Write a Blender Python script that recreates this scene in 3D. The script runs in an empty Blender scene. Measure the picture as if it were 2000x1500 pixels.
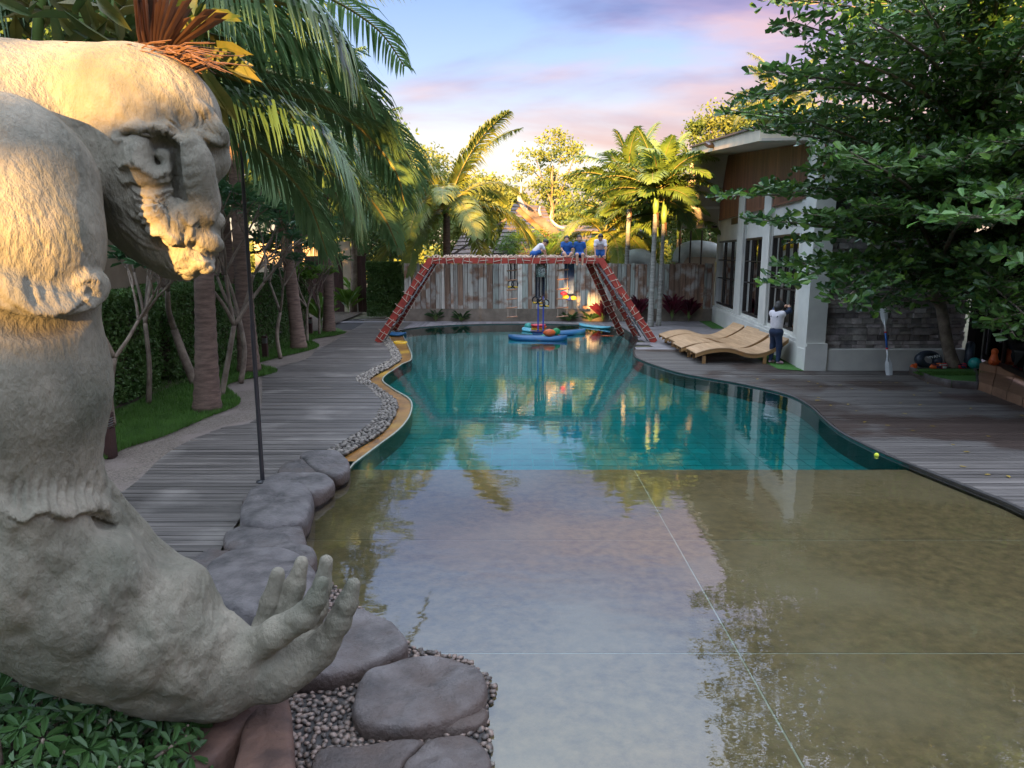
import bpy, math, random
import numpy as np
from mathutils import Vector, Matrix
R = math.radians
S = bpy.context.scene
C = S.collection
rng = np.random.default_rng(7)
rnd = random.Random(11)

# ------------------------------------------------------------------ camera
CAMH = 2.7
PITCH = R(10.3)
cam_d = bpy.data.cameras.new('camera')
cam = bpy.data.objects.new('camera', cam_d)
C.objects.link(cam)
cam.location = (0, 0, CAMH)
cam.rotation_euler = (R(90) - PITCH, 0, 0)
cam_d.sensor_width = 36
cam_d.lens = 1388 / 2000 * 36
cam_d.clip_start = 0.1
cam_d.clip_end = 2000
S.camera = cam

# ------------------------------------------------------------------ light
SUN_EL, SUN_AZ = R(7.5), R(190)      # azimuth clockwise from +Y : behind and to the left
S.view_settings.view_transform = 'Standard'
S.view_settings.look = 'None'
S.view_settings.gamma = 1
S.view_settings.use_curve_mapping = False
S.view_settings.exposure = 2.8
sd = bpy.data.lights.new('sun', 'SUN')
sd.energy = 5.0
sd.angle = R(0.7)
sd.color = (1.0, 0.54, 0.18)
so = bpy.data.objects.new('sun', sd)
C.objects.link(so)
sv = Vector((math.sin(SUN_AZ) * math.cos(SUN_EL), math.cos(SUN_AZ) * math.cos(SUN_EL), math.sin(SUN_EL)))
so.rotation_euler = sv.to_track_quat('Z', 'Y').to_euler()

W = bpy.data.worlds.new('World')
S.world = W
W.use_nodes = True
wn, wl = W.node_tree.nodes, W.node_tree.links
wn.clear()
def wnode(t, **k):
    n = wn.new(t)
    for a, b in k.items():
        setattr(n, a, b)
    return n
sky = wnode('ShaderNodeTexSky', sky_type='NISHITA', sun_disc=False)
sky.sun_elevation = SUN_EL
sky.sun_rotation = SUN_AZ
sky.air_density = 1.0
sky.dust_density = 0.6
sky.ozone_density = 2.0
bg = wnode('ShaderNodeBackground')
bg.inputs[1].default_value = 0.10
wo = wnode('ShaderNodeOutputWorld')
tc = wnode('ShaderNodeTexCoord')
sep = wnode('ShaderNodeSeparateXYZ')
wl.new(tc.outputs['Generated'], sep.inputs[0])
# high veil of thin cloud: colour by elevation (cream and pink low, lavender blue above)
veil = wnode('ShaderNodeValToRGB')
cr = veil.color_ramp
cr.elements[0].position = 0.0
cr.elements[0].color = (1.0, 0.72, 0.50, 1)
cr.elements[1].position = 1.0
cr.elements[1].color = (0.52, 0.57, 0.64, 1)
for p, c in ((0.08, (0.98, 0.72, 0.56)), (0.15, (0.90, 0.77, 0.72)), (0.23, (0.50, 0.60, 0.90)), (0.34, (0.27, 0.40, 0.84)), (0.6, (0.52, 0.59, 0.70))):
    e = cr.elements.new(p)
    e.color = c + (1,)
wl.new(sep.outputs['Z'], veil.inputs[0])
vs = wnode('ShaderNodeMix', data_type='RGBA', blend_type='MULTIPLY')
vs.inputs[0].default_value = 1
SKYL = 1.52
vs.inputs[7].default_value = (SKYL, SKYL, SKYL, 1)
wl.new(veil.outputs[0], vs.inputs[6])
m1 = wnode('ShaderNodeMix', data_type='RGBA')
m1.inputs[0].default_value = 0.88
wl.new(sky.outputs[0], m1.inputs[6])
wl.new(vs.outputs[2], m1.inputs[7])
# cloud banks, laid out on a plane high above
zc = wnode('ShaderNodeMath', operation='MAXIMUM'); zc.inputs[1].default_value = 0.03
wl.new(sep.outputs['Z'], zc.inputs[0])
za = wnode('ShaderNodeMath', operation='ADD'); za.inputs[1].default_value = 0.12
wl.new(zc.outputs[0], za.inputs[0])
dx = wnode('ShaderNodeMath', operation='DIVIDE'); dy = wnode('ShaderNodeMath', operation='DIVIDE')
wl.new(sep.outputs['X'], dx.inputs[0]); wl.new(za.outputs[0], dx.inputs[1])
wl.new(sep.outputs['Y'], dy.inputs[0]); wl.new(za.outputs[0], dy.inputs[1])
cmb = wnode('ShaderNodeCombineXYZ')
wl.new(dx.outputs[0], cmb.inputs[0]); wl.new(dy.outputs[0], cmb.inputs[1])
mp = wnode('ShaderNodeMapping')
mp.inputs['Location'].default_value = (0.35, 2.1, 0.0)
mp.inputs['Rotation'].default_value = (0, 0, R(-20))
mp.inputs['Scale'].default_value = (0.42, 0.62, 1)
wl.new(cmb.outputs[0], mp.inputs[0])
n1 = wnode('ShaderNodeTexNoise'); n1.inputs['Scale'].default_value = 1.35; n1.inputs['Detail'].default_value = 7; n1.inputs['Roughness'].default_value = 0.52; n1.inputs['Distortion'].default_value = 0.35
wl.new(mp.outputs[0], n1.inputs['Vector'])
# more cloud to the right of the pool, clear to the left
side = wnode('ShaderNodeMapRange'); side.inputs[1].default_value = -0.25; side.inputs[2].default_value = 0.3; side.inputs[3].default_value = -0.07; side.inputs[4].default_value = 0.13
wl.new(sep.outputs['X'], side.inputs[0])
ad = wnode('ShaderNodeMath', operation='ADD')
wl.new(n1.outputs['Fac'], ad.inputs[0]); wl.new(side.outputs[0], ad.inputs[1])
cf = wnode('ShaderNodeMapRange', interpolation_type='SMOOTHSTEP'); cf.inputs[1].default_value = 0.43; cf.inputs[2].default_value = 0.66; cf.inputs[3].default_value = 0; cf.inputs[4].default_value = 0.92
wl.new(ad.outputs[0], cf.inputs[0])
n2 = wnode('ShaderNodeTexNoise'); n2.inputs['Scale'].default_value = 2.6; n2.inputs['Detail'].default_value = 5
mp2 = wnode('ShaderNodeMapping'); mp2.inputs['Location'].default_value = (3.3, 0.5, 0); mp2.inputs['Scale'].default_value = (0.5, 0.9, 1)
wl.new(cmb.outputs[0], mp2.inputs[0]); wl.new(mp2.outputs[0], n2.inputs['Vector'])
cc = wnode('ShaderNodeValToRGB')
cc.color_ramp.elements[0].position = 0.36; cc.color_ramp.elements[0].color = (0.26, 0.27, 0.56, 1)
cc.color_ramp.elements[1].position = 0.62; cc.color_ramp.elements[1].color = (0.96, 0.60, 0.62, 1)
e = cc.color_ramp.elements.new(0.49); e.color = (0.50, 0.40, 0.66, 1)
wl.new(n2.outputs['Fac'], cc.inputs[0])
# low clouds catch the warm light
low = wnode('ShaderNodeMapRange'); low.inputs[1].default_value = 0.12; low.inputs[2].default_value = 0.26; low.inputs[3].default_value = 1; low.inputs[4].default_value = 0
wl.new(sep.outputs['Z'], low.inputs[0])
lm = wnode('ShaderNodeMix', data_type='RGBA'); lm.inputs[7].default_value = (1.0, 0.68, 0.58, 1)
wl.new(low.outputs[0], lm.inputs[0]); wl.new(cc.outputs[0], lm.inputs[6])
cs = wnode('ShaderNodeMix', data_type='RGBA', blend_type='MULTIPLY'); cs.inputs[0].default_value = 1
cs.inputs[7].default_value = (SKYL * .95, SKYL * .95, SKYL * .95, 1)
wl.new(lm.outputs[2], cs.inputs[6])
m2 = wnode('ShaderNodeMix', data_type='RGBA')
cfd = wnode('ShaderNodeMapRange'); cfd.inputs[1].default_value = 0.32; cfd.inputs[2].default_value = 0.5; cfd.inputs[3].default_value = 1.0; cfd.inputs[4].default_value = 0.25
wl.new(sep.outputs['Z'], cfd.inputs[0])
cfm = wnode('ShaderNodeMath', operation='MULTIPLY'); wl.new(cf.outputs[0], cfm.inputs[0]); wl.new(cfd.outputs[0], cfm.inputs[1])
wl.new(cfm.outputs[0], m2.inputs[0]); wl.new(m1.outputs[2], m2.inputs[6]); wl.new(cs.outputs[2], m2.inputs[7])
# sky above the view is brightened on purpose, to lift the shaded ground
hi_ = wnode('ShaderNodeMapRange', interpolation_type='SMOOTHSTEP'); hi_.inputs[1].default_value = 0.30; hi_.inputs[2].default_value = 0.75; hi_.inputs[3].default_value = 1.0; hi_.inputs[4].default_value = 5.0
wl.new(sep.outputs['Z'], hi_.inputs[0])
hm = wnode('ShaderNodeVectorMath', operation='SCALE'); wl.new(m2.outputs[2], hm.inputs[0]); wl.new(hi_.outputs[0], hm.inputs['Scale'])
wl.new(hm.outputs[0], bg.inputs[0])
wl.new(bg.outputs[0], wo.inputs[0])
W.cycles.sampling_method = 'MANUAL' if hasattr(W.cycles, 'sampling_method') else 'AUTOMATIC'
try:
    W.cycles.sample_map_resolution = 512
except Exception:
    pass
S.cycles.use_denoising = True
S.cycles.max_bounces = 8
S.cycles.diffuse_bounces = 4
S.cycles.glossy_bounces = 3
S.cycles.transmission_bounces = 4
S.cycles.transparent_max_bounces = 12
S.cycles.caustics_reflective = False
S.cycles.caustics_refractive = False
S.cycles.sample_clamp_indirect = 6

# ------------------------------------------------------------------ pixel rays -> places
FW = np.array([0, math.cos(PITCH), -math.sin(PITCH)])
UP = np.array([0, math.sin(PITCH), math.cos(PITCH)])
def ray(px, py):
    return FW * 1388 + np.array([1., 0, 0]) * (px - 1000) + UP * (750 - py)
CAM = np.array([0, 0, CAMH])
def G(px, py, z=0.0):                      # point at height z
    d = ray(px, py)
    return CAM + d * ((z - CAMH) / d[2])
def A(px, py, Y):                          # point at depth Y
    d = ray(px, py)
    return CAM + d * (Y / d[1])
def PL(px, py, p0, n):                     # point on a plane
    d = ray(px, py)
    return CAM + d * (np.dot(np.array(p0) - CAM, n) / np.dot(d, n))

# ------------------------------------------------------------------ materials
MATS = {}
def nodes(m):
    m.use_nodes = True
    nt = m.node_tree
    nt.nodes.clear()
    return nt, nt.nodes, nt.links
def pm(name, c1, c2=None, scale=4.0, rough=0.7, bump=0.0, bscale=None, stretch=(1, 1, 1), rand=0.0, spec=0.4, detail=6, c3=None, s3=1.0, t3=(0.5, 0.62), trans=0.0, metal=0, rough3=None, lo=0.35, hi=0.65, randhue=0.0, coat=0.0, bdist=0.02):
    m = bpy.data.materials.new(name)
    nt, N, L = nodes(m)
    out = N.new('ShaderNodeOutputMaterial')
    b = N.new('ShaderNodeBsdfPrincipled')
    b.inputs['Roughness'].default_value = rough
    b.inputs['Specular IOR Level'].default_value = spec
    b.inputs['Metallic'].default_value = metal
    b.inputs['Coat Weight'].default_value = coat
    c2 = c2 or tuple(v * 0.7 for v in c1)
    tcn = N.new('ShaderNodeTexCoord')
    mpn = N.new('ShaderNodeMapping')
    mpn.inputs['Scale'].default_value = stretch
    L.new(tcn.outputs['Object'], mpn.inputs[0])
    oi = N.new('ShaderNodeObjectInfo')
    if rand or randhue:
        ml = N.new('ShaderNodeMath'); ml.operation = 'MULTIPLY'; ml.inputs[1].default_value = 37.0
        L.new(oi.outputs['Random'], ml.inputs[0])
        L.new(ml.outputs[0], mpn.inputs['Location'])
    nz = N.new('ShaderNodeTexNoise')
    nz.inputs['Scale'].default_value = scale
    nz.inputs['Detail'].default_value = detail
    nz.inputs['Roughness'].default_value = 0.62
    L.new(mpn.outputs[0], nz.inputs['Vector'])
    rp = N.new('ShaderNodeValToRGB')
    rp.color_ramp.elements[0].position = lo; rp.color_ramp.elements[0].color = tuple(c1) + (1,)
    rp.color_ramp.elements[1].position = hi; rp.color_ramp.elements[1].color = tuple(c2) + (1,)
    L.new(nz.outputs['Fac'], rp.inputs[0])
    col = rp.outputs[0]
    if c3 is not None:
        n3 = N.new('ShaderNodeTexNoise'); n3.inputs['Scale'].default_value = s3; n3.inputs['Detail'].default_value = 5
        L.new(tcn.outputs['Object'], n3.inputs['Vector'])
        r3 = N.new('ShaderNodeMapRange'); r3.inputs[1].default_value = t3[0]; r3.inputs[2].default_value = t3[1]
        L.new(n3.outputs['Fac'], r3.inputs[0])
        mx = N.new('ShaderNodeMix'); mx.data_type = 'RGBA'; mx.inputs[7].default_value = tuple(c3) + (1,)
        L.new(r3.outputs[0], mx.inputs[0]); L.new(col, mx.inputs[6]); col = mx.outputs[2]
        if rough3 is not None:
            rr = N.new('ShaderNodeMapRange'); rr.inputs[3].default_value = rough; rr.inputs[4].default_value = rough3
            L.new(r3.outputs[0], rr.inputs[0]); L.new(rr.outputs[0], b.inputs['Roughness'])
    if rand or randhue:
        hs = N.new('ShaderNodeHueSaturation')
        mr = N.new('ShaderNodeMapRange'); mr.inputs[3].default_value = 1 - rand; mr.inputs[4].default_value = 1 + rand
        L.new(oi.outputs['Random'], mr.inputs[0]); L.new(mr.outputs[0], hs.inputs['Value'])
        if randhue:
            wn_ = N.new('ShaderNodeTexWhiteNoise'); wn_.noise_dimensions = '1D'; L.new(oi.outputs['Random'], wn_.inputs['W'])
            mh = N.new('ShaderNodeMapRange'); mh.inputs[3].default_value = 0.5 - randhue; mh.inputs[4].default_value = 0.5 + randhue
            L.new(wn_.outputs['Value'], mh.inputs[0]); L.new(mh.outputs[0], hs.inputs['Hue'])
        L.new(col, hs.inputs['Color']); col = hs.outputs[0]
    L.new(col, b.inputs['Base Color'])
    if bump:
        nb = N.new('ShaderNodeTexNoise'); nb.inputs['Scale'].default_value = bscale or scale * 3; nb.inputs['Detail'].default_value = 8; nb.inputs['Roughness'].default_value = 0.6
        L.new(mpn.outputs[0], nb.inputs['Vector'])
        bp = N.new('ShaderNodeBump'); bp.inputs['Strength'].default_value = bump; bp.inputs['Distance'].default_value = bdist
        L.new(nb.outputs['Fac'], bp.inputs['Height']); L.new(bp.outputs[0], b.inputs['Normal'])
    sh = b.outputs[0]
    if trans:
        tl = N.new('ShaderNodeBsdfTranslucent')
        L.new(col, tl.inputs[0])
        ms = N.new('ShaderNodeMixShader'); ms.inputs[0].default_value = trans
        L.new(sh, ms.inputs[1]); L.new(tl.outputs[0], ms.inputs[2]); sh = ms.outputs[0]
    L.new(sh, out.inputs[0])
    MATS[name] = m
    return m

stone_statue = pm('cast stone', (0.245, 0.228, 0.172), (0.12, 0.12, 0.09), 3.2, 0.82, 0.65, 34, (1, 1, 0.5), c3=(0.075, 0.085, 0.058), s3=2.4, t3=(0.50, 0.80), bdist=0.04)
rock_m = pm('river boulder', (0.11, 0.10, 0.094), (0.042, 0.039, 0.037), 6, 0.6, 1.0, 22, rand=0.22, c3=(0.14, 0.13, 0.124), s3=2.5, t3=(0.5, 0.75), bdist=0.02)
rock_b = pm('red brown rock', (0.115, 0.065, 0.045), (0.045, 0.028, 0.022), 4, 0.7, 0.5, 25, rand=0.2)
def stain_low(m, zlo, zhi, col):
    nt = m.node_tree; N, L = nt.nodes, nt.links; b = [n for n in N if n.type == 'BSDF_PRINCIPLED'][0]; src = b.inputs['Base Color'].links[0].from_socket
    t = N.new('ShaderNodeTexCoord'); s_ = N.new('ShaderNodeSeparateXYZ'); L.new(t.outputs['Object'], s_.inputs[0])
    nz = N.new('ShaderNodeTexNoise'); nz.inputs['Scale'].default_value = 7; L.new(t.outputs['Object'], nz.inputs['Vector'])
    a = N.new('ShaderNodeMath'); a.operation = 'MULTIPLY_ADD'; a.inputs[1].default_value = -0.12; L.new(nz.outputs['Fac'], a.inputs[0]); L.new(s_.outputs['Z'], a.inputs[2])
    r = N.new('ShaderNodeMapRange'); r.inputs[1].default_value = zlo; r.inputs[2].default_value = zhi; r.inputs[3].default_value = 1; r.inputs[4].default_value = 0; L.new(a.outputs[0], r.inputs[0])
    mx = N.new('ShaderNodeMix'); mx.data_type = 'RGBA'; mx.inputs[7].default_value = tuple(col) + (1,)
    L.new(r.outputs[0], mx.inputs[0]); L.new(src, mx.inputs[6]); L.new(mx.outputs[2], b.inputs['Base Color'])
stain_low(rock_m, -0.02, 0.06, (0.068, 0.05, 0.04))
pebble_m = pm('pebble', (0.155, 0.135, 0.11), (0.055, 0.05, 0.043), 2, 0.45, 0.2, 30, rand=0.55, randhue=0.03)
pebble_l = pm('pale pebble', (0.21, 0.19, 0.155), (0.08, 0.07, 0.06), 3, 0.6, 0.2, 30, rand=0.5)
deck_m = pm('weathered deck wood', (0.135, 0.122, 0.108), (0.048, 0.043, 0.039), 2.2, 0.55, 0.5, 9, (0.35, 9, 9), rand=0.28, c3=(0.19, 0.175, 0.155), s3=1.1, t3=(0.54, 0.78), bdist=0.01, detail=8)
deckr_m = pm('wet brown deck wood', (0.14, 0.128, 0.115), (0.058, 0.052, 0.048), 2.2, 0.6, 0.4, 9, (0.35, 9, 9), rand=0.25, c3=(0.055, 0.040, 0.033), s3=0.42, t3=(0.50, 0.56), rough3=0.45, bdist=0.008, detail=8)
path_m = pm('pebble wash path', (0.21, 0.175, 0.14), (0.06, 0.05, 0.042), 45, 0.75, 0.9, 60, c3=(0.17, 0.14, 0.12), s3=1.2, bdist=0.015)
soil_m = pm('garden soil', (0.10, 0.075, 0.05), (0.05, 0.04, 0.028), 6, 0.95, 0.8, 20)
ground_m = pm('ground earth', (0.13, 0.12, 0.07), (0.07, 0.075, 0.04), 1, 0.95, 0.5, 8)
lawn_m = pm('lawn base', (0.075, 0.14, 0.025), (0.04, 0.085, 0.015), 8, 0.9, 0.6, 60)
grass_m = pm('grass blade', (0.085, 0.19, 0.03), (0.05, 0.12, 0.02), 3, 0.6, trans=0.3)
turf_m = pm('artificial turf', (0.05, 0.16, 0.02), (0.035, 0.11, 0.018), 30, 0.8, 0.6, 120)
white_m = pm('white render wall', (0.60, 0.60, 0.54), (0.50, 0.50, 0.46), 1.6, 0.85, 0.12, 40, c3=(0.42, 0.42, 0.38), s3=0.7, t3=(0.55, 0.9))
beige_m = pm('beige eave board', (0.42, 0.38, 0.32), (0.36, 0.33, 0.28), 2, 0.8, 0.1, 20)
fascia_m = pm('cream fascia', (0.62, 0.54, 0.40), (0.5, 0.44, 0.33), 2, 0.7, 0.1, 20)
brown_m = pm('brown timber cladding', (0.20, 0.085, 0.05), (0.11, 0.045, 0.03), 3, 0.6, 0.3, 12, (1, 1, 0.12), rand=0.18)
dark_m = pm('dark bronze metal', (0.025, 0.02, 0.018), (0.018, 0.015, 0.013), 5, 0.4, 0.0, metal=0.3)
black_m = pm('black painted steel', (0.015, 0.016, 0.018), (0.022, 0.022, 0.024), 6, 0.35)
slate_m = pm('slate cladding', (0.38, 0.345, 0.32), (0.17, 0.155, 0.15), 5, 0.7, 0.8, 18, rand=0.45, randhue=0.04)
mortar_m = pm('dark joint', (0.05, 0.048, 0.046), (0.035, 0.033, 0.032), 5, 0.9)
step_m = pm('brown step tile', (0.30, 0.17, 0.10), (0.20, 0.11, 0.065), 3, 0.5, 0.2, 20, rand=0.15)
fence_ms = [pm('weathered plank %s' % n, a, b, 3, 0.85, 0.6, 10, (6, 6, 0.35), rand=0.3, c3=c, s3=1.8, t3=(0.5, 0.62), bdist=0.012, detail=8) for n, a, b, c in (
    ('silver', (0.46, 0.44, 0.38), (0.25, 0.22, 0.19), (0.22, 0.12, 0.075)),
    ('brown', (0.26, 0.165, 0.11), (0.13, 0.08, 0.055), (0.34, 0.31, 0.27)),
    ('grey green', (0.38, 0.42, 0.36), (0.20, 0.20, 0.18), (0.17, 0.10, 0.07)),
    ('pale', (0.56, 0.55, 0.48), (0.34, 0.30, 0.26), (0.28, 0.17, 0.11)))]
trunk_m = pm('palm trunk', (0.20, 0.135, 0.10), (0.095, 0.062, 0.047), 4, 0.85, 0.6, 16, (1, 1, 5), rand=0.2)
areca_m = pm('grey ringed trunk', (0.33, 0.33, 0.29), (0.17, 0.17, 0.15), 3, 0.75, 0.4, 12, (1, 1, 6), rand=0.1)
bark_m = pm('pale bark', (0.27, 0.22, 0.165), (0.13, 0.10, 0.075), 5, 0.85, 0.6, 20, rand=0.2)
shaft_m = pm('green crownshaft', (0.17, 0.26, 0.07), (0.12, 0.20, 0.05), 3, 0.4)
def leafm(n, a, b, rough=0.45, trans=0.25, rand=0.15, scale=1.2, spec=0.4):
    return pm(n, a, b, scale, rough, 0, rand=rand, trans=trans, spec=spec, lo=0.4, hi=0.6)
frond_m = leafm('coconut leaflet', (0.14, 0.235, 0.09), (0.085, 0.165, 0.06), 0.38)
frondg_m = leafm('sun tinted coconut leaflet', (0.26, 0.28, 0.05), (0.13, 0.19, 0.04), 0.4, 0.35)  # warm sunlight is put into this leaflet colour
frondy_m = leafm('yellow old frond', (0.42, 0.30, 0.06), (0.30, 0.22, 0.05), 0.5, 0.3)
arecaf_m = leafm('areca leaflet', (0.15, 0.22, 0.04), (0.075, 0.14, 0.03), 0.4, 0.3)
rachis_m = pm('frond midrib', (0.22, 0.20, 0.06), (0.16, 0.13, 0.04), 3, 0.5)
dry_m = pm('dry palm fibre', (0.16, 0.085, 0.045), (0.075, 0.038, 0.022), 4, 0.8, trans=0.1, rand=0.2)
glossy_m = leafm('glossy broad leaf', (0.055, 0.14, 0.026), (0.09, 0.20, 0.036), 0.32, 0.15, 0.35, 0.9, 0.5)
young_m = leafm('young bright leaf', (0.10, 0.20, 0.03), (0.14, 0.26, 0.04), 0.35, 0.3, 0.2, 1)
hedge_m = leafm('hedge leaf', (0.06, 0.13, 0.03), (0.09, 0.17, 0.04), 0.5, 0.2, 0.15, 2)
bush_m = leafm('shade shrub leaf', (0.045, 0.105, 0.026), (0.028, 0.07, 0.018), 0.4, 0.15, 0.15, 2)
yel_m = leafm('yellow green tree leaf', (0.21, 0.235, 0.05), (0.10, 0.15, 0.035), 0.5, 0.35, 0.15, 0.6)
grn_m = leafm('mid green tree leaf', (0.09, 0.15, 0.03), (0.17, 0.20, 0.04), 0.5, 0.3, 0.15, 0.6)
dkg_m = leafm('dark green leaf', (0.055, 0.11, 0.03), (0.09, 0.15, 0.04), 0.45, 0.2, 0.15, 0.8)
plum_m = leafm('frangipani leaf', (0.06, 0.14, 0.05), (0.04, 0.10, 0.045), 0.4, 0.25, 0.15, 2)
red_l = leafm('purple red leaf', (0.13, 0.015, 0.03), (0.06, 0.01, 0.018), 0.4, 0.3, 0.2, 2)
roof_m = pm('wooden roof shingle', (0.15, 0.12, 0.105), (0.075, 0.06, 0.055), 3, 0.85, 0.5, 20, rand=0.25)
roofo_m = pm('orange timber board', (0.24, 0.14, 0.08), (0.13, 0.075, 0.045), 3, 0.8, 0.3, 20)
tan_m = pm('tan garden wall', (0.40, 0.33, 0.235), (0.30, 0.25, 0.18), 1.5, 0.85, 0.2, 20)
gate_m = pm('dark maroon gate board', (0.06, 0.025, 0.02), (0.035, 0.016, 0.013), 3, 0.6, 0.2, 20, rand=0.15)
wood_l = pm('lounger wood', (0.50, 0.33, 0.19), (0.38, 0.235, 0.125), 3, 0.5, 0.15, 20, (1, 0.3, 1), rand=0.08)
wood_d = pm('lounger side wood', (0.37, 0.215, 0.085), (0.27, 0.15, 0.06), 3, 0.5, 0.15, 20, rand=0.08)
red_m = pm('red cloth wrap', (0.40, 0.055, 0.035), (0.27, 0.04, 0.03), 5, 0.8, 0.4, 30)
rope_m = pm('cream rope', (0.55, 0.44, 0.34), (0.40, 0.31, 0.24), 10, 0.85, 0.3, 50)
grey_m = pm('galvanised pipe', (0.35, 0.35, 0.38), (0.28, 0.28, 0.3), 5, 0.5, metal=0.2)
blue_m = pm('blue inflatable', (0.02, 0.14, 0.30), (0.015, 0.10, 0.24), 3, 0.4)
lblue_m = pm('pale blue board', (0.13, 0.42, 0.52), (0.09, 0.34, 0.44), 3, 0.4)
orange_m = pm('orange plastic', (0.75, 0.15, 0.03), (0.6, 0.11, 0.03), 5, 0.45)
greenp_m = pm('green plastic', (0.02, 0.35, 0.12), (0.02, 0.28, 0.1), 5, 0.45)
yelp_m = pm('yellow plastic', (0.75, 0.48, 0.03), (0.65, 0.38, 0.03), 5, 0.45)
redp_m = pm('red plastic', (0.6, 0.03, 0.05), (0.5, 0.02, 0.04), 5, 0.45)
bluep_m = pm('strap blue', (0.03, 0.06, 0.34), (0.02, 0.045, 0.26), 5, 0.6)
navy_m = pm('navy fabric', (0.015, 0.03, 0.07), (0.01, 0.02, 0.05), 8, 0.8)
rblue_m = pm('royal blue cloth', (0.015, 0.09, 0.30), (0.01, 0.06, 0.22), 6, 0.8)
shirt_m = pm('white shirt cloth', (0.66, 0.62, 0.64), (0.52, 0.49, 0.52), 6, 0.85, 0.2, 20)
skin_m = pm('skin', (0.52, 0.30, 0.20), (0.44, 0.25, 0.16), 5, 0.55)
hair_m = pm('black hair', (0.014, 0.012, 0.012), (0.02, 0.017, 0.015), 12, 0.5, 0.4, 40)
pink_m = pm('pink shoe', (0.65, 0.40, 0.48), (0.5, 0.3, 0.38), 5, 0.6)
teal_ball = pm('teal rubber', (0.03, 0.30, 0.26), (0.02, 0.22, 0.2), 5, 0.35)
cam_m = pm('brown strap', (0.28, 0.13, 0.06), (0.2, 0.09, 0.04), 5, 0.6)
white_p = pm('white gloss plastic', (0.70, 0.74, 0.74), (0.6, 0.64, 0.64), 4, 0.35)
paleboat = pm('pale statue plaster', (0.55, 0.60, 0.55), (0.36, 0.42, 0.40), 2, 0.7, 0.2, 10)
curtain_m = pm('pale curtain', (0.30, 0.42, 0.38), (0.22, 0.32, 0.29), 5, 0.8)
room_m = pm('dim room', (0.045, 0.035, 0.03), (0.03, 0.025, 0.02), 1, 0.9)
rim_m = pm('wet golden sandstone', (0.30, 0.145, 0.03), (0.13, 0.065, 0.022), 4.0, 0.35, 0.5, 24, c3=(0.42, 0.25, 0.03), s3=1.0, t3=(0.5, 0.66), bdist=0.01)
edge_m = pm('pool lip tile', (0.10, 0.20, 0.19), (0.06, 0.14, 0.14), 4, 0.4)
slab_m = pm('beach entry slab', (0.29, 0.185, 0.08), (0.15, 0.098, 0.043), 9, 0.5, 0.3, 30, c3=(0.32, 0.225, 0.12), s3=0.55, t3=(0.46, 0.7), detail=10)
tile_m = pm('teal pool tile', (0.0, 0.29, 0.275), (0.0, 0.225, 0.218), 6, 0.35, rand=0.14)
grout_m = pm('pale grout', (0.03, 0.36, 0.33), (0.03, 0.32, 0.30), 6, 0.8)
groutw_m = pm('white grout', (0.48, 0.44, 0.33), (0.34, 0.30, 0.2), 6, 0.8)
net_m = pm('grey white net cloth', (0.52, 0.54, 0.50), (0.12, 0.13, 0.12), 28, 0.85, 0.3, 40, lo=0.46, hi=0.54)

def water_mat():
    m = bpy.data.materials.new('pool water')
    nt, N, L = nodes(m)
    out = N.new('ShaderNodeOutputMaterial')
    tr = N.new('ShaderNodeBsdfTransparent'); tr.inputs[0].default_value = (0.86, 0.96, 0.96, 1)
    gl = N.new('ShaderNodeBsdfGlossy'); gl.inputs['Roughness'].default_value = 0.0
    gl.inputs[0].default_value = (0.97, 0.98, 1, 1)
    fr = N.new('ShaderNodeFresnel'); fr.inputs[0].default_value = 1.72
    tcn = N.new('ShaderNodeTexCoord')
    mpn = N.new('ShaderNodeMapping'); mpn.inputs['Scale'].default_value = (1.0, 1.7, 1)
    L.new(tcn.outputs['Object'], mpn.inputs[0])
    na = N.new('ShaderNodeTexNoise'); na.inputs['Scale'].default_value = 2.4; na.inputs['Detail'].default_value = 4
    nb = N.new('ShaderNodeTexNoise'); nb.inputs['Scale'].default_value = 11; nb.inputs['Detail'].default_value = 2
    nc = N.new('ShaderNodeTexNoise'); nc.inputs['Scale'].default_value = 0.35; nc.inputs['Detail'].default_value = 2
    for q in (na, nb): L.new(mpn.outputs[0], q.inputs['Vector'])
    L.new(tcn.outputs['Object'], nc.inputs['Vector'])
    r = N.new('ShaderNodeMapRange'); r.inputs[1].default_value = 0.42; r.inputs[2].default_value = 0.62
    L.new(nc.outputs['Fac'], r.inputs[0])
    mu = N.new('ShaderNodeMath'); mu.operation = 'MULTIPLY'; L.new(nb.outputs['Fac'], mu.inputs[0]); L.new(r.outputs[0], mu.inputs[1])
    mu2 = N.new('ShaderNodeMath'); mu2.operation = 'MULTIPLY_ADD'; mu2.inputs[1].default_value = 0.09
    L.new(mu.outputs[0], mu2.inputs[0]); L.new(na.outputs['Fac'], mu2.inputs[2])
    bp = N.new('ShaderNodeBump'); bp.inputs['Strength'].default_value = 0.024; bp.inputs['Distance'].default_value = 0.1
    L.new(mu2.outputs[0], bp.inputs['Height'])
    L.new(bp.outputs[0], gl.inputs['Normal']); L.new(bp.outputs[0], fr.inputs['Normal'])
    ms = N.new('ShaderNodeMixShader')
    L.new(fr.outputs[0], ms.inputs[0]); L.new(tr.outputs[0], ms.inputs[1]); L.new(gl.outputs[0], ms.inputs[2])
    L.new(ms.outputs[0], out.inputs[0])
    return m
water_m = water_mat()
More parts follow.
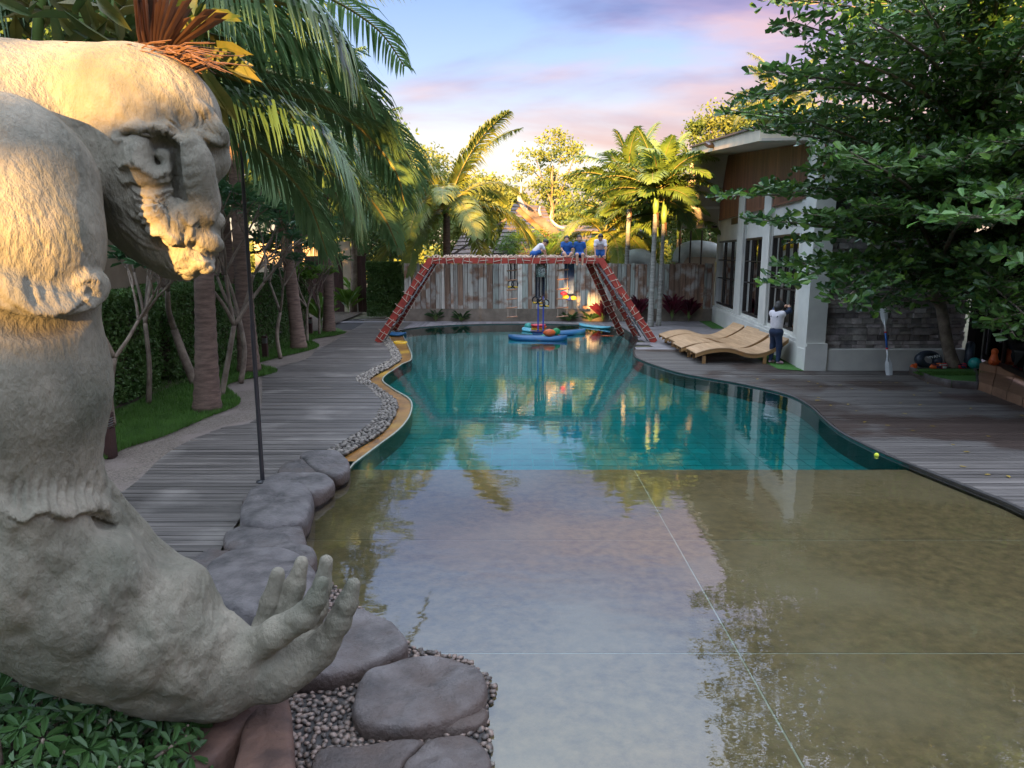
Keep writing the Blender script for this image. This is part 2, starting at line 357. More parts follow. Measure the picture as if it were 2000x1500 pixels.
def glass_mat():
    m = bpy.data.materials.new('window glass')
    nt, N, L = nodes(m)
    out = N.new('ShaderNodeOutputMaterial')
    tr = N.new('ShaderNodeBsdfTransparent'); tr.inputs[0].default_value = (0.35, 0.45, 0.43, 1)
    gl = N.new('ShaderNodeBsdfGlossy'); gl.inputs['Roughness'].default_value = 0.01
    fr = N.new('ShaderNodeFresnel'); fr.inputs[0].default_value = 1.6
    ms = N.new('ShaderNodeMixShader')
    L.new(fr.outputs[0], ms.inputs[0]); L.new(tr.outputs[0], ms.inputs[1]); L.new(gl.outputs[0], ms.inputs[2])
    L.new(ms.outputs[0], out.inputs[0])
    return m
glass_m = glass_mat()

# ------------------------------------------------------------------ mesh helpers
def link(name, me, parent=None):
    o = bpy.data.objects.new(name, me)
    C.objects.link(o)
    if parent is not None: o.parent = parent
    return o
def np_mesh(name, V, F, mat, smooth=False, F2=None):
    """V (n,3); F (m,k) index array, optional second array of another face size"""
    me = bpy.data.meshes.new(name)
    V = np.asarray(V, dtype=np.float32)
    arrs = [np.asarray(F, dtype=np.int32)] + ([np.asarray(F2, dtype=np.int32)] if F2 is not None and len(F2) else [])
    me.vertices.add(len(V)); me.vertices.foreach_set('co', V.ravel())
    idx = np.concatenate([a.ravel() for a in arrs])
    tot = np.concatenate([np.full(len(a), a.shape[1], dtype=np.int32) for a in arrs])
    st = np.concatenate([[0], np.cumsum(tot)[:-1]]).astype(np.int32)
    me.loops.add(len(idx)); me.loops.foreach_set('vertex_index', idx)
    me.polygons.add(len(tot)); me.polygons.foreach_set('loop_start', st); me.polygons.foreach_set('loop_total', tot)
    me.polygons.foreach_set('use_smooth', np.full(len(tot), bool(smooth)))
    me.update(calc_edges=True)
    for m_ in (mat if isinstance(mat, (list, tuple)) else [mat]): me.materials.append(m_)
    return me
class MB:
    """collects boxes, prisms and tubes into one mesh"""
    def __init__(s): s.v = []; s.f = []
    def add(s, vs, fs):
        o = len(s.v); s.v += [tuple(map(float, q)) for q in vs]; s.f += [tuple(i + o for i in f) for f in fs]; return s
    def hexa(s, b, t):      # 4 bottom points (ccw), 4 top points
        return s.add(list(b) + list(t), [(3, 2, 1, 0), (4, 5, 6, 7), (0, 1, 5, 4), (1, 2, 6, 5), (2, 3, 7, 6), (3, 0, 4, 7)])
    def box(s, c, d, M=None):
        x, y, z = c; a, b, h = d[0] / 2, d[1] / 2, d[2] / 2
        p = [np.array((i, j, k)) for k in (-h, h) for i, j in ((-a, -b), (a, -b), (a, b), (-a, b))]
        if M is not None: p = [M @ q for q in p]
        p = [q + np.array(c) for q in p]
        return s.hexa(p[:4], p[4:])
    def prism(s, poly, off):   # polygon in space extruded by vector
        n = len(poly); off = np.array(off)
        vs = [np.array(p, float) for p in poly]; vs += [p + off for p in vs]
        return s.add(vs, [tuple(range(n - 1, -1, -1)), tuple(range(n, 2 * n))] + [(i, (i + 1) % n, n + (i + 1) % n, n + i) for i in range(n)])
    def tube(s, pts, rad, n=8, cap=True):
        pts = [np.array(p, float) for p in pts]
        if not hasattr(rad, '__len__'): rad = [rad] * len(pts)
        o = len(s.v); prev = None
        for i, p in enumerate(pts):
            t = pts[min(i + 1, len(pts) - 1)] - pts[max(i - 1, 0)]
            t = t / (np.linalg.norm(t) + 1e-9)
            if prev is None:
                r = np.cross(t, (0, 0, 1.)) if abs(t[2]) < 0.9 else np.cross(t, (1., 0, 0))
            else: r = prev - t * np.dot(prev, t)
            r = r / (np.linalg.norm(r) + 1e-9); prev = r; u = np.cross(r, t)
            for k in range(n):
                a = 2 * math.pi * k / n
                s.v.append(tuple(p + rad[i] * (math.cos(a) * r + math.sin(a) * u)))
        for i in range(len(pts) - 1):
            for k in range(n):
                a = o + i * n + k; b = o + i * n + (k + 1) % n
                s.f.append((a, b, b + n, a + n))
        if cap:
            s.f.append(tuple(o + k for k in range(n))[::-1]); e = o + (len(pts) - 1) * n
            s.f.append(tuple(e + k for k in range(n)))
        return s
    def lathe(s, c, prof, n=14, M=None):   # prof: list of (r,z)
        o = len(s.v)
        for r, z in prof:
            for k in range(n):
                a = 2 * math.pi * k / n; q = np.array((r * math.cos(a), r * math.sin(a), z))
                if M is not None: q = M @ q
                s.v.append(tuple(q + np.array(c)))
        for i in range(len(prof) - 1):
            for k in range(n):
                a = o + i * n + k; b = o + i * n + (k + 1) % n
                s.f.append((a, b, b + n, a + n))
        s.f.append(tuple(o + k for k in range(n))[::-1]); e = o + (len(prof) - 1) * n; s.f.append(tuple(e + k for k in range(n)))
        return s
    def mesh(s, name, mat, smooth=False):
        me = bpy.data.meshes.new(name); me.from_pydata(s.v, [], s.f)
        for m_ in (mat if isinstance(mat, (list, tuple)) else [mat]): me.materials.append(m_)
        if smooth: me.polygons.foreach_set('use_smooth', [True] * len(me.polygons))
        me.update(); return me
    def build(s, name, mat, parent=None, smooth=False):
        return link(name, s.mesh(name, mat, smooth), parent)
def T(o, label, cat, group=None):
    o['label'] = label; o['category'] = cat
    if group: o['group'] = group
    return o
def root(name, loc, label, cat, group=None):
    o = bpy.data.objects.new(name, None); C.objects.link(o); o.location = [float(v) for v in loc]; o.empty_display_size = 0.2
    return T(o, label, cat, group)
def part(name, mb, mat, parent, smooth=False):      # mesh given in world coordinates, parent an Empty or top object without rotation
    o = mb.build(name, mat, parent, smooth) if isinstance(mb, MB) else link(name, mb, parent)
    p = Vector((0, 0, 0)); q = parent
    while q is not None: p += q.location; q = q.parent
    o.location = -p
    return o
def struct(name, me):
    o = link(name, me); o['kind'] = 'structure'; return o
def rotz(a): c, s_ = math.cos(a), math.sin(a); return np.array(((c, -s_, 0), (s_, c, 0), (0, 0, 1.)))
def rotx(a): c, s_ = math.cos(a), math.sin(a); return np.array(((1., 0, 0), (0, c, -s_), (0, s_, c)))
def roty(a): c, s_ = math.cos(a), math.sin(a); return np.array(((c, 0, s_), (0, 1., 0), (-s_, 0, c)))
def catmull(P, n=8, closed=False):
    P = [np.array(p, float) for p in P]; out = []
    m = len(P)
    for i in range(m if closed else m - 1):
        g = (lambda k: P[k % m]) if closed else (lambda k: P[min(max(k, 0), m - 1)])
        p0, p1, p2, p3 = g(i - 1), g(i), g(i + 1), g(i + 2)
        for j in range(n):
            t = j / n
            out.append(0.5 * (2 * p1 + (p2 - p0) * t + (2 * p0 - 5 * p1 + 4 * p2 - p3) * t * t + (3 * p1 - p0 - 3 * p2 + p3) * t ** 3))
    if not closed: out.append(P[-1])
    return out

def norm(a): return np.asarray(a, float) / (np.linalg.norm(a, axis=-1, keepdims=True) + 1e-9)
# value noise in numpy
_tab = np.random.default_rng(3).random((32, 32, 32)).astype(np.float32)
def vnoise(P):
    i = np.floor(P).astype(int); f = P - i; f = f * f * (3 - 2 * f)
    x0, y0, z0 = (i[:, k] & 31 for k in range(3)); x1, y1, z1 = ((i[:, k] + 1) & 31 for k in range(3))
    fx, fy, fz = f[:, 0], f[:, 1], f[:, 2]
    def l(a, b, t): return a + (b - a) * t
    return l(l(l(_tab[x0, y0, z0], _tab[x1, y0, z0], fx), l(_tab[x0, y1, z0], _tab[x1, y1, z0], fx), fy),
             l(l(_tab[x0, y0, z1], _tab[x1, y0, z1], fx), l(_tab[x0, y1, z1], _tab[x1, y1, z1], fx), fy), fz) - 0.5
def fbm(P, o=4):
    r = 0; a = 1.0
    for k in range(o): r = r + a * vnoise(P * (2.03 ** k) + 7.7 * k); a *= 0.5
    return r

# ------------------------------------------------------------------ sculpting: distance field -> surface nets
class SDF:
    def __init__(s): s.p = []
    def cone(s, a, b, ra, rb, k=0.05, op='u'):
        s.p.append(('c', np.array(a, float), np.array(b, float), ra, rb, k, op)); return s
    def ell(s, c, r, M=None, k=0.05, op='u'):
        s.p.append(('e', np.array(c, float), np.array(r, float), M, None, k, op)); return s
    def chain(s, pts, rads, k=0.03, op='u'):
        for i in range(len(pts) - 1): s.cone(pts[i], pts[i + 1], rads[i], rads[i + 1], k, op)
        return s
    def _d(s, q, P):
        if q[0] == 'c':
            a, b, ra, rb = q[1:5]; ba = b - a; t = np.clip(((P - a) @ ba) / (ba @ ba + 1e-12), 0, 1)
            return np.linalg.norm(P - a - t[:, None] * ba, axis=1) - (ra + t * (rb - ra))
        c, r, M = q[1:4]; L = P - c
        if M is not None: L = L @ M
        k0 = np.linalg.norm(L / r, axis=1); k1 = np.linalg.norm(L / (r * r), axis=1) + 1e-9
        return k0 * (k0 - 1) / k1
    def bound(s, q):
        if q[0] == 'c': return (q[1] + q[2]) / 2, np.linalg.norm(q[1] - q[2]) / 2 + max(q[3], q[4])
        return q[1], max(q[2])
    def __call__(s, P):
        P = np.asarray(P, float); n = len(P)
        if n < 3000: return s._ev(P)
        lo = P.min(0); ky = np.floor((P - lo) / s.blk).astype(np.int64); key = (ky[:, 0] * 4096 + ky[:, 1]) * 4096 + ky[:, 2]
        order = np.argsort(key, kind='stable'); ks = key[order]; cut = np.nonzero(np.diff(ks))[0] + 1
        st_ = np.concatenate([[0], cut]); en = np.concatenate([cut, [n]]); D = np.empty(n)
        if not hasattr(s, 'bb') or len(s.bb[1]) != len(s.p):
            bb = [s.bound(q) for q in s.p]; s.bb = (np.array([c for c, r in bb]), np.array([r for c, r in bb]))
        for a_, b_ in zip(st_, en):
            ix = order[a_:b_]; Q = P[ix]; c = (Q.min(0) + Q.max(0)) / 2; hr = np.linalg.norm(Q.max(0) - c)
            lb = np.linalg.norm(s.bb[0] - c, axis=1) - s.bb[1] - hr
            D[ix] = s._ev(Q, np.nonzero(lb < s.far)[0])
        return D
    blk = 0.22; far = 0.3
    def _ev(s, P, sel=None):
        D = np.full(len(P), s.far)
        for q in (s.p if sel is None else [s.p[i] for i in sel]):
            d = s._d(q, P); k = q[5]
            if q[6] == 'u':
                h = np.maximum(k - np.abs(D - d), 0) / k
                D = np.minimum(D, d) - h * h * k * 0.25
            else:
                d = -d; h = np.maximum(k - np.abs(D - d), 0) / k
                D = np.maximum(D, d) + h * h * k * 0.25
        return D
    def snap(s, px, py, y0=1.5, y1=6.0):
        d = ray(px, py); d = d / d[1]; t = y0
        for _ in range(160):
            v = s((CAM + d * t)[None])[0]
            if v < 0.001: return CAM + d * t
            t += max(v * 0.8, 0.002)
            if t > y1: return None
        return CAM + d * t
def nets(f, lo, hi, h, fine=2):
    lo = np.array(lo, float); hi = np.array(hi, float)
    K = 4
    n = (np.ceil((hi - lo) / (h * K)).astype(int) + 1)
    ax = [lo[i] + (np.arange(n[i]) + 0.5) * h * K for i in range(3)]
    Gc = np.stack(np.meshgrid(*ax, indexing='ij'), -1).reshape(-1, 3)
    Dc = f(Gc).reshape(n)
    band = np.abs(Dc) < h * K * 1.6
    D = np.repeat(np.repeat(np.repeat(np.where(Dc < 0, -1.0, 1.0).astype(np.float32), K, 0), K, 1), K, 2)
    bi = np.argwhere(band)
    off = np.stack(np.meshgrid(*[np.arange(K)] * 3, indexing='ij'), -1).reshape(-1, 3)
    ii = (bi[:, None, :] * K + off[None]).reshape(-1, 3)
    vals = np.empty(len(ii), np.float32)
    for a in range(0, len(ii), 400000):
        vals[a:a + 400000] = f(lo + (ii[a:a + 400000] + 0.5) * h)
    D[ii[:, 0], ii[:, 1], ii[:, 2]] = vals
    neg = D < 0
    c = [neg[i:neg.shape[0] - 1 + i, j:neg.shape[1] - 1 + j, k:neg.shape[2] - 1 + k] for i in (0, 1) for j in (0, 1) for k in (0, 1)]
    sm = sum(x.astype(np.int8) for x in c)
    act = (sm > 0) & (sm < 8)
    cells = np.argwhere(act)
    idx = np.full(act.shape, -1, np.int32); idx[act] = np.arange(len(cells))
    corners = [(i, j, k) for i in (0, 1) for j in (0, 1) for k in (0, 1)]
    dv = [D[cells[:, 0] + i, cells[:, 1] + j, cells[:, 2] + k] for i, j, k in corners]
    acc = np.zeros((len(cells), 3)); cnt = np.zeros(len(cells))
    for a in range(8):
        for b in range(a + 1, 8):
            if sum(abs(corners[a][q] - corners[b][q]) for q in range(3)) != 1: continue
            m = (dv[a] < 0) != (dv[b] < 0)
            t = dv[a][m] / (dv[a][m] - dv[b][m])
            ca, cb = np.array(corners[a]), np.array(corners[b])
            acc[m] += ca + t[:, None] * (cb - ca); cnt[m] += 1
    V = lo + (cells + acc / cnt[:, None] + 0.5) * h
    F = []
    for axis in range(3):
        u, w = [(1, 2), (2, 0), (0, 1)][axis]
        sl0 = [slice(None)] * 3; sl1 = [slice(None)] * 3
        sl0[axis] = slice(0, -1); sl1[axis] = slice(1, None)
        a = neg[tuple(sl0)]; b = neg[tuple(sl1)]
        e = np.argwhere(a != b)
        e = e[(e[:, u] > 0) & (e[:, w] > 0) & (e[:, u] < act.shape[u]) & (e[:, w] < act.shape[w]) & (e[:, axis] < act.shape[axis])]
        fl = a[e[:, 0], e[:, 1], e[:, 2]]
        def gi(du, dw):
            q = e.copy(); q[:, u] -= du; q[:, w] -= dw
            return idx[q[:, 0], q[:, 1], q[:, 2]]
        q = np.stack([gi(1, 1), gi(0, 1), gi(0, 0), gi(1, 0)], 1)
        q[~fl] = q[~fl][:, ::-1]
        F.append(q[(q >= 0).all(1)])
    F = np.concatenate(F)
    for _ in range(fine):
        for s0 in range(0, len(V), 300000):
            Q = V[s0:s0 + 300000]; e = h * 0.5; d = f(Q)
            g = np.stack([f(Q + np.eye(3)[k] * e) - d for k in range(3)], 1) / e
            g /= (np.linalg.norm(g, axis=1)[:, None] + 1e-6)
            V[s0:s0 + 300000] = Q - g * np.clip(d, -h, h)[:, None] * 0.8
    return V, F
# =================================================================== SETTING
def fxy(pts, z=0.0, ext=()):
    """px outline -> x as a function of y"""
    w = [G(a, b, z)[:2] for a, b in pts] + [np.array(e, float) for e in ext]
    w = np.array(sorted(w, key=lambda p: p[1]))
    cm = np.array(catmull([w[i] for i in range(len(w))], 10))
    cm = cm[np.argsort(cm[:, 1])]
    return lambda y: np.interp(y, cm[:, 1], cm[:, 0])
WZ = -0.03
POOLY = 26.6        # far end of pool
near_b = [(678, 925), (640, 950), (603, 1000), (597, 1050), (615, 1110), (700, 1190), (795, 1262), (900, 1290), (958, 1345), (942, 1400), (950, 1500)]
rim_in = [(782, 645), (804, 694), (783, 712), (748, 738), (765, 757), (800, 779), (802, 805), (782, 835), (734, 872), (690, 905)]
rim_out = [(757, 655), (782, 694), (768, 711), (722, 738), (742, 757), (774, 783), (767, 816), (738, 846), (664, 890), (650, 903)]
peb_out = [(743, 661), (764, 694), (742, 712), (696, 737), (720, 757), (745, 783), (740, 801), (723, 827), (640, 880), (600, 905)]
deck_r = [(743, 661), (764, 694), (742, 712), (696, 737), (720, 757), (745, 783), (740, 801), (723, 827), (640, 880), (570, 925), (500, 975), (450, 1040), (420, 1100), (400, 1150)]
deck_l = [(640, 622), (675, 651), (650, 668), (618, 683), (600, 700), (540, 717), (514, 728), (505, 812), (428, 837), (335, 879), (250, 953), (130, 1010)]
grass_r = [(600, 625), (673, 648), (606, 664), (617, 679), (535, 700), (500, 712), (535, 727), (440, 752), (462, 787), (397, 817), (315, 852), (228, 881), (150, 930), (40, 1000)]
right_b = [(1215, 640), (1243, 660), (1237, 676), (1237, 692), (1252, 703), (1325, 727), (1437, 747), (1531, 768), (1576, 789), (1610, 819), (1644, 845), (1719, 882), (1812, 920), (1906, 957), (2000, 997)]
f_near = fxy(near_b, WZ, [(-0.25, 2.0), (-0.3, -3)])
f_rin = fxy(rim_in, WZ)
f_rout = fxy(rim_out, 0)
f_peb = fxy(peb_out, 0)
f_deckr = fxy(deck_r, 0, [(-1.9, 5.0), (-2.0, 3.0)])
f_deckl = fxy(deck_l, 0, [(-5.0, 5.0), (-5.0, 3.0), (-6.2, 29.8)])
f_grass = fxy(grass_r, 0, [(-5.3, 5.0), (-5.3, 3.0)])
f_right = fxy(right_b, 0, [(5.45, 5.0), (5.5, 0), (5.4, -3)])
y_join = G(678, 925, WZ)[1]
far_pts = [(782, 645), (800, 641), (830, 638), (900, 634), (1000, 632), (1100, 633), (1170, 636), (1215, 640)]
far_w = [G(a, b, 0)[:2] for a, b in far_pts]
y_l0 = far_w[0][1]; y_r0 = far_w[-1][1]
_fc = np.array(catmull(far_w, 8))
f_far = lambda x: np.interp(x, _fc[:, 0], _fc[:, 1])
def pool_l(y): return np.where(y < y_join, f_near(y), f_rin(y))

# closed outline of the water
ys1 = np.arange(-3, y_l0, 0.12)
left_line = [(float(pool_l(y)), float(y)) for y in ys1]
right_line = [(float(f_right(y)), float(y)) for y in np.arange(-3, y_r0, 0.12)]
far_line = [(float(p[0]), float(p[1])) for p in _fc]
outline = left_line + far_line[1:] + right_line[::-1][1:]
def poly_sheet(name, pts, z, mat):
    mb = MB(); mb.v = [(p[0], p[1], z) for p in pts]; mb.f = [tuple(range(len(pts)))[::-1]]
    me = mb.mesh(name, mat)
    import bmesh
    bm = bmesh.new(); bm.from_mesh(me); bmesh.ops.triangulate(bm, faces=bm.faces[:])
    bmesh.ops.recalc_face_normals(bm, faces=bm.faces[:])
    for f in bm.faces:
        if f.normal.z < 0: f.normal_flip()
    bm.to_mesh(me); bm.free(); return me
water = struct('water', poly_sheet('water', outline, WZ, water_m)); water['label'] = 'still clear water filling the curved pool and its beach entry'

def strip_mesh(name, fl, fr, y0, y1, z, mat, dy=0.15):
    ys = np.arange(y0, y1 + dy * 0.5, dy); ys[-1] = y1
    V = []; F = []
    for i, y in enumerate(ys):
        a, b = float(fl(y)), float(fr(y))
        V += [(a, y, z), (b, y, z)]
        if i: F.append((2 * i - 2, 2 * i - 1, 2 * i + 1, 2 * i))
    return np_mesh(name, V, F, mat)
def joined(name, ms, mat):
    V = []; F = []
    for me in ms:
        o = len(V); V += [tuple(v.co) for v in me.vertices]; F += [tuple(i + o for i in p.vertices) for p in me.polygons]
        bpy.data.meshes.remove(me)
    me = bpy.data.meshes.new(name); me.from_pydata(V, [], F); me.materials.append(mat); me.update(); return me
const = lambda c: (lambda y: c)
YF = float(max(p[1] for p in far_line))
def far_strip(name, z, mat, ytop):
    V = []; F = []
    for i, p in enumerate(far_line):
        V += [(p[0], p[1], z), (p[0], ytop, z)]
        if i: F.append((2 * i - 2, 2 * i, 2 * i + 1, 2 * i - 1))
    return np_mesh(name, V, F, mat)
x_l0, x_r0 = far_line[0][0], far_line[-1][0]
GZ = -0.045
gm = joined('ground', [
    strip_mesh('a', const(-160), lambda y: f_near(y) if y < y_join else f_rout(y), -3, y_l0, GZ, ground_m),
    strip_mesh('b', f_right, const(160), -3, y_r0, GZ, ground_m),
    strip_mesh('c', const(-160), const(x_l0), y_l0, 30, GZ, ground_m), strip_mesh('d', const(x_r0), const(160), y_r0, 30, GZ, ground_m),
    far_strip('e', GZ, ground_m, 30.0),
    strip_mesh('f', const(-160), const(160), 30, 400, GZ, ground_m, 40), strip_mesh('g', const(-160), const(160), -160, -3, GZ, ground_m, 40)], ground_m)
struct('ground', gm)

# ---- pool shell: deep basin and shallow beach entry
YS = 9.05          # edge of the beach entry
SZ, DZ = -0.095, -0.34
basin = MB()
def wall(line, z0, z1):
    for i in range(len(line) - 1):
        a, b = line[i], line[i + 1]
        o = len(basin.v)
        basin.v += [(a[0], a[1], z0), (b[0], b[1], z0), (b[0], b[1], z1), (a[0], a[1], z1)]; basin.f.append((o, o + 1, o + 2, o + 3))
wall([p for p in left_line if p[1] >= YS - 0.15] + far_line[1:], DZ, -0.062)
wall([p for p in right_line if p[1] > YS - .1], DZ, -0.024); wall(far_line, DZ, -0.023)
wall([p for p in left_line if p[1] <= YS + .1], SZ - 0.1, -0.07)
x0s, x1s = float(pool_l(YS)), float(f_right(YS))
basin.add([(x0s, YS, DZ), (x1s, YS, DZ), (x1s, YS, SZ - .03), (x0s, YS, SZ - .03)], [(0, 1, 2, 3)])
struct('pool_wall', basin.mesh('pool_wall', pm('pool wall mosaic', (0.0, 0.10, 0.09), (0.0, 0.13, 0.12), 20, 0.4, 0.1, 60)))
bed = struct('pool_floor', np_mesh('pool_floor', [(-7, YS, DZ), (10, YS, DZ), (10, 30, DZ), (-7, 30, DZ), ], [(0, 1, 2, 3)], grout_m))
# teal tiles with recessed joints: nearest 300 are parts, the rest one mesh
TS = 0.31
tb = MB().box((0, 0, 0.004), (TS - 0.016, TS - 0.016, 0.012)).mesh('pool_tile', tile_m)
cells = []
ty = YS + TS / 2 + 0.02
while ty < 28.9:
    xl = float(pool_l(ty)) if ty < y_l0 else -5.5
    xr = float(f_right(ty)) if ty < y_r0 else 5.5
    k0 = math.floor(xl / TS); k1 = math.ceil(xr / TS)
    for k in range(k0, k1): cells.append(((k + 0.5) * TS, ty))
    ty += TS
cells.sort(key=lambda c: c[0] ** 2 + c[1] ** 2)
for i, (x, y) in enumerate(cells[:300]):
    o = link('pool_tile', tb, bed); o.location = (x, y, DZ)
V = []; F = []
for x, y in cells[300:]:
    o = len(V); a = (TS - 0.016) / 2; b = a - 0.003
    V += [(x - a, y - a, DZ), (x + a, y - a, DZ), (x + a, y + a, DZ), (x - a, y + a, DZ), (x - b, y - b, DZ + .01), (x + b, y - b, DZ + .01), (x + b, y + b, DZ + .01), (x - b, y + b, DZ + .01)]
    F += [(o + 4, o + 5, o + 6, o + 7), (o, o + 1, o + 5, o + 4), (o + 1, o + 2, o + 6, o + 5), (o + 2, o + 3, o + 7, o + 6), (o + 3, o, o + 4, o + 7)]
o = link('pool_tile_field', np_mesh('pool_tile_field', V, F, tile_m), bed); o['kind'] = 'stuff'
# beach entry slabs with pale joints
beach = struct('beach_entry_floor', np_mesh('beach_entry_floor', [(-3.5, -3, SZ - .007), (8, -3, SZ - .007), (8, YS - .001, SZ - .007), (-3.5, YS - .001, SZ - .007)], [(0, 1, 2, 3)], groutw_m))
xs_line = G(1440, 1270, SZ)[0]
ys_l = [-3, 0.6, 2.75, G(1440, 1275, SZ)[1], G(1310, 1054, SZ)[1], YS]
for i in range(len(ys_l) - 1):
    for (xa, xb) in ((-3.4, xs_line), (xs_line, 7.9)):
        a, b = ys_l[i] + .008, ys_l[i + 1] - (.008 if i < 4 else 0)
        part('floor_slab', MB().box(((xa + xb) / 2, (a + b) / 2, SZ - .013), (xb - xa - .016, b - a, .02)), slab_m, beach)
bw = MB(); rl_ = [p for p in right_line if p[1] < YS + .1]
for a, b in zip(rl_[:-1], rl_[1:]):
    o = len(bw.v); bw.v += [(a[0], a[1], SZ - .1), (b[0], b[1], SZ - .1), (b[0], b[1], -.023), (a[0], a[1], -.023)]; bw.f.append((o, o + 1, o + 2, o + 3))
struct('beach_entry_kerb', bw.mesh('beach_entry_kerb', pm('dark kerb stone', (0.06, 0.055, 0.045), (0.035, 0.032, 0.028), 8, 0.5)))
# golden submerged rim
rim = joined('overflow_rim', [strip_mesh('a', f_rout, f_rin, G(664, 893)[1], y_l0, -0.056, rim_m)], rim_m)
rim_o = struct('overflow_rim', rim); rim_o['label'] = 'golden brown stone rim just under the water along the left pool edge'
lip = MB()
pts = [(float(f_rin(y)) + .0, float(y), -0.046) for y in np.arange(y_join, y_l0, 0.12)]
lip.tube(pts, 0.022, 6)
struct('pool_lip', lip.mesh('pool_lip', pm('pale lip', (0.32, 0.34, 0.26), (0.22, 0.24, 0.2), 8, 0.5), True))
lip = MB()
lp = [(p[0] + 0.02, p[1], -0.012) for p in right_line if p[1] > 1.5]
lip.tube(lp + [(p[0], p[1] + .02, -0.012) for p in far_line[::-1]], 0.022, 6)
struct('pool_coping', lip.mesh('pool_coping', pm('dark coping', (0.045, 0.04, 0.036), (0.03, 0.027, 0.025), 8, 0.4), True))

# ---- deck boards
def deck(name, fl, fr, y0, y1, w, mat, lab):
    base = root(name, (0, 0, 0), lab, 'deck'); del base['category']; base['kind'] = 'structure'
    y = y0; gap = 0.014; n = 0
    zz = 0
    while y < y1:
        ya, yb = y, y + w - gap
        nx = 1
        xa0, xa1, xb0, xb1 = float(fl(ya)), float(fl(yb)), float(fr(ya)), float(fr(yb))
        t = (rnd.random() - .5) * 0.006
        if min(xb0, xb1) - max(xa0, xa1) > 0.05:
            b_ = [(xa0, ya, -0.03), (xb0, ya, -0.03), (xb1, yb, -0.03), (xa1, yb, -0.03)]
            t_ = [(p[0], p[1], t) for p in b_]
            part('plank', MB().hexa(b_, t_), mat, base)
        y += w
    return base
def under(name, fl, fr, y0, y1): struct(name, strip_mesh(name, fl, fr, y0, y1, -0.035, mortar_m))
under('deck_bed', f_deckl, f_deckr, 4.0, 24.6)
deck('wooden_deck', f_deckl, f_deckr, 4.2, y_l0 - .3, 0.125, deck_m, 'weathered grey wooden deck boards left of the pool')
# right side terrace
b0 = G(1570, 724)
F2Y = float(b0[1])
f_redge = lambda y: max(float(f_right(y)) + 0.05, 0)
deck('pool_terrace', lambda y: f_redge(y), lambda y: 14.0 if y < F2Y + 2 else 12.0, 3.0, 20.4, 0.118, deckr_m, 'dark brown damp boards right of the pool')
# back terrace of grey stone tiles
bt = root('stone_terrace', (0, 0, 0), 'grey stone tiles behind and right of the pool', 'terrace'); del bt['category']; bt['kind'] = 'structure'
slate_t = pm('grey terrace tile', (0.25, 0.235, 0.24), (0.15, 0.14, 0.145), 3, 0.6, 0.3, 14, (0.8, 3, 3), rand=0.22, bdist=0.01)
struct('terrace_bed', strip_mesh('terrace_bed', const(x_r0 + .3), const(12), 20.4, 28.9, -0.034, mortar_m))
tl_list = []
y = 20.43
row = 0
while y < 29.3:
    ya, yb = y, y + 0.585
    def lx(q):
        if q < y_r0: return float(f_right(q)) + 0.04
        return x_r0 - .02
    xl = max(lx(ya), lx(yb)) if ya < y_r0 else None
    x = (math.floor((lx(ya)) / 1.2) * 1.2) + (0.6 if row % 2 else 0)
    if ya > YF + 0.02: x = -7.2 + (0.6 if row % 2 else 0)
    while x < 11:
        a, b = x + 0.006, x + 1.194
        if ya < y_r0:
            aa, ab = max(a, lx(ya)), max(a, lx(yb))
        else: aa = ab = a
        if b - max(aa, ab) > 0.03:
            fa = ya
            t = (rnd.random() - .5) * .008
            q = [(aa, ya, -.03), (b, ya, -.03), (b, yb, -.03), (ab, yb, -.03)]
            tl_list.append(q); part('terrace_tile', MB().hexa(q, [(p[0], p[1], t) for p in q]), slate_t, bt)
        x += 1.2
    if y_r0 <= ya <= YF + .02: pass
    y += 0.6; row += 1
# curved far edge course of narrow stones
for i in range(0, len(far_line) - 1):
    a, b = far_line[i], far_line[i + 1]
    q = [(a[0] + .008, a[1] + .03, -.03), (b[0] - .008, b[1] + .03, -.03), (b[0] - .008, YF + 0.6, -.03), (a[0] + .008, YF + 0.6, -.03)]
    part('edge_stone', MB().hexa(q, [(p[0], p[1], .004) for p in q]), slate_t, bt)
# left of far pool: boards run on to the gate
deck('gate_walk', lambda y: f_deckl(y), lambda y: (float(f_peb(y)) - .1 if y < y_l0 - .5 else x_l0 - .05) if y < y_l0 + .2 else (x_l0 + .0 if y < YF + .5 else -4.5), y_l0 - .3, 30.4, 0.16, deck_m, 'grey boards running from the pool to the garden gate')
struct('walk_bed', strip_mesh('walk_bed', const(-9), const(x_l0), y_l0 - .3, 30.6, -0.036, mortar_m))

# ---- pebble wash path, grass
struct('pebble_path', strip_mesh('pebble_path', lambda y: float(f_grass(y)) - .12, f_deckl, 3.2, 26, -0.012, path_m, 0.1))
gy0, gy1 = 3.0, 29
lawn = struct('lawn', strip_mesh('lawn', const(-8.2), f_grass, gy0, gy1, 0.012, lawn_m, 0.1))
struct('planting_bed', strip_mesh('planting_bed', const(-30), const(-7.0), gy0, 34, 0.03, soil_m, 1))
def blades(n, gen, h, w, mat, name, parent=None, kind='stuff', bend=0.5):
    P = gen(n); n = len(P)
    th = rng.random(n) * 2 * math.pi; hh = h * (0.5 + rng.random(n)); ww = w * (0.6 + .8 * rng.random(n))
    s_ = np.stack([np.cos(th), np.sin(th), 0 * th], 1); l_ = np.stack([-np.sin(th), np.cos(th), 0 * th], 1)
    V = np.empty((n, 3, 3)); V[:, 0] = P - s_ * ww[:, None] / 2; V[:, 1] = P + s_ * ww[:, None] / 2
    V[:, 2] = P + l_ * (bend * hh * (rng.random(n) - .2))[:, None]; V[:, 2, 2] += hh
    F = np.arange(3 * n).reshape(n, 3)
    o = link(name, np_mesh(name, V.reshape(-1, 3), F, mat), parent)
    if kind: o['kind'] = kind
    return o
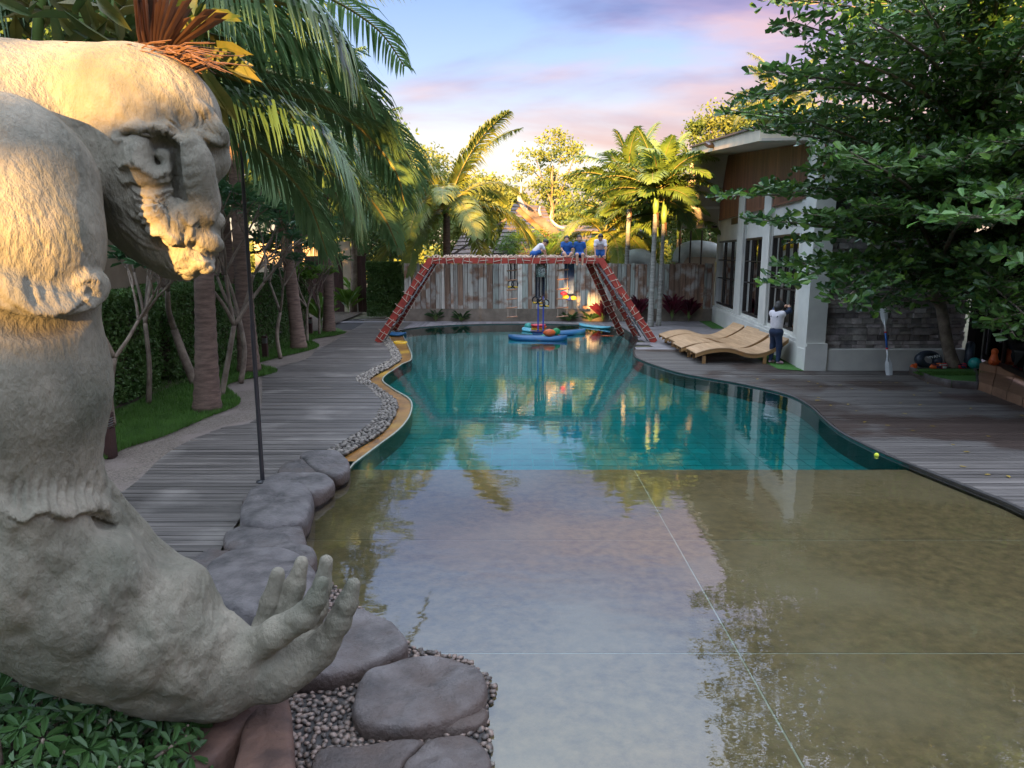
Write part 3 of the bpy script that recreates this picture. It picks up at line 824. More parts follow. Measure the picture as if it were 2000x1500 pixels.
def gen_lawn(n):
    y = 5 + 20 * rng.random(n) ** 1.5; xr = np.array([float(f_grass(v)) for v in y]); x = xr + .07 - (1.9) * rng.random(n) ** 1.3
    return np.stack([x, y, np.full(n, .01)], 1)
g_ = blades(90000, gen_lawn, 0.065, 0.012, grass_m, 'grass'); g_['label'] = 'short green grass along the pebble path under the palms'; g_['category'] = 'grass'

# ---- boulders
def boulder(name, px_pts, h, label, cat='boulder', mat=rock_m, group='boulders along the left edge of the pool', z0=-0.06, zt=None, dome=1.0, N=40):
    h = h * .66
    P = [G(a, b, (zt if zt is not None else h * 0.5)) for a, b in px_pts]
    P = catmull(P, 6, True); P = np.array(P)[:, :2]
    c = P.mean(0); rings = []
    prof = [(0.97, 0.0), (1.01, .35), (1.0, .66), (.965, .85), (.90, .95), (.74, 1.0), (.45, 1.02), (.2, 1.03)]
    V = []
    sd_ = rnd.random() * 50
    for s_, t in prof:
        for p in P:
            q = c + (p - c) * s_
            V.append((q[0], q[1], z0 + (h - z0) * (t if t < .9 else 0.9 + (t - .9) * dome)))
    V.append((c[0], c[1], z0 + (h - z0) * (0.9 + .15 * dome)))
    V = np.array(V); n = len(P); F = []; T3 = []
    for i in range(len(prof) - 1):
        for k in range(n): F.append((i * n + k, i * n + (k + 1) % n, (i + 1) * n + (k + 1) % n, (i + 1) * n + k))
    for k in range(n): T3.append(((len(prof) - 1) * n + k, (len(prof) - 1) * n + (k + 1) % n, len(V) - 1))
    # orientation
    ar = 0.5 * np.sum(P[:, 0] * np.roll(P[:, 1], -1) - np.roll(P[:, 0], -1) * P[:, 1])
    if ar < 0: F = [f[::-1] for f in F]; T3 = [f[::-1] for f in T3]
    nz = fbm(V * 3.0 + sd_, 4); up = np.clip((V[:, 2] - z0) / (h - z0), 0, 1)
    V[:, 2] += (nz * 0.055 + (.5 - np.abs(fbm(V * 6 + sd_, 4))) * .03 - .012 + fbm(V * 14 + sd_, 3) * .008) * up
    V[:, :2] += (V[:, :2] - c) / (np.linalg.norm(V[:, :2] - c, axis=1)[:, None] + .05) * (fbm(V * 2.6 + sd_ + 9, 4) * 0.075)[:, None]
    o = link(name, np_mesh(name, V - np.array([c[0], c[1], 0]), F, mat, True, T3))
    o.location = (c[0], c[1], 0)
    md = o.modifiers.new('sub', 'SUBSURF'); md.levels = 1; md.render_levels = 1
    return T(o, label, cat, group)
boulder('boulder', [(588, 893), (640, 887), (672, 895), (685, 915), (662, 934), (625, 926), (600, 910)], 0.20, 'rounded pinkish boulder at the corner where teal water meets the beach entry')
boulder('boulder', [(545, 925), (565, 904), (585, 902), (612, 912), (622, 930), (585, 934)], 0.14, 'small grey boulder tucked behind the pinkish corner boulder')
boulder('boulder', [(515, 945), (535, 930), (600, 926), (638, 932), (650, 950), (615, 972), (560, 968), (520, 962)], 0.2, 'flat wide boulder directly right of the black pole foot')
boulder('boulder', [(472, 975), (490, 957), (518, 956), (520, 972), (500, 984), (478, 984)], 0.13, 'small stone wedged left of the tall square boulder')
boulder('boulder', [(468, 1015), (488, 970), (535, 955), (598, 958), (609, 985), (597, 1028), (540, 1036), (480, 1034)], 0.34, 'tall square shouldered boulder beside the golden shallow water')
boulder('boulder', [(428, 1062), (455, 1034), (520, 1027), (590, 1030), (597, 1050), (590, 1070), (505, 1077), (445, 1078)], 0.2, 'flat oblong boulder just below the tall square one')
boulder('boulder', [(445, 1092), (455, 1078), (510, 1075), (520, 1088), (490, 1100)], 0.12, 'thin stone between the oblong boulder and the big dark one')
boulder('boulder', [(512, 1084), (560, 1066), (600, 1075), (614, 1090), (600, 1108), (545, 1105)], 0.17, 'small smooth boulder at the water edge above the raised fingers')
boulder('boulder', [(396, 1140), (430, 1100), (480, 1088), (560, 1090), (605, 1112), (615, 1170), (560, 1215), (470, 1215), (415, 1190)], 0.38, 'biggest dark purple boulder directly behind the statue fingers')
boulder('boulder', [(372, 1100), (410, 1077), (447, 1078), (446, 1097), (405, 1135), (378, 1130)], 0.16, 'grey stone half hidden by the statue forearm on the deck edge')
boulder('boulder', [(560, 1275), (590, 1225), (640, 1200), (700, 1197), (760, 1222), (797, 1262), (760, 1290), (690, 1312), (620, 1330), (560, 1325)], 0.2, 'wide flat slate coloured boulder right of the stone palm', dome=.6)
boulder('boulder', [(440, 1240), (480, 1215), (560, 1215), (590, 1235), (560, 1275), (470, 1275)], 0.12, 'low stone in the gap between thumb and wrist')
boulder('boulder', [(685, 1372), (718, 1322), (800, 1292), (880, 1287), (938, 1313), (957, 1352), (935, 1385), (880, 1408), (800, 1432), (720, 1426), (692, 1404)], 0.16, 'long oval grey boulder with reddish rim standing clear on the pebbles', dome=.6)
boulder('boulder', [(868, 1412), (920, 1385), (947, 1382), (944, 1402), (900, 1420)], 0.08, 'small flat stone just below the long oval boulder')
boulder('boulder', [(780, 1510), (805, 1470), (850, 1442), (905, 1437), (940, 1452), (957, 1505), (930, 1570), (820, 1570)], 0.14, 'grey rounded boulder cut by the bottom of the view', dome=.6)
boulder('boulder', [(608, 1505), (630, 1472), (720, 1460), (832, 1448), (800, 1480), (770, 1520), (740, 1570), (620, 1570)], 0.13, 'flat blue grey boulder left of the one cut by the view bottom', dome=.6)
boulder('boulder', [(490, 1420), (520, 1370), (548, 1362), (572, 1415), (582, 1500), (570, 1590), (450, 1600), (470, 1480)], 0.42, 'upright red brown rock standing on the pebbles under the hand', mat=rock_b, group='red brown rocks under the statue wrist')
boulder('boulder', [(275, 1480), (300, 1420), (345, 1390), (450, 1392), (520, 1375), (535, 1400), (495, 1450), (430, 1510), (340, 1540)], 0.44, 'broad red brown rock that carries the stone wrist', mat=rock_b, group='red brown rocks under the statue wrist')
boulder('boulder', [(-120, 1300), (-60, 1210), (20, 1190), (90, 1230), (110, 1320), (60, 1400), (-80, 1420)], 0.55, 'dark red brown rock in shade below the stone elbow', mat=rock_b, group='red brown rocks under the statue wrist')

# ---- pebbles
def ico(r=1.0):
    import bmesh
    bm = bmesh.new(); bmesh.ops.create_icosphere(bm, subdivisions=1, radius=r)
    V = np.array([v.co[:] for v in bm.verts]); F = np.array([[v.index for v in f.verts] for f in bm.faces]); bm.free(); return V, F
IV, IF = ico()
def poisson(gen, r, n):
    cell = {}; out = []
    for x, y in gen(n):
        k = (int(math.floor(x / r)), int(math.floor(y / r)))
        if any((x - q[0]) ** 2 + (y - q[1]) ** 2 < r * r for i in (-1, 0, 1) for j in (-1, 0, 1) for q in cell.get((k[0] + i, k[1] + j), ())): continue
        cell.setdefault(k, []).append((x, y)); out.append((x, y))
    return out
pebs = [np_mesh('pebble', IV * (rng.random((len(IV), 1)) * .25 + .85) * np.array([1.1 + .3 * (i % 3) / 2, .85, .6]), IF, pebble_m, True) for i in range(4)]
pebs2 = [np_mesh('pale_pebble', IV * (rng.random((len(IV), 1)) * .25 + .85) * np.array([1.2, .85, .65]), IF, pebble_l, True) for i in range(4)]
def pebble_bed(name, pts, size, z, variants, mat, lab, parent_mat):
    base = root(name, (0, 0, 0), lab, 'pebbles'); del base['category']; base['kind'] = 'structure'
    pts = sorted(pts, key=lambda p: p[0] ** 2 + p[1] ** 2)
    for x, y in pts[:300]:
        o = link('pebble', rnd.choice(variants), base); s_ = size * (0.75 + .6 * rnd.random())
        o.location = (x, y, z + rnd.random() * size * .2); o.scale = (s_, s_, s_); o.rotation_euler = (0, 0, rnd.random() * 6)
    rest = np.array(pts[300:])
    if len(rest):
        n = len(rest); sc = size * (0.75 + .6 * rng.random(n)); a = rng.random(n) * 6.28
        B = IV * np.array([1.2, .85, .62])
        V = np.empty((n, len(IV), 3))
        V[:, :, 0] = (B[None, :, 0] * np.cos(a)[:, None] - B[None, :, 1] * np.sin(a)[:, None]) * sc[:, None] + rest[:, 0:1]
        V[:, :, 1] = (B[None, :, 0] * np.sin(a)[:, None] + B[None, :, 1] * np.cos(a)[:, None]) * sc[:, None] + rest[:, 1:2]
        V[:, :, 2] = B[None, :, 2] * sc[:, None] + z + size * .1
        F = (IF[None] + (np.arange(n) * len(IV))[:, None, None]).reshape(-1, 3)
        me = np_mesh(name, V.reshape(-1, 3), F, parent_mat, True)
        o = link('loose_pebbles', me, base); o['kind'] = 'stuff'
    return base
peb_f = pm('mixed pebble', (0.20, 0.15, 0.12), (0.06, 0.05, 0.042), 22, 0.45, detail=1, lo=0.42, hi=0.58)
peb_g = pm('mixed pale pebble', (0.30, 0.27, 0.22), (0.075, 0.065, 0.055), 14, 0.6, detail=1, lo=0.42, hi=0.6)
def gen_near(n):
    for _ in range(n):
        y = 3.0 + 2.6 * rnd.random(); x = -2.0 + (float(f_near(y)) + 2.0) * rnd.random() + .03
        yield x, y
struct('pebble_setting_bed', strip_mesh('pebble_setting_bed', const(-2.4), lambda y: float(f_near(y)) + .02, 2.4, 6.0, -0.03, mortar_m, .1))
pebble_bed('pebble_bed', poisson(gen_near, 0.035, 26000), 0.0225, -0.022, pebs, pebble_m, 'brown river pebbles set between the foreground boulders', peb_f)
def gen_strip(n):
    ya, yb = G(640, 885)[1], y_l0 - .2
    for _ in range(n):
        y = ya + (yb - ya) * rnd.random() ** 1.6; a, b = float(f_peb(y)), float(f_rout(y)); yield a + (b - a) * rnd.random(), y
struct('pebble_strip_bed', strip_mesh('pebble_strip_bed', lambda y: float(f_peb(y)) - .05, f_rout, G(640, 885)[1] - .3, y_l0, -0.034, mortar_m, .1))
pebble_bed('pebble_strip', poisson(gen_strip, 0.062, 26000), 0.040, -0.015, pebs2, pebble_l, 'pale rounded pebbles between the deck and the golden rim', peb_g)

# ---- back fence of upright planks on a low wall
FY = float(G(1000, 628)[1]) + .15
fx0, fx1 = A(790, 570, FY)[0], A(1392, 570, FY)[0]
fz1 = A(1000, 515, FY)[2]; fz0 = A(1000, 603, FY)[2]
fr = root('plank_fence', (0, FY, 0), 'tall fence of mismatched weathered upright planks across the far end of the pool', 'fence')
part('plinth', MB().box(((fx0 + fx1) / 2, FY + .1, fz0 / 2 - .02), (fx1 - fx0, .28, fz0 + .04)), pm('stained plinth concrete', (0.22, 0.18, 0.14), (0.12, 0.10, 0.075), 2, 0.9, 0.4, 20), fr)
part('backing_board', MB().box(((fx0 + fx1) / 2, FY + .11, (fz0 + fz1) / 2), (fx1 - fx0, .02, fz1 - fz0 - .1)), gate_m, fr)
for zz in (fz0 + .3, fz1 - .35):
    part('rail', MB().box(((fx0 + fx1) / 2, FY + .15, zz), (fx1 - fx0, .05, .1)), gate_m, fr)
x = fx0
while x < fx1 - .05:
    w = min(rnd.choice((.13, .16, .19, .22, .24)), fx1 - x)
    tz = fz1 + rnd.uniform(-.035, .03); yo = rnd.uniform(-.02, .02)
    mt = rnd.choices(fence_ms, (3.5, 3.5, 2, 3) if x < 4.2 else (2, 4.5, 1.5, .5))[0]
    part('plank', MB().hexa([(x, FY + yo, fz0 + .003), (x + w - .012, FY + yo, fz0 + .003), (x + w - .012, FY + yo + .035, fz0 + .003), (x, FY + yo + .035, fz0 + .003)],
        [(x + rnd.uniform(0, .01), FY + yo, tz), (x + w - .012 - rnd.uniform(0, .01), FY + yo, tz + rnd.uniform(-.02, .02)), (x + w - .014, FY + yo + .035, tz), (x + .004, FY + yo + .035, tz)]), mt, fr)
    x += w

# ---- pool house on the right
bA, bB = G(1389, 627), G(1570, 724)
bA[2] = bB[2] = 0
fd = bB - bA; flen = np.linalg.norm(fd); fd = fd / flen                # along facade towards camera
fn = np.array([-fd[1], fd[0], 0.0])
if fn[0] > 0: fn = -fn                                                 # outward, to the pool
def W1(px, py, off=0.0): return PL(px, py, bA + fn * off, fn)
def sz(p, off=0.0):
    q = np.array(p) - bA; return float(q @ fd), float(p[2])
def fp(s_, z, off=0.0): return bA + fd * s_ + fn * off + np.array([0, 0, z])
house = root('pool_house', (float(bB[0]), float(bB[1]), 0), 'white pool house with brown boarding above three barred windows right of the pool', 'building')
TH = 0.25
def f1box(s0, s1, z0, z1, o0, o1):
    return MB().hexa([fp(s0, z0, o1), fp(s1, z0, o1), fp(s1, z0, o0), fp(s0, z0, o0)], [fp(s0, z1, o1), fp(s1, z1, o1), fp(s1, z1, o0), fp(s0, z1, o0)])
WO = -0.12     # wall face sits a little inside the plinth
sA = 0.0; sB = flen
def S1(px, py): return sz(W1(px, py, WO))[0]
def Z1(px, py): return sz(W1(px, py, WO))[1]
zbase = sz(W1(1562, 672))[1]
wins = [(1399, 1440, 470, 600), (1452, 1490, 466, 625), (1504, 1559, 461, 655)]
wr = []
for x0_, x1_, yt, yb in wins:
    wr.append((S1(x0_, 500), S1(x1_, 500)))
wz0 = Z1(1440, 612); wz1 = Z1(1452, 466)
wz0 = (Z1(1440, 608) + Z1(1490, 627) + Z1(1558, 655)) / 3
zbr = np.mean([Z1(1440, 418), Z1(1490, 406), Z1(1556, 388)])          # bottom of brown boarding
print('FACADE', flen, zbase, wz0, wz1, zbr, wr, F2Y)
part('plinth', f1box(sA - .05, sB, -0.04, zbase, 0, -0.5), white_m, house)
part('sill_course', f1box(sA - .05, sB, zbase, zbase + .07, -.03, -0.5), white_m, house)
cols = [sA] + [v for w_ in wr for v in w_] + [sB - .12]
zt_wall = Z1(1500, 300) + .3
zt_wall = 4.9
piers = [(sA, wr[0][0]), (wr[0][1], wr[1][0]), (wr[1][1], wr[2][0]), (wr[2][1], sB + WO)]
for a, b in piers:
    part('pier', f1box(a, b, zbase + .07, zbr + .9, WO, WO - TH), white_m, house)
for a, b in wr:
    part('wall', f1box(a, b, wz1, zbr, WO - .06, WO - TH), white_m, house)
    part('wall', f1box(a, b, zbase + .07, wz0, WO - .04, WO - TH), white_m, house)
# dim room behind the windows
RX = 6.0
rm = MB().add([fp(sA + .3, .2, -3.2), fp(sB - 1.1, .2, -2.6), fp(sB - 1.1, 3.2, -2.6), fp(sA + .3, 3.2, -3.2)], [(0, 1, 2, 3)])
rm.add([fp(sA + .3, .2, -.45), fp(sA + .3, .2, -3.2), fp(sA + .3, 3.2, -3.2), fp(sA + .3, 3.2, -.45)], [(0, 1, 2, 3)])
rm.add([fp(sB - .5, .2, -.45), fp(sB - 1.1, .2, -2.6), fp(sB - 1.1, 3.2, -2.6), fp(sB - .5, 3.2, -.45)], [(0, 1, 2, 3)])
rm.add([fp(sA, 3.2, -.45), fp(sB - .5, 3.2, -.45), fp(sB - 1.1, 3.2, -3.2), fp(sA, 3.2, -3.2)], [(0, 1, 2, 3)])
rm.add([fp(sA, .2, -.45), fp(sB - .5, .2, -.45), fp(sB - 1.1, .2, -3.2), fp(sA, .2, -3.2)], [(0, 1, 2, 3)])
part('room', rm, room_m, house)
for wi, (a, b) in enumerate(wr):
    wf = part('window', MB(), dark_m, house)
    m = MB(); t = .07; D0, D1 = WO - .05, WO - .13
    def fb(s0, s1, z0, z1, o0=D0, o1=D1):
        q = f1box(s0, s1, z0, z1, o0, o1); m.add(q.v, q.f)
    fb(a, b, wz1 - t, wz1); fb(a, b, wz0, wz0 + t); fb(a, a + t, wz0 + t, wz1 - t); fb(b - t, b, wz0 + t, wz1 - t)
    bpy.data.objects.remove(wf)
    wf = part('window', m, dark_m, house)
    n = 3 if wi < 2 else 4
    for k in range(1, n):
        s_ = a + (b - a) * k / n
        mm = f1box(s_ - .018, s_ + .018, wz0 + t, wz1 - t, D0 - .01, D1 + .02)
        part('bar', mm, dark_m, wf)
    for k in range(1, 3):
        z_ = wz0 + (wz1 - wz0) * (0.42 if k == 1 else .70)
        part('bar', f1box(a + t, b - t, z_ - .018, z_ + .018, D0 - .004, D1 + .026), dark_m, wf)
    part('pane', f1box(a + t, b - t, wz0 + t, wz1 - t, D1 + .016, D1 + .006), glass_m, wf)
    for (c0, c1) in ((a + .1, a + .42), (b - .36, b - .1)):
        cm_ = MB(); k = 9
        for i in range(k):
            s0 = c0 + (c1 - c0) * i / k; s1 = c0 + (c1 - c0) * (i + 1) / k; o0 = -.5 - (.05 if i % 2 else 0); o1 = -.5 - (0 if i % 2 else .05)
            cm_.add([fp(s0, wz0, o0), fp(s1, wz0, o1), fp(s1, wz1, o1), fp(s0, wz1, o0)], [(0, 1, 2, 3)])
        part('curtain', cm_, curtain_m, house)
# roof profile: overhang edge traced at its own distance, extruded back over the facade
OV = 1.25
prof = [sz(W1(a, b, OV)) for a, b in ((1333, 446), (1351, 303), (1483, 275))]

print('ROOF', prof)
# boards under the eave line
def roof_z(s_): return float(np.interp(s_, [p[0] for p in prof], [p[1] for p in prof]))
step = 0.17; s_ = sA
while s_ < sB - .05:
    e = min(s_ + step - .012, sB - .05)
    inpier = False
    z0 = zbr
    za, zb_ = roof_z(s_) - .02, roof_z(e) - .02
    if min(za, zb_) > z0 + .02:
        q = MB().hexa([fp(s_, z0, WO + .012), fp(e, z0, WO + .012), fp(e, z0, WO - .03), fp(s_, z0, WO - .03)], [fp(s_, za, WO + .012), fp(e, zb_, WO + .012), fp(e, zb_, WO - .03), fp(s_, za, WO - .03)])
        part('wall_board', q, brown_m, house)
    s_ += step
for (a, b) in ((piers[1][0] + .02, piers[1][1] - .02), (piers[2][0] + .02, piers[2][1] - .02)):
    part('post', f1box(a, b, zbase + .08, zbr + .55 if a < piers[2][0] else zbr + .75, WO + .05, WO + .014), white_m, house)
part('skirting', f1box(sA + .02, sB - .1, zbr - .06, zbr, WO + .03, WO + .001), brown_m, house)
# roof pieces
def slab(p, q, t, o0, o1):
    (s0, z0), (s1, z1) = p, q
    return MB().hexa([fp(s0, z0, o0), fp(s1, z1, o0), fp(s1, z1, o1), fp(s0, z0, o1)][::1], [fp(s0, z0 + t, o0), fp(s1, z1 + t, o0), fp(s1, z1 + t, o1), fp(s0, z0 + t, o1)])
part('eave_panel', MB().hexa([fp(prof[0][0], prof[0][1], OV), fp(prof[1][0], prof[1][1], OV), fp(prof[1][0], prof[1][1], -6), fp(prof[0][0], prof[0][1], -6)],
     [fp(prof[0][0] - .12, prof[0][1], OV), fp(prof[1][0] - .12, prof[1][1] + .05, OV), fp(prof[1][0] - .12, prof[1][1] + .05, -6), fp(prof[0][0] - .12, prof[0][1], -6)]), beige_m, house)
zc_ = (prof[0][1] * .72 + prof[1][1] * .28); sc_ = prof[0][0] * .72 + prof[1][0] * .28
part('eave_batten', MB().hexa([fp(sc_ + .01, zc_, OV - .01), fp(sc_ + .06, zc_, OV - .01), fp(sc_ + .06, zc_, -1), fp(sc_ + .01, zc_, -1)], [fp(sc_ + .03, zc_ + .09, OV - .01), fp(sc_ + .08, zc_ + .09, OV - .01), fp(sc_ + .08, zc_ + .09, -1), fp(sc_ + .03, zc_ + .09, -1)]), white_m, house)
part('soffit', slab(prof[1], prof[2], .06, OV - .05, -6), beige_m, house)
part('fascia', slab((prof[1][0] - .1, prof[1][1] + .0), (prof[2][0], prof[2][1]), .30, OV, OV - .05), fascia_m, house)
part('roof_sheet', slab((prof[1][0] - .15, prof[1][1] + .3), (prof[2][0], prof[2][1] + .3), .05, OV + .06, -6), roof_m, house)
# small flood light on the fascia, wall lamp
fl_ = W1(1388, 284, OV + .1)
q = MB().box(fl_, (.32, .22, .1), rotz(.4) @ rotx(.5)); q.tube([fl_ + np.array([0, .0, 0]), fl_ - fn * .12], .02, 6)
part('flood_light', q, dark_m, house)
part('vent_grille', f1box(S1(1427, 431), S1(1442, 431), Z1(1435, 437), Z1(1435, 425), WO - .02, WO - .06), dark_m, house)
q = W1(1395, 443, .3); part('flood_light', MB().box(q, (.2, .2, .08)), dark_m, house)
# front wall facing the camera
xB = float(bB[0]); yB = float(bB[1])
def X2(px, py=690, y=None): return float(A(px, py, y or yB)[0])
def Z2(py, px=1700): return float(A(px, py, yB)[2])
xe = X2(1892)
zp = Z2(683)
part('plinth', MB().box(((xB + xe) / 2, yB + .25, zp / 2 - .02), (xe - xB, .5, zp + .04)), white_m, house)
xc0, xc1 = xB + .02, X2(1612)
zroof = prof[2][1] - .02; RC = fp(prof[2][0], 0, OV)
part('corner_pier', MB().box(((xc0 + xc1) / 2, yB + .35, (zp + zroof) / 2), (xc1 - xc0 - .004, .6, zroof - zp)), white_m, house)
part('wall', MB().box(((xc1 + xe) / 2, yB + .46, (zp + zroof) / 2), (xe - xc1, .3, zroof - zp)), mortar_m, house)
part('roof_sheet', MB().prism([RC + [-.06, -.06, zroof + .33], [16, RC[1] - .06, zroof + .33], [16, yB + 6, zroof + .33], fp(prof[2][0], zroof + .33, -6), ], (0, 0, .05)), roof_m, house)
part('fascia', MB().prism([RC + [0, 0, zroof + .02], [16, RC[1], zroof + .02], [16, RC[1], zroof + .32], RC + [0, 0, zroof + .32]], (0, .05, 0)), fascia_m, house)
part('soffit', MB().prism([RC + [.02, .06, zroof + .02], [16, RC[1] + .06, zroof + .02], [16, yB + 1.0, zroof + .02], [xB - .2, yB + 1.0, zroof + .02]], (0, 0, .04)), beige_m, house)
# slate cladding stones
stones = []
z = zp + .004
while z < 3.0:
    h = rnd.choice((.09, .12, .14, .17))
    x = xc1 + .004
    while x < xe - .03:
        w = min(rnd.uniform(.16, .48), xe - x)
        if rnd.random() < .25 and h > .13:
            stones.append((x, z, w, h / 2)); stones.append((x, z + h / 2, w, h / 2))
        else: stones.append((x, z, w, h))
        x += w
    z += h
stones.sort(key=lambda s_: -s_[2] * s_[3] if s_[1] < 2.3 else 1)
print('STONES', len(stones), xc1, xe, yB, zp)
rest = MB()
for i, (x, z, w, h) in enumerate(stones):
    d_ = rnd.uniform(.03, .10)
    b_ = MB().hexa([(x + .004, yB + .3 - d_, z + .004), (x + w - .004, yB + .3 - d_ + rnd.uniform(-.015, .015), z + .004), (x + w - .003, yB + .303, z + .003), (x + .003, yB + .303, z + .003)],
                   [(x + .008, yB + .3 - d_ - rnd.uniform(-.01, .02), z + h - .006), (x + w - .006, yB + .3 - d_, z + h - .006), (x + w - .003, yB + .303, z + h - .003), (x + .003, yB + .303, z + h - .003)])
    if i < 300: part('stone', b_, slate_m, house)
    else: rest.add(b_.v, b_.f)
if rest.v:
    o = part('stone_courses', rest, slate_m, house); o['kind'] = 'stuff'
part('post', MB().box((xe + .09, yB - .02, 1.6), (.17, .3, 3.3)), dark_m, house)
part('downpipe', MB().tube([(X2(1907), yB - .12, -.02), (X2(1907), yB - .12, 3.6)], .05, 10), white_m, house, True)
# glazed front coming towards the camera on the right
g0 = np.array([X2(1915), yB - .1, 0]); g1 = G(2075, 770, .32); g1[2] = 0; g1 = g0 + (g1 - g0) * 1.5
gd = g1 - g0; gl_ = np.linalg.norm(gd); gd /= gl_; gn = np.array([gd[1], -gd[0], 0]); 
if gn[0] > 0: gn = -gn
def gp(s_, z, o): return g0 + gd * s_ + gn * o + np.array([0, 0, z])
def gbox(s0, s1, z0, z1, o0, o1): return MB().hexa([gp(s0, z0, o0), gp(s1, z0, o0), gp(s1, z0, o1), gp(s0, z0, o1)], [gp(s0, z1, o0), gp(s1, z1, o0), gp(s1, z1, o1), gp(s0, z1, o1)])
gz = 0.30
dr = part('glass_door', gbox(0, gl_, gz, gz + .1, .03, -.05), dark_m, house)
n = 5
for k in range(n + 1):
    s_ = gl_ * k / n; part('door_stile', gbox(max(s_ - .04, 0.001), min(s_ + .04, gl_), gz + .1, 3.0, .028, -.048), dark_m, dr)
for z in (1.15, 2.2, 2.95): part('door_rail', gbox(.05, gl_ - .05, z - .035, z + .035, .02, -.04), dark_m, dr)
part('pane', gbox(.02, gl_ - .02, gz + .1, 2.94, -.004, -.014), glass_m, dr)
part('door_head', gbox(0, gl_, 3.0, zroof, .04, -.3), dark_m, house)
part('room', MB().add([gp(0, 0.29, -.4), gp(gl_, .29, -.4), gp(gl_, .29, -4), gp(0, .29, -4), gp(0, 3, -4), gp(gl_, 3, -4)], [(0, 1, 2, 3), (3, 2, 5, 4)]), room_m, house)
# pale things seen through the glass
for s_, z, w, h in ((.9, .62, .5, .22), (.6, .95, .22, .3), (1.15, .98, .7, .3)):
    part('stored_box', gbox(s_, s_ + w, z, z + h, -.7, -1.0), curtain_m, house)
# steps in front
def gpoly(pts, z0, z1, mat, name, par):
    P = [G(a, b, z1) for a, b in pts]
    return part(name, MB().hexa([(p[0], p[1], z0) for p in P], [tuple(p) for p in P]), mat, par)
steps = root('tiled_steps', (11, 14, 0), 'brown tiled steps below the glass doors at the right edge', 'steps')
# lower step broken into tiles
L0, L1, R0, R1 = G(1912, 745, .17), G(2110, 815, .17), G(1912, 722, .17), G(2150, 770, .17)
for k in range(6):
    a, b = k / 6, (k + 1) / 6 - .006
    q = [L0 + (L1 - L0) * a, L0 + (L1 - L0) * b, R0 + (R1 - R0) * b, R0 + (R1 - R0) * a]
    part('step_tile', MB().hexa([(p[0], p[1], -.03) for p in q], [tuple(p) for p in q]), step_m, steps)
R2, R3 = gp(0, 0, -.2), gp(gl_, 0, -.2)
R0b, R1b = R0 + np.array([0, 0, .15]), R1 + np.array([0, 0, .15])
for k in range(6):
    a, b = k / 6, (k + 1) / 6 - .006
    q = [R0b + (R1b - R0b) * a, R0b + (R1b - R0b) * b, R2 + (R3 - R2) * b, R2 + (R3 - R2) * a]
    part('step_tile', MB().hexa([(p[0], p[1], -.03) for p in q], [(p[0], p[1], .32) for p in q]), step_m, steps)
# turf strips by the house
struct('artificial_turf', joined('artificial_turf', [np_mesh('q', [fp(-.4, .012, .02), fp(-.4, .012, .55), fp(3.2, .012, .5), fp(3.2, .012, .02)], [(0, 1, 2, 3)], turf_m),
     np_mesh('q', [fp(sB - 3.6, .012, .02), fp(sB - 3.6, .012, .75), fp(sB - .15, .012, .55), fp(sB + .1, .012, .02)], [(0, 1, 2, 3)], turf_m)], turf_m))

# ---- garden side: rendered walls, house beyond, gate
WX = -9.2
gw = root('garden_wall', (WX, 14, 0), 'plain grey beige rendered building wall behind the left hedge', 'wall')
part('wall', MB().box((WX - .1, 14, 1.55), (.2, 18, 3.1)), tan_m, gw)
gy = float(G(680, 610)[1])
gate = root('garden_gate', (float(A(685, 600, gy)[0]), gy, 0), 'dark maroon boarded gate panels standing open at the end of the deck', 'gate')
zt = float(A(680, 500, gy)[2])
def gatepanel(p0, p1):
    a, b = A(p0, 600, gy)[0], A(p1, 600, gy)[0]; n = max(2, int((b - a) / .16)); 
    for k in range(n):
        u, v = a + (b - a) * k / n, a + (b - a) * (k + 1) / n - .01
        part('board', MB().box(((u + v) / 2, gy, zt / 2), (v - u, .05, zt)), gate_m, gate)
gatepanel(600, 654); gatepanel(654.5, 673); gatepanel(700, 718)
part('gate_post', MB().box((A(699, 600, gy)[0] - .02, gy - .01, zt / 2 + .02), (.05, .08, zt + .04)), white_m, gate)
lane = root('lane_wall', (-11, 38, 0), 'tan wall with an orange door leaf beyond the open gate', 'wall')
part('wall', MB().box((-11, 38, 1.7), (5, .2, 3.4)), tan_m, lane)
part('door', MB().box((A(693, 550, 37.8)[0], 37.8, 1.3), (.35, .08, 2.4)), roofo_m, lane)
# shingled temple-style roofs behind the fence
tp = root('temple_pavilion', (float(A(1020, 480, 40)[0]), 40, 0), 'dark shingled pavilion roof with orange gable boards behind the fence', 'building')
def spoly(pts, mat, name, thick=.25, par=tp):
    P = [A(a, b, Y) for a, b, Y in pts]
    n = np.cross(P[1] - P[0], P[2] - P[0]); n /= np.linalg.norm(n)
    if n[1] > 0: n = -n
    return part(name, MB().prism(P, -n * thick), mat, par)
# front roof slope laid in courses of shingles
def courses(tl, tr, br, bl, n, name='shingle_course'):
    tl, tr, br, bl = [A(*p) for p in (tl, tr, br, bl)]
    nrm = np.cross(tr - tl, bl - tl); nrm /= np.linalg.norm(nrm)
    if nrm[1] > 0: nrm = -nrm
    for i in range(n):
        a, b = i / n, (i + 1) / n
        p0, p1 = tl + (bl - tl) * a, tr + (br - tr) * a; q0, q1 = tl + (bl - tl) * b, tr + (br - tr) * b
        m = max(2, int(np.linalg.norm(q1 - q0) / .9)); mb = MB()
        part(name, MB().prism([p0, p1, q1 + nrm * .06, q0 + nrm * .06], -nrm * .05), roof_m, tp)
    return nrm
courses((1003, 398, 43), (1062, 402, 43), (1110, 505, 36), (960, 505, 36), 14)
courses((1062, 440, 42.5), (1250, 440, 42.5), (1270, 510, 37), (1085, 510, 37), 10)
courses((905, 452, 42), (972, 447, 42), (958, 512, 38), (872, 512, 38), 8)
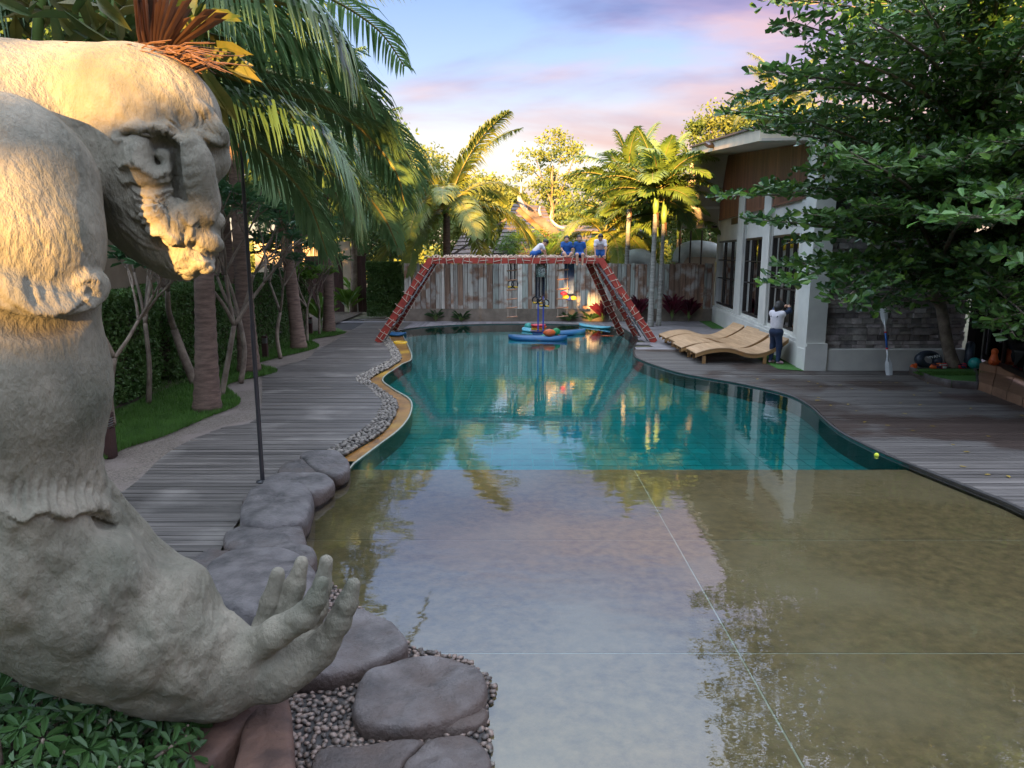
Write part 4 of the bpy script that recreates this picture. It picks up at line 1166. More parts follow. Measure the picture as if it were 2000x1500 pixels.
def beam(a, b, w, t, mat, name, par=tp):
    a, b = A(*a), A(*b); u = (b - a) / np.linalg.norm(b - a); sdv = np.array([0, 1., 0]); up = np.cross(sdv, u); up /= np.linalg.norm(up)
    if up[2] < 0: up = -up
    return part(name, MB().hexa([a - sdv * t, b - sdv * t, b + sdv * t, a + sdv * t], [a - sdv * t + up * w, b - sdv * t + up * w, b + sdv * t + up * w, a + sdv * t + up * w]), mat, par)
beam((1008, 412, 36.5), (1092, 488, 36.5), .26, .08, roofo_m, 'barge_board'); beam((1018, 408, 36.3), (1100, 483, 36.3), .16, .1, roof_m, 'barge_board'); beam((1008, 396, 36.7), (1085, 462, 36.7), .3, .3, roof_m, 'ridge_beam')
beam((1004, 420, 36.2), (872, 508, 36.2), .1, .05, roof_m, 'barge_board')
# curled white finials
def finial(pts, rads, name): 
    P = catmull([A(a, b, 36.4) for a, b in pts], 5); r = np.interp(np.linspace(0, 1, len(P)), np.linspace(0, 1, len(rads)), rads)
    return part(name, MB().tube(P, list(r), 8), pm('white plaster finial', (0.5, 0.48, 0.44), (0.34, 0.33, 0.3), 5, 0.7) if 'white plaster finial' not in MATS else MATS['white plaster finial'], tp, True)
finial([(1028, 412), (1018, 398), (1014, 385), (1018, 370), (1016, 350)], [.10, .13, .10, .05, .01], 'finial')
finial([(1112, 443), (1098, 445), (1084, 438), (1075, 425), (1078, 412)], [.04, .06, .07, .04, .01], 'finial')
finial([(1056, 422), (1053, 412), (1055, 402)], [.08, .06, .01], 'finial')
# low pale sculptures peeping over the fence
for nm, pts, lab in (('white_sculpture', [(1205, 530), (1218, 505), (1240, 490), (1262, 495), (1268, 515), (1262, 545)], 'pale green white rounded sculpture rising behind the fence near the palms'),
                     ('white_sculpture', [(1325, 500), (1335, 480), (1360, 474), (1395, 478), (1410, 490)], 'long pale sculpted form behind the fence beside the pool house')):
    P = catmull([A(a, b, FY + 1.6) for a, b in pts], 5)
    n = len(P); rr = [0.28 + .12 * math.sin(math.pi * i / (n - 1)) for i in range(n)]
    o = MB().tube([p - np.array([0, 0, .3]) for p in P], rr, 12).build(nm, paleboat, None, True); T(o, lab, 'sculpture')
    P0 = P[n // 2]
    pl = MB().box((P0[0], FY + 1.6, P0[2] / 2 - .4), (.9 if pts[0][0] < 1300 else 1.6, .5, P0[2] - .3)).build('sculpture_plinth', tan_m, None); T(pl, 'low plinth under the ' + ('rounded' if pts[0][0] < 1300 else 'long') + ' pale sculpture behind the fence', 'plinth')
for k, px in enumerate((1331, 1352, 1374)):
    a = A(px, 400, FY + .9)
    T(MB().tube([(a[0], FY + .9, 0), (a[0], FY + .9, A(px, 450, FY + .9)[2])], .035, 6).build('thin_post', dark_m, None), ['leftmost', 'middle', 'rightmost'][k] + ' thin dark post in front of the long pale sculpture', 'post', 'thin posts behind the fence')

# unseen house blocks added behind the camera to keep the low sun off the ground
sdir = np.array([math.sin(SUN_AZ), math.cos(SUN_AZ), 0]); ldir = np.array([-sdir[1], sdir[0], 0])
# lateral coordinate: positive l = towards the right of the pool when looking along the light
def sb(l0, l1, d0, d1, h, nm, lab):
    q = [sdir * d0 + ldir * l0, sdir * d0 + ldir * l1, sdir * d1 + ldir * l1, sdir * d1 + ldir * l0]
    c = sum(q) / 4; rt = root(nm, tuple(c), lab, 'building')
    ar = (q[1][0] - q[0][0]) * (q[2][1] - q[0][1]) - (q[1][1] - q[0][1]) * (q[2][0] - q[0][0])
    if ar < 0: q = q[::-1]
    part('wall', MB().hexa([p + [0, 0, -.04] for p in q], [p + [0, 0, h] for p in q]), tan_m, rt)
    q2 = [c + (p - c) * 1.06 for p in q]; part('roof', MB().hexa([p + [0, 0, h] for p in q2], [c + (p - c) * .7 + [0, 0, h + .5] for p in q2]), roof_m, rt)
lat = lambda x, y: float(np.array([x, y, 0]) @ ldir)
print('LAT statue', lat(-1.9, 3.3), 'house', lat(7, 17), 'fence', lat(0, 29))

sb(-60, -6.4, 40, 48, 12.0, 'added_sun_block_left', 'long unseen block added behind the viewpoint on the garden side to stop the low sun')
sb(-6.39, -2.95, 40, 48, 12.4, 'added_sun_block_left', 'narrow unseen block added behind the viewpoint next to the long one to stop the low sun')
sb(-1.7, 2.6, 40, 48, 12.4, 'added_sun_block_right', 'square unseen block added behind the viewpoint right of the sun gap to stop the low sun')
sb(2.61, 40, 40, 48, 13.4, 'added_sun_block_right', 'wide unseen block added behind the viewpoint on the pool side to stop the low sun')
sb(-2.949, -1.701, 40, 48, 7.75, 'added_sun_block_low', 'low unseen block added behind the viewpoint, leaving a gap for sun on the statue')  # kept low so that sun reaches the statue's head and shoulder
# =================================================================== VEGETATION
def norm(a): return a / (np.linalg.norm(a, axis=-1, keepdims=True) + 1e-9)
def leaf_arrays(P, D, Nn, L, Wd, fold=0.18, curl=0.15, shape=0.62):
    """P base, D direction, Nn rough normal; 6-vertex folded leaves -> V, quads"""
    P = np.asarray(P, float); n = len(P); D = norm(np.asarray(D, float)); Sd = norm(np.cross(D, Nn)); U = np.cross(Sd, D)
    L = np.broadcast_to(L, (n,))[:, None]; Wd = np.broadcast_to(Wd, (n,))[:, None]
    V = np.empty((n, 6, 3))
    V[:, 0] = P
    V[:, 1] = P + D * L * shape * .5 + Sd * Wd * .36 + U * L * fold * .3
    V[:, 2] = P + D * L * shape * 1.25 + Sd * Wd * .5 + U * L * (fold * .4 - curl * .3)
    V[:, 3] = P + D * L - U * L * curl
    V[:, 4] = P + D * L * shape * 1.25 - Sd * Wd * .5 + U * L * (fold * .4 - curl * .3)
    V[:, 5] = P + D * L * shape * .5 - Sd * Wd * .36 + U * L * fold * .3
    b = np.arange(n)[:, None] * 6
    F = np.concatenate([b + np.array([[0, 1, 2, 3]]), b + np.array([[0, 3, 4, 5]])])
    return V.reshape(-1, 3), F
def tri_cards(P, L, Wd, up=0.3):
    """small random leaf faces for distant or dense foliage"""
    n = len(P); D = norm(rng.normal(size=(n, 3)) + np.array([0, 0, up])); S_ = norm(np.cross(D, rng.normal(size=(n, 3))))
    L = np.broadcast_to(L, (n,))[:, None] * (0.7 + .6 * rng.random((n, 1))); Wd = np.broadcast_to(Wd, (n,))[:, None]
    V = np.empty((n, 4, 3)); V[:, 0] = P - D * L / 2; V[:, 1] = P + S_ * Wd / 2; V[:, 2] = P + D * L / 2; V[:, 3] = P - S_ * Wd / 2
    return V.reshape(-1, 3), np.arange(4 * n).reshape(n, 4)

def frond_arrays(path, Lf, n=70, w=0.045, droop=0.55, fwd=0.7, start=0.12, jitter=0.12, sidev=None, Lprof=None):
    path = np.array(path, float)
    seg = np.linalg.norm(np.diff(path, axis=0), axis=1); cum = np.concatenate([[0], np.cumsum(seg)]); tot = cum[-1]
    t = np.linspace(start, 0.995, n); pos = np.stack([np.interp(t * tot, cum, path[:, k]) for k in range(3)], 1)
    e = 0.01; pa = np.stack([np.interp(np.clip(t - e, 0, 1) * tot, cum, path[:, k]) for k in range(3)], 1); pb = np.stack([np.interp(np.clip(t + e, 0, 1) * tot, cum, path[:, k]) for k in range(3)], 1)
    tg = norm(pb - pa)
    if sidev is None:
        chord = path[-1] - path[0]; chord[2] = 0
        if np.linalg.norm(chord) < 0.3: chord = path[len(path) // 2] - path[0]; chord[2] = 0
        sv_ = norm(np.cross(chord, (0, 0, 1.)))
    else: sv_ = norm(np.array(sidev, float))
    Vq = []; Fq = []; Ft = []
    for sgn in (-1, 1):
        m = n
        le = Lf * (np.sin(np.pi * np.clip(t * .88 + .1, 0, 1)) ** .55 if Lprof is None else np.interp(t, *Lprof)) * (1 + jitter * (rng.random(m) - .5) * 2)
        fw = fwd * (0.55 + .9 * t)
        d0 = norm(sgn * sv_[None] * 1.0 + tg * fw[:, None] + np.array([0, 0, .25])[None] + rng.normal(size=(m, 3)) * .07)
        dr = droop * (0.7 + .6 * rng.random(m))[:, None]
        g = np.array([0, 0, -1.0])
        d1 = norm(d0 + g * dr * .8); d2 = norm(d0 + g * dr * 2.4)
        wv = norm(tg - d0 * np.sum(tg * d0, 1)[:, None]) * (w / 2)
        p0 = pos; p1 = p0 + d0 * (le * .3)[:, None]; p2 = p1 + d1 * (le * .35)[:, None]; p3 = p2 + d2 * (le * .38)[:, None]
        V = np.stack([p0 - wv * .4, p0 + wv * .4, p1 - wv, p1 + wv, p2 - wv * .8, p2 + wv * .8, p3], 1)
        o = sum(len(v) for v in Vq); b = o + np.arange(m)[:, None] * 7
        Vq.append(V.reshape(-1, 3)); Fq += [b + np.array([[0, 1, 3, 2]]), b + np.array([[2, 3, 5, 4]])]; Ft.append(b + np.array([[4, 5, 6]]))
    return np.concatenate(Vq), np.concatenate(Fq), np.concatenate(Ft)
def rachis_mb(path, r0, r1):
    n = len(path); return MB().tube(path, list(np.linspace(r0, r1, n)), 5)
def frond_local(length, el, curve, Lf, n, w, droop, mat, fwd=.7, twist=0):
    """frond starting at the origin, leaving along +X at elevation el and bending down by curve"""
    m = 14; P = [np.zeros(3)]; a = el
    for i in range(m):
        a = el - curve * ((i + 1) / m) ** 1.3
        P.append(P[-1] + np.array([math.cos(a), 0, math.sin(a)]) * length / m)
    V, Fq, Ft = frond_arrays(P, Lf, n, w, droop, fwd, sidev=(0, 1, 0))
    return np_mesh('frond', V, Fq, mat, False, Ft), rachis_mb(P, .035 * length / 3.5, .006).mesh('midrib', rachis_m, True)
def trunk_mb(p0, p1, r0, r1, bulge=1.35, n=26, lean=None, ring=0.035, sides=12):
    p0, p1 = np.array(p0, float), np.array(p1, float); P = []; rr = []
    for i in range(n * 2):
        t = i / (n * 2 - 1); c = p0 + (p1 - p0) * t
        if lean is not None: c = c + np.array(lean) * math.sin(math.pi * t)
        P.append(c); b = 1 + (bulge - 1) * math.exp(-t * 9)
        rr.append((r0 + (r1 - r0) * t) * b * (1 + ring * (1 if i % 2 else -1)))
    return MB().tube(P, rr, sides)
def palm(base, top, r0, r1, label, group, protos, specs, lean=None, az0=0, name='coconut_palm', tm=None, extras=True):
    rt = root(name, base, label, 'palm', group)
    part('trunk', trunk_mb(base, top, r0, r1, lean=lean), tm or trunk_m, rt, True)
    off = np.array(top) - np.array(base)
    k = 0
    for cls, cnt in specs:
        for i in range(cnt):
            fm, rm_ = protos[cls][k % len(protos[cls])]
            az = az0 + (i + .5 * (k % 2)) * 2 * math.pi / cnt + rnd.uniform(-.25, .25) + cls * .5
            o = link('frond', fm, rt); o.location = off + np.array([math.cos(az) * .08, math.sin(az) * .08, 0]); s_ = rnd.uniform(.88, 1.1)
            o.scale = (s_, s_, s_); o.rotation_euler = (rnd.uniform(-.2, .2), rnd.uniform(-.12, .12), az)
            q = link('midrib', rm_, o)
            k += 1
    if extras:
        mb = MB()
        for i in range(9):
            a = rnd.random() * 6.28; mb.lathe(np.array(top) + np.array([math.cos(a) * .17, math.sin(a) * .17, -.12 - .1 * rnd.random()]), [(.005, -.1), (.07, -.06), (.09, 0), (.07, .07), (.005, .1)], 7)
        part('coconut', mb, shaft_m, rt, True)['kind'] = 'stuff'
    return rt
def protos(length, Lf, n, w, mat, droop=.55, els=(75, 45, 12, -25), curves=(55, 80, 85, 60), fwd=.7, k=2):
    return [[frond_local(length * rnd.uniform(.92, 1.08), R(e + rnd.uniform(-6, 6)), R(c + rnd.uniform(-10, 10)), Lf, n, w, droop, mat, fwd) for _ in range(k)] for e, c in zip(els, curves)]
pr_left = protos(3.6, .78, 80, .045, frond_m, .65)
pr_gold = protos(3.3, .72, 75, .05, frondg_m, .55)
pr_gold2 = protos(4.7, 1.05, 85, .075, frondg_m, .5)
pr_big = protos(4.2, .85, 95, .045, frond_m, .6)
GRP = 'coconut palms in a row between deck and hedge'
def gpos(px, py): p = G(px, py); return (float(p[0]), float(p[1]), 0.0)
P1 = gpos(405, 802); P2 = gpos(487, 727); P3 = gpos(584, 682); P4 = gpos(643, 649)
palm(P1, (P1[0] + .12, P1[1] + .1, 5.3), .19, .125, 'coconut palm with thick ringed trunk in bright grass just right of the statue', GRP, pr_big, ((0, 3), (1, 5), (2, 5)), lean=(.05, 0, 0))
palm(P2, (P2[0] - .1, P2[1] + .3, 6.0), .21, .15, 'coconut palm with a straight trunk directly left of the black pole', GRP, pr_left, ((0, 3), (1, 5), (2, 5), (3, 3)))
palm(P3, (P3[0] - .55, P3[1] + .2, 5.6), .19, .14, 'coconut palm with a reddish leaning trunk right of the black pole', GRP, pr_left, ((0, 3), (1, 5), (2, 6), (3, 2)), lean=(.06, 0, 0))
palm(P4, (P4[0] + .1, P4[1] + .2, 5.2), .19, .12, 'slender coconut palm nearest the garden gate', GRP, pr_left, ((0, 3), (1, 5), (2, 6), (3, 2)))
# near palm whose crown hangs over the statue
PN = (-4.75, 7.1, 0.0); tn = np.array([-3.6, 6.6, 4.75])
pn = root('coconut_palm', PN, 'large near coconut palm drooping fronds over the statue head', 'palm', GRP)
part('trunk', trunk_mb(PN, tn, .22, .15), trunk_m, pn, True)
near_fr = [  # px, py, depth ; leaflet length, number, droop
    ([(300, 120, 6.4), (400, 188, 6.3), (500, 205, 6.3), (600, 240, 6.3), (672, 320, 6.35), (705, 430, 6.5)], .98, 120, .8),
    ([(300, 100, 6.6), (430, 145, 7.0), (560, 180, 7.4), (690, 240, 7.8), (770, 330, 8.1), (790, 400, 8.3)], .8, 120, .6),
    ([(300, 140, 6.5), (420, 225, 6.8), (520, 300, 7.1), (600, 390, 7.3), (640, 500, 7.5)], .8, 100, .8),
    ([(300, 80, 6.5), (450, 55, 7.0), (600, 85, 7.4), (700, 165, 7.7), (748, 275, 7.9)], .95, 110, .9),
    ([(260, 70, 6.7), (400, 60, 8.0), (540, 90, 9.0), (660, 160, 9.8), (740, 250, 10.4), (770, 345, 10.8)], .85, 110, .65),
    ([(250, 40, 6.3), (330, 20, 6.0), (450, 0, 5.8), (560, 8, 5.8), (640, 55, 5.9), (690, 150, 6.1)], .95, 120, 1.0),
    ([(280, 90, 6.6), (420, 120, 7.4), (560, 150, 8.2), (690, 205, 9.0), (790, 290, 9.6), (815, 370, 9.8)], .85, 100, .7),
    ([(260, 60, 6.6), (380, -20, 7.6), (520, -50, 8.6), (650, 0, 9.4), (740, 60, 9.9), (790, 130, 10.2)], .85, 95, .7),
    ([(270, 110, 6.5), (440, 190, 7.0), (580, 300, 7.6), (700, 370, 8.1), (750, 425, 8.5), (775, 480, 8.8)], .65, 90, .8),
    ([(230, 20, 6.2), (120, -60, 5.8), (20, -60, 5.4), (-80, 0, 5.0), (-140, 90, 4.8)], .75, 90, .9),
    ([(230, 40, 6.8), (180, -100, 7.4), (100, -180, 8.2), (0, -160, 9.0), (-80, -60, 9.6)], .8, 80, .8),
    ([(240, 0, 6.4), (330, -160, 6.0), (450, -260, 5.5), (600, -260, 5.0), (720, -160, 4.7)], .8, 80, .7)]
for pts, Lf, n_, dr_ in near_fr:
    path = catmull([A(*p) for p in pts], 6)
    V, Fq, Ft = frond_arrays(path, Lf, n_, .036, dr_, .75, start=.06)
    o = part('frond', np_mesh('frond', V, Fq, frond_m, False, Ft), None, pn)
    q = rachis_mb(path, .038, .008).mesh('midrib', rachis_m, True); link('midrib', q, o)
# palm mid distance, golden
PM = A(872, 520, 31.5); tm_ = A(872, 405, 31.5)
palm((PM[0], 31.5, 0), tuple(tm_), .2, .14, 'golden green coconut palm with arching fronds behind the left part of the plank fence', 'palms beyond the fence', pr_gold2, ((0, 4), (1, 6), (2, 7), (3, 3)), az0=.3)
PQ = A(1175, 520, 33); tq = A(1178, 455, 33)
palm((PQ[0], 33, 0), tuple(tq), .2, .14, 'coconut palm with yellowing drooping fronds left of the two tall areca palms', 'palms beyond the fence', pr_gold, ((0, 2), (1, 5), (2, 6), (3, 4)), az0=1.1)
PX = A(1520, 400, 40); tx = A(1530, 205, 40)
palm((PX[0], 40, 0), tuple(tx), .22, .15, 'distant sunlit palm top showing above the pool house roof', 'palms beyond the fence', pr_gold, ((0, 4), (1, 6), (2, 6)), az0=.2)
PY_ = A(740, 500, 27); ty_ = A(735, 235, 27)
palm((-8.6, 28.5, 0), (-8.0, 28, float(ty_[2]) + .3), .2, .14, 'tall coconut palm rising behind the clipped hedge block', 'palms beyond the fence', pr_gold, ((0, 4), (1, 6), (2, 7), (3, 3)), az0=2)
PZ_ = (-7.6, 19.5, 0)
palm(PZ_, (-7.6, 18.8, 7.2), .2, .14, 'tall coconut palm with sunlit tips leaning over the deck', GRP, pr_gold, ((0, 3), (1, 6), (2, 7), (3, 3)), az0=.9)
# areca palms
pr_ar = protos(2.3, .62, 34, .075, arecaf_m, .35, (82, 60, 35, 5), (40, 60, 70, 55), .8)
def areca(px, py, py_top, Y, label, spread=1.0, sc=1.0):
    b = A(px, py, Y); t_ = A(px, py_top, Y)
    rt = root('areca_palm', (b[0], Y, 0), label, 'palm', 'slender areca palms at the far right corner of the pool')
    part('trunk', trunk_mb((b[0], Y, 0), (b[0] + .05, Y, t_[2] - .8), .105 * sc, .085 * sc, 1.25, 30, ring=.02, sides=10), areca_m, rt, True)
    part('crownshaft', MB().tube([(b[0] + .05, Y, t_[2] - .8), (b[0] + .05, Y, t_[2] - .5), (b[0] + .06, Y, t_[2] + .05)], [.085, .12, .07], 10), shaft_m, rt, True)
    off = np.array([.05, 0, t_[2]]); k = 0
    for cls, cnt in ((0, 4), (1, 6), (2, 6), (3, 3)):
        for i in range(cnt):
            fm, rm_ = pr_ar[cls][k % 2]; az = rnd.random() * .4 + i * 2 * math.pi / cnt + cls
            o = link('frond', fm, rt); o.location = off; s_ = rnd.uniform(.9, 1.15) * spread; o.scale = (s_, s_, s_); o.rotation_euler = (rnd.uniform(-.3, .3), 0, az)
            link('midrib', rm_, o); k += 1
    q = part('dry_sheath', MB().tube([(b[0] + .1, Y - .08, t_[2] - .75), (b[0] + .16, Y - .1, t_[2] - 1.3)], [.05, .01], 5), dry_m, rt)
    return rt
ayy = float(G(1275, 638)[1])
areca(1270, 638, 375, ayy, 'grey ringed areca palm, left stem of the close pair by the red frame foot', 1.1)
areca(1286, 640, 395, ayy + .5, 'areca palm with green banded stem, right one of the close pair', .95, .85)
areca(1220, 620, 370, ayy + 3.2, 'areca palm behind the fence left of the close pair', 1.15)
areca(1318, 600, 430, ayy + 4, 'lower bushy areca palm between the pair and the pool house', 1.1)
areca(1200, 600, 430, ayy + 6, 'lower areca palm half hidden behind the coconut palm', 1.2)
areca(1345, 600, 400, ayy + 7.5, 'areca palm seen past the beige eave of the pool house', 1.2)

# generic leafy trees
def crown_points(c, r, nclump, per, cl):
    out = []
    for _ in range(nclump):
        d = rng.normal(size=3); d /= np.linalg.norm(d); d[2] = d[2] * .9 + .1
        q = np.array(c) + d * np.array(r) * (0.45 + .6 * rng.random() ** .5)
        m = int(per * (0.6 + .8 * rng.random())); out.append(q + rng.normal(size=(m, 3)) * cl * (.35 + .3 * rng.random()) * np.array([1, 1, .6]))
    return np.concatenate(out)
def tree(base, c, r, label, mat, group, nclump=55, per=110, cl=.8, L=.26, Wd=.13, name='leafy_tree', tr=.2, limbs=7, cat='tree'):
    rt = root(name, base, label, cat, group); base = np.array(base, float); c = np.array(c, float)
    mb = MB().tube(catmull([base, base * .5 + c * .5 + rng.normal(size=3) * .2, c], 5), list(np.linspace(tr, tr * .35, 11)), 8)
    for _ in range(limbs):
        d = rng.normal(size=3); d /= np.linalg.norm(d); d[2] = abs(d[2]) * .6
        a = base + (c - base) * rnd.uniform(.55, .9); e = c + d * np.array(r) * .75
        mb.tube(catmull([a, (a + e) / 2 + np.array([0, 0, -.1]), e], 4), list(np.linspace(tr * .4, .02, 9)), 5)
    part('trunk', mb, bark_m, rt, True)
    V, F = tri_cards(crown_points(c, r, nclump, per, cl), L, Wd)
    part('crown', np_mesh('crown', V, F, mat), None, rt)
    return rt
BG = 'trees beyond the fence'
def btree(px, pyc, Y, rx, rz, label, mat, **k):
    c = A(px, pyc, Y); return tree((c[0], Y, 0), c, (rx, rx * .8, rz), label, mat, BG, **k)
btree(1078, 335, 62, 3.2, 3.0, 'tall slender yellow green tree rising highest above the pavilion roof', yel_m, nclump=42, per=80, cl=.75, L=.3, Wd=.16, tr=.28)
btree(1000, 450, 66, 4.2, 3.4, 'golden tree behind the white finial', yel_m, nclump=80, per=90, cl=1.2, L=.36, Wd=.2)
btree(955, 425, 58, 3.0, 2.8, 'golden tree just right of the golden green palm', yel_m, nclump=70, per=90, cl=1.0, L=.34, Wd=.2)
btree(1125, 455, 64, 4.2, 2.8, 'low golden tree below the tall slender one', yel_m, nclump=70, per=90, cl=1.2, L=.36, Wd=.2)
btree(900, 430, 60, 3.6, 3.6, 'yellow tree half hidden by the golden green palm', yel_m, nclump=70, per=90, cl=1.1, L=.34, Wd=.2)
btree(800, 400, 48, 3.6, 3.8, 'yellow green tree between the tall hedge palm and the golden palm', yel_m, nclump=80, per=90, cl=1.0, L=.3, Wd=.16)
btree(760, 400, 42, 4.0, 3.5, 'mid green tree above the clipped hedge block', grn_m, nclump=80, per=100, cl=.9, L=.26, Wd=.14)
btree(1190, 425, 56, 3.6, 3.8, 'green tree behind the drooping coconut palm', grn_m, nclump=70, per=90, cl=1.0, L=.3, Wd=.16)
btree(1320, 430, 50, 3.6, 3.0, 'yellow green tree behind the two tall areca palms', yel_m, nclump=80, per=90, cl=1.0, L=.3, Wd=.16)
btree(1370, 430, 44, 3.2, 2.6, 'green tree seen between areca palms and beige eave', grn_m, nclump=60, per=100, cl=.9, L=.26, Wd=.14)
btree(1440, 262, 46, 2.8, 1.8, 'rounded dark green treetop over the left end of the pool house roof', grn_m, nclump=70, per=110, cl=.7, L=.24, Wd=.13)
btree(1560, 250, 48, 4.0, 1.6, 'sunlit treetop showing over the middle of the pool house roof', yel_m, nclump=70, per=110, cl=.8, L=.26, Wd=.13)
btree(1240, 480, 36, 2.2, 1.2, 'low green tree right behind the fence by the close areca pair', grn_m, nclump=40, per=110, cl=.6, L=.2, Wd=.1)
btree(680, 330, 34, 3.2, 3.6, 'dark leafy tree beyond the garden gate', dkg_m, nclump=80, per=100, cl=.9, L=.24, Wd=.13)
btree(560, 300, 30, 3.2, 4.0, 'dark leafy tree behind the leaning palm trunk', dkg_m, nclump=90, per=110, cl=.9, L=.22, Wd=.12)
btree(430, 260, 24, 3.0, 3.6, 'dark leafy tree behind the thick ringed palm', dkg_m, nclump=90, per=110, cl=.8, L=.2, Wd=.11)
btree(250, 250, 19, 3.0, 3.4, 'dark leafy tree over the rendered garden wall', dkg_m, nclump=90, per=110, cl=.8, L=.18, Wd=.1)
btree(60, 60, 15, 3.0, 2.2, 'dark leafy tree above the statue shoulder in the top left corner', dkg_m, nclump=90, per=120, cl=.7, L=.2, Wd=.09)
btree(1050, 488, 37, 1.9, 1.0, 'bright feathery bamboo clump in front of the shingled roof', young_m, nclump=50, per=160, cl=.5, L=.26, Wd=.03, name='bamboo_clump', cat='plant')
btree(1210, 470, 46, 3.2, 2.2, 'leafy shrub tree behind the drooping coconut palm at roof height', dkg_m, nclump=60, per=110, cl=.7, L=.22, Wd=.12)
btree(700, 470, 40, 2.6, 1.8, 'low dark tree directly above the open gate', dkg_m, nclump=60, per=110, cl=.7, L=.2, Wd=.11)
# solid far green rise so that no bare horizon shows
def gen_far(n):
    x = -60 + 120 * rng.random(n); y = 72 + 14 * rng.random(n); z = 5.2 * rng.random(n) ** .8 * (0.75 + .25 * np.sin(x * .35) * np.cos(x * .13))
    return np.stack([x, y, z], 1)
V, F = tri_cards(gen_far(60000), .7, .4)
fw_ = link('distant_wood', np_mesh('distant_wood', V, F, yel_m)); fw_['kind'] = 'stuff'; fw_['label'] = 'line of golden green woodland along the horizon'; fw_['category'] = 'wood'

# hedges : leaf shell over a dark twiggy core
def hedge(name, x0, x1, y0, y1, h, label, n, L=.07, Wd=.045, wob=.16, mat=hedge_m, z0=.12, group='clipped hedges'):
    rt = root(name, ((x0 + x1) / 2, (y0 + y1) / 2, 0), label, 'hedge', group)
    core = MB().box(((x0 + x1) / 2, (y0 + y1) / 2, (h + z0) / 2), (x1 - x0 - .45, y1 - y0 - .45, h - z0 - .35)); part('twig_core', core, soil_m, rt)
    area = [(x1 - x0) * (y1 - y0), (y1 - y0) * h, (y1 - y0) * h * .2, (x1 - x0) * h, (x1 - x0) * h * .2]; tot = sum(area); P = []
    for k, a in enumerate(area):
        m = int(n * a / tot); u, v, d = rng.random(m), rng.random(m), rng.random(m) ** 2 * .3
        if k == 0: q = np.stack([x0 + (x1 - x0) * u, y0 + (y1 - y0) * v, h - d], 1)
        elif k == 1: q = np.stack([x1 - d, y0 + (y1 - y0) * u, z0 + (h - z0) * v], 1)
        elif k == 2: q = np.stack([x0 + d, y0 + (y1 - y0) * u, z0 + (h - z0) * v], 1)
        elif k == 3: q = np.stack([x0 + (x1 - x0) * u, y0 + d, z0 + (h - z0) * v], 1)
        else: q = np.stack([x0 + (x1 - x0) * u, y1 - d, z0 + (h - z0) * v], 1)
        P.append(q)
    P = np.concatenate(P); c = np.array([(x0 + x1) / 2, (y0 + y1) / 2, h / 2])
    P += (P - c) * (fbm(P * 1.4, 3) * wob * 1.2)[:, None]
    V, F = tri_cards(P, L, Wd)
    part('foliage', np_mesh('foliage', V, F, mat), None, rt)
    return rt
hb = G(755, 622)
hx0, hx1 = float(A(717, 600, hb[1])[0]), float(A(786, 600, hb[1])[0]); hh = float(A(750, 512, hb[1])[2])
hedge('hedge', hx0, hx1, float(hb[1]), float(hb[1]) + 1.4, hh, 'tall clipped hedge block between the gate and the plank fence', 26000, .09, .055, .05)
hedge('hedge', -8.3, -7.0, 11.2, 14.0, 2.0, 'dark leafy hedge behind the thick ringed palm trunk, nearest the statue', 24000)
hedge('hedge', -8.4, -7.1, 14.8, 18.6, 2.0, 'hedge section behind the straight palm left of the black pole', 24000)
hedge('hedge', -8.4, -7.2, 19.2, 25.5, 2.1, 'farthest hedge section beside the slender palm', 24000)
hedge('hedge', -7.7, -6.6, 8.3, 10.6, 1.9, 'hedge bush just right of the stone upper arm', 18000)

# frangipani and other gnarled shrubs
def gnarled(base, H, label, name='frangipani_tree', seed=1, leaves=True, spread=1.0, lm=plum_m, dens=1, first=None, r0=.06, group='frangipani trees among the palms', L=.24):
    r = random.Random(seed); rt = root(name, base, label, 'tree', group); mb = MB(); tips = []
    def grow(p, d, l, rad, lev):
        q = p + d * l; m = (p + q) / 2 + np.array([r.uniform(-.06, .06), r.uniform(-.06, .06), 0]) * l
        mb.tube(catmull([p, m, q], 4), list(np.linspace(rad, rad * .72, 9)), 6)
        if lev == 0 or q[2] > H: tips.append((q, d)); return
        for _ in range(2 if r.random() < .55 else 3):
            nd = d + np.array([r.uniform(-.75, .75) * spread, r.uniform(-.75, .75) * spread, r.uniform(-.1, .5)]); nd /= np.linalg.norm(nd)
            grow(q, nd, l * r.uniform(.6, .85), rad * .66, lev - 1)
    grow(np.array(base, float), np.array(first or (.05, 0, 1.)) / np.linalg.norm(first or (.05, 0, 1.)), H * .34, r0, 4)
    part('trunk', mb, bark_m, rt, True)
    P, D, N_ = [], [], []
    for q, d in tips:
        for k in range(int(9 * dens)):
            a = k * 2.4; v = np.array([math.cos(a), math.sin(a), r.uniform(-.1, .9)]); P.append(q + np.array([0, 0, -.05 * r.random()])); D.append(v); N_.append((0, 0, 1.))
    if leaves and P:
        V, F = leaf_arrays(P, D, np.array(N_), L * (0.7 + .5 * rng.random(len(P))), L * .28, .1, .25)
        part('foliage', np_mesh('foliage', V, F, lm), None, rt)
    return rt
gnarled(gpos(221, 835), 3.3, 'thin leaning frangipani stem with a forked top directly right of the stone upper arm', seed=4, spread=.8, first=(.12, 0, 1), r0=.055)
gnarled(gpos(382, 752), 3.6, 'gnarled frangipani with a low curved fork behind the thick ringed palm', seed=9, first=(-.3, 0, 1), r0=.1)
gnarled(gpos(432, 775), 4.2, 'many branched frangipani leaning right towards the black pole', seed=12, first=(.25, 0, 1), r0=.06)
gnarled(gpos(470, 748), 4.0, 'frangipani with tangled bare branches between the two thickest palm trunks', seed=23, r0=.06)
gnarled(gpos(548, 700), 3.6, 'pale stemmed frangipani between the black pole and the leaning palm', seed=31, r0=.055)
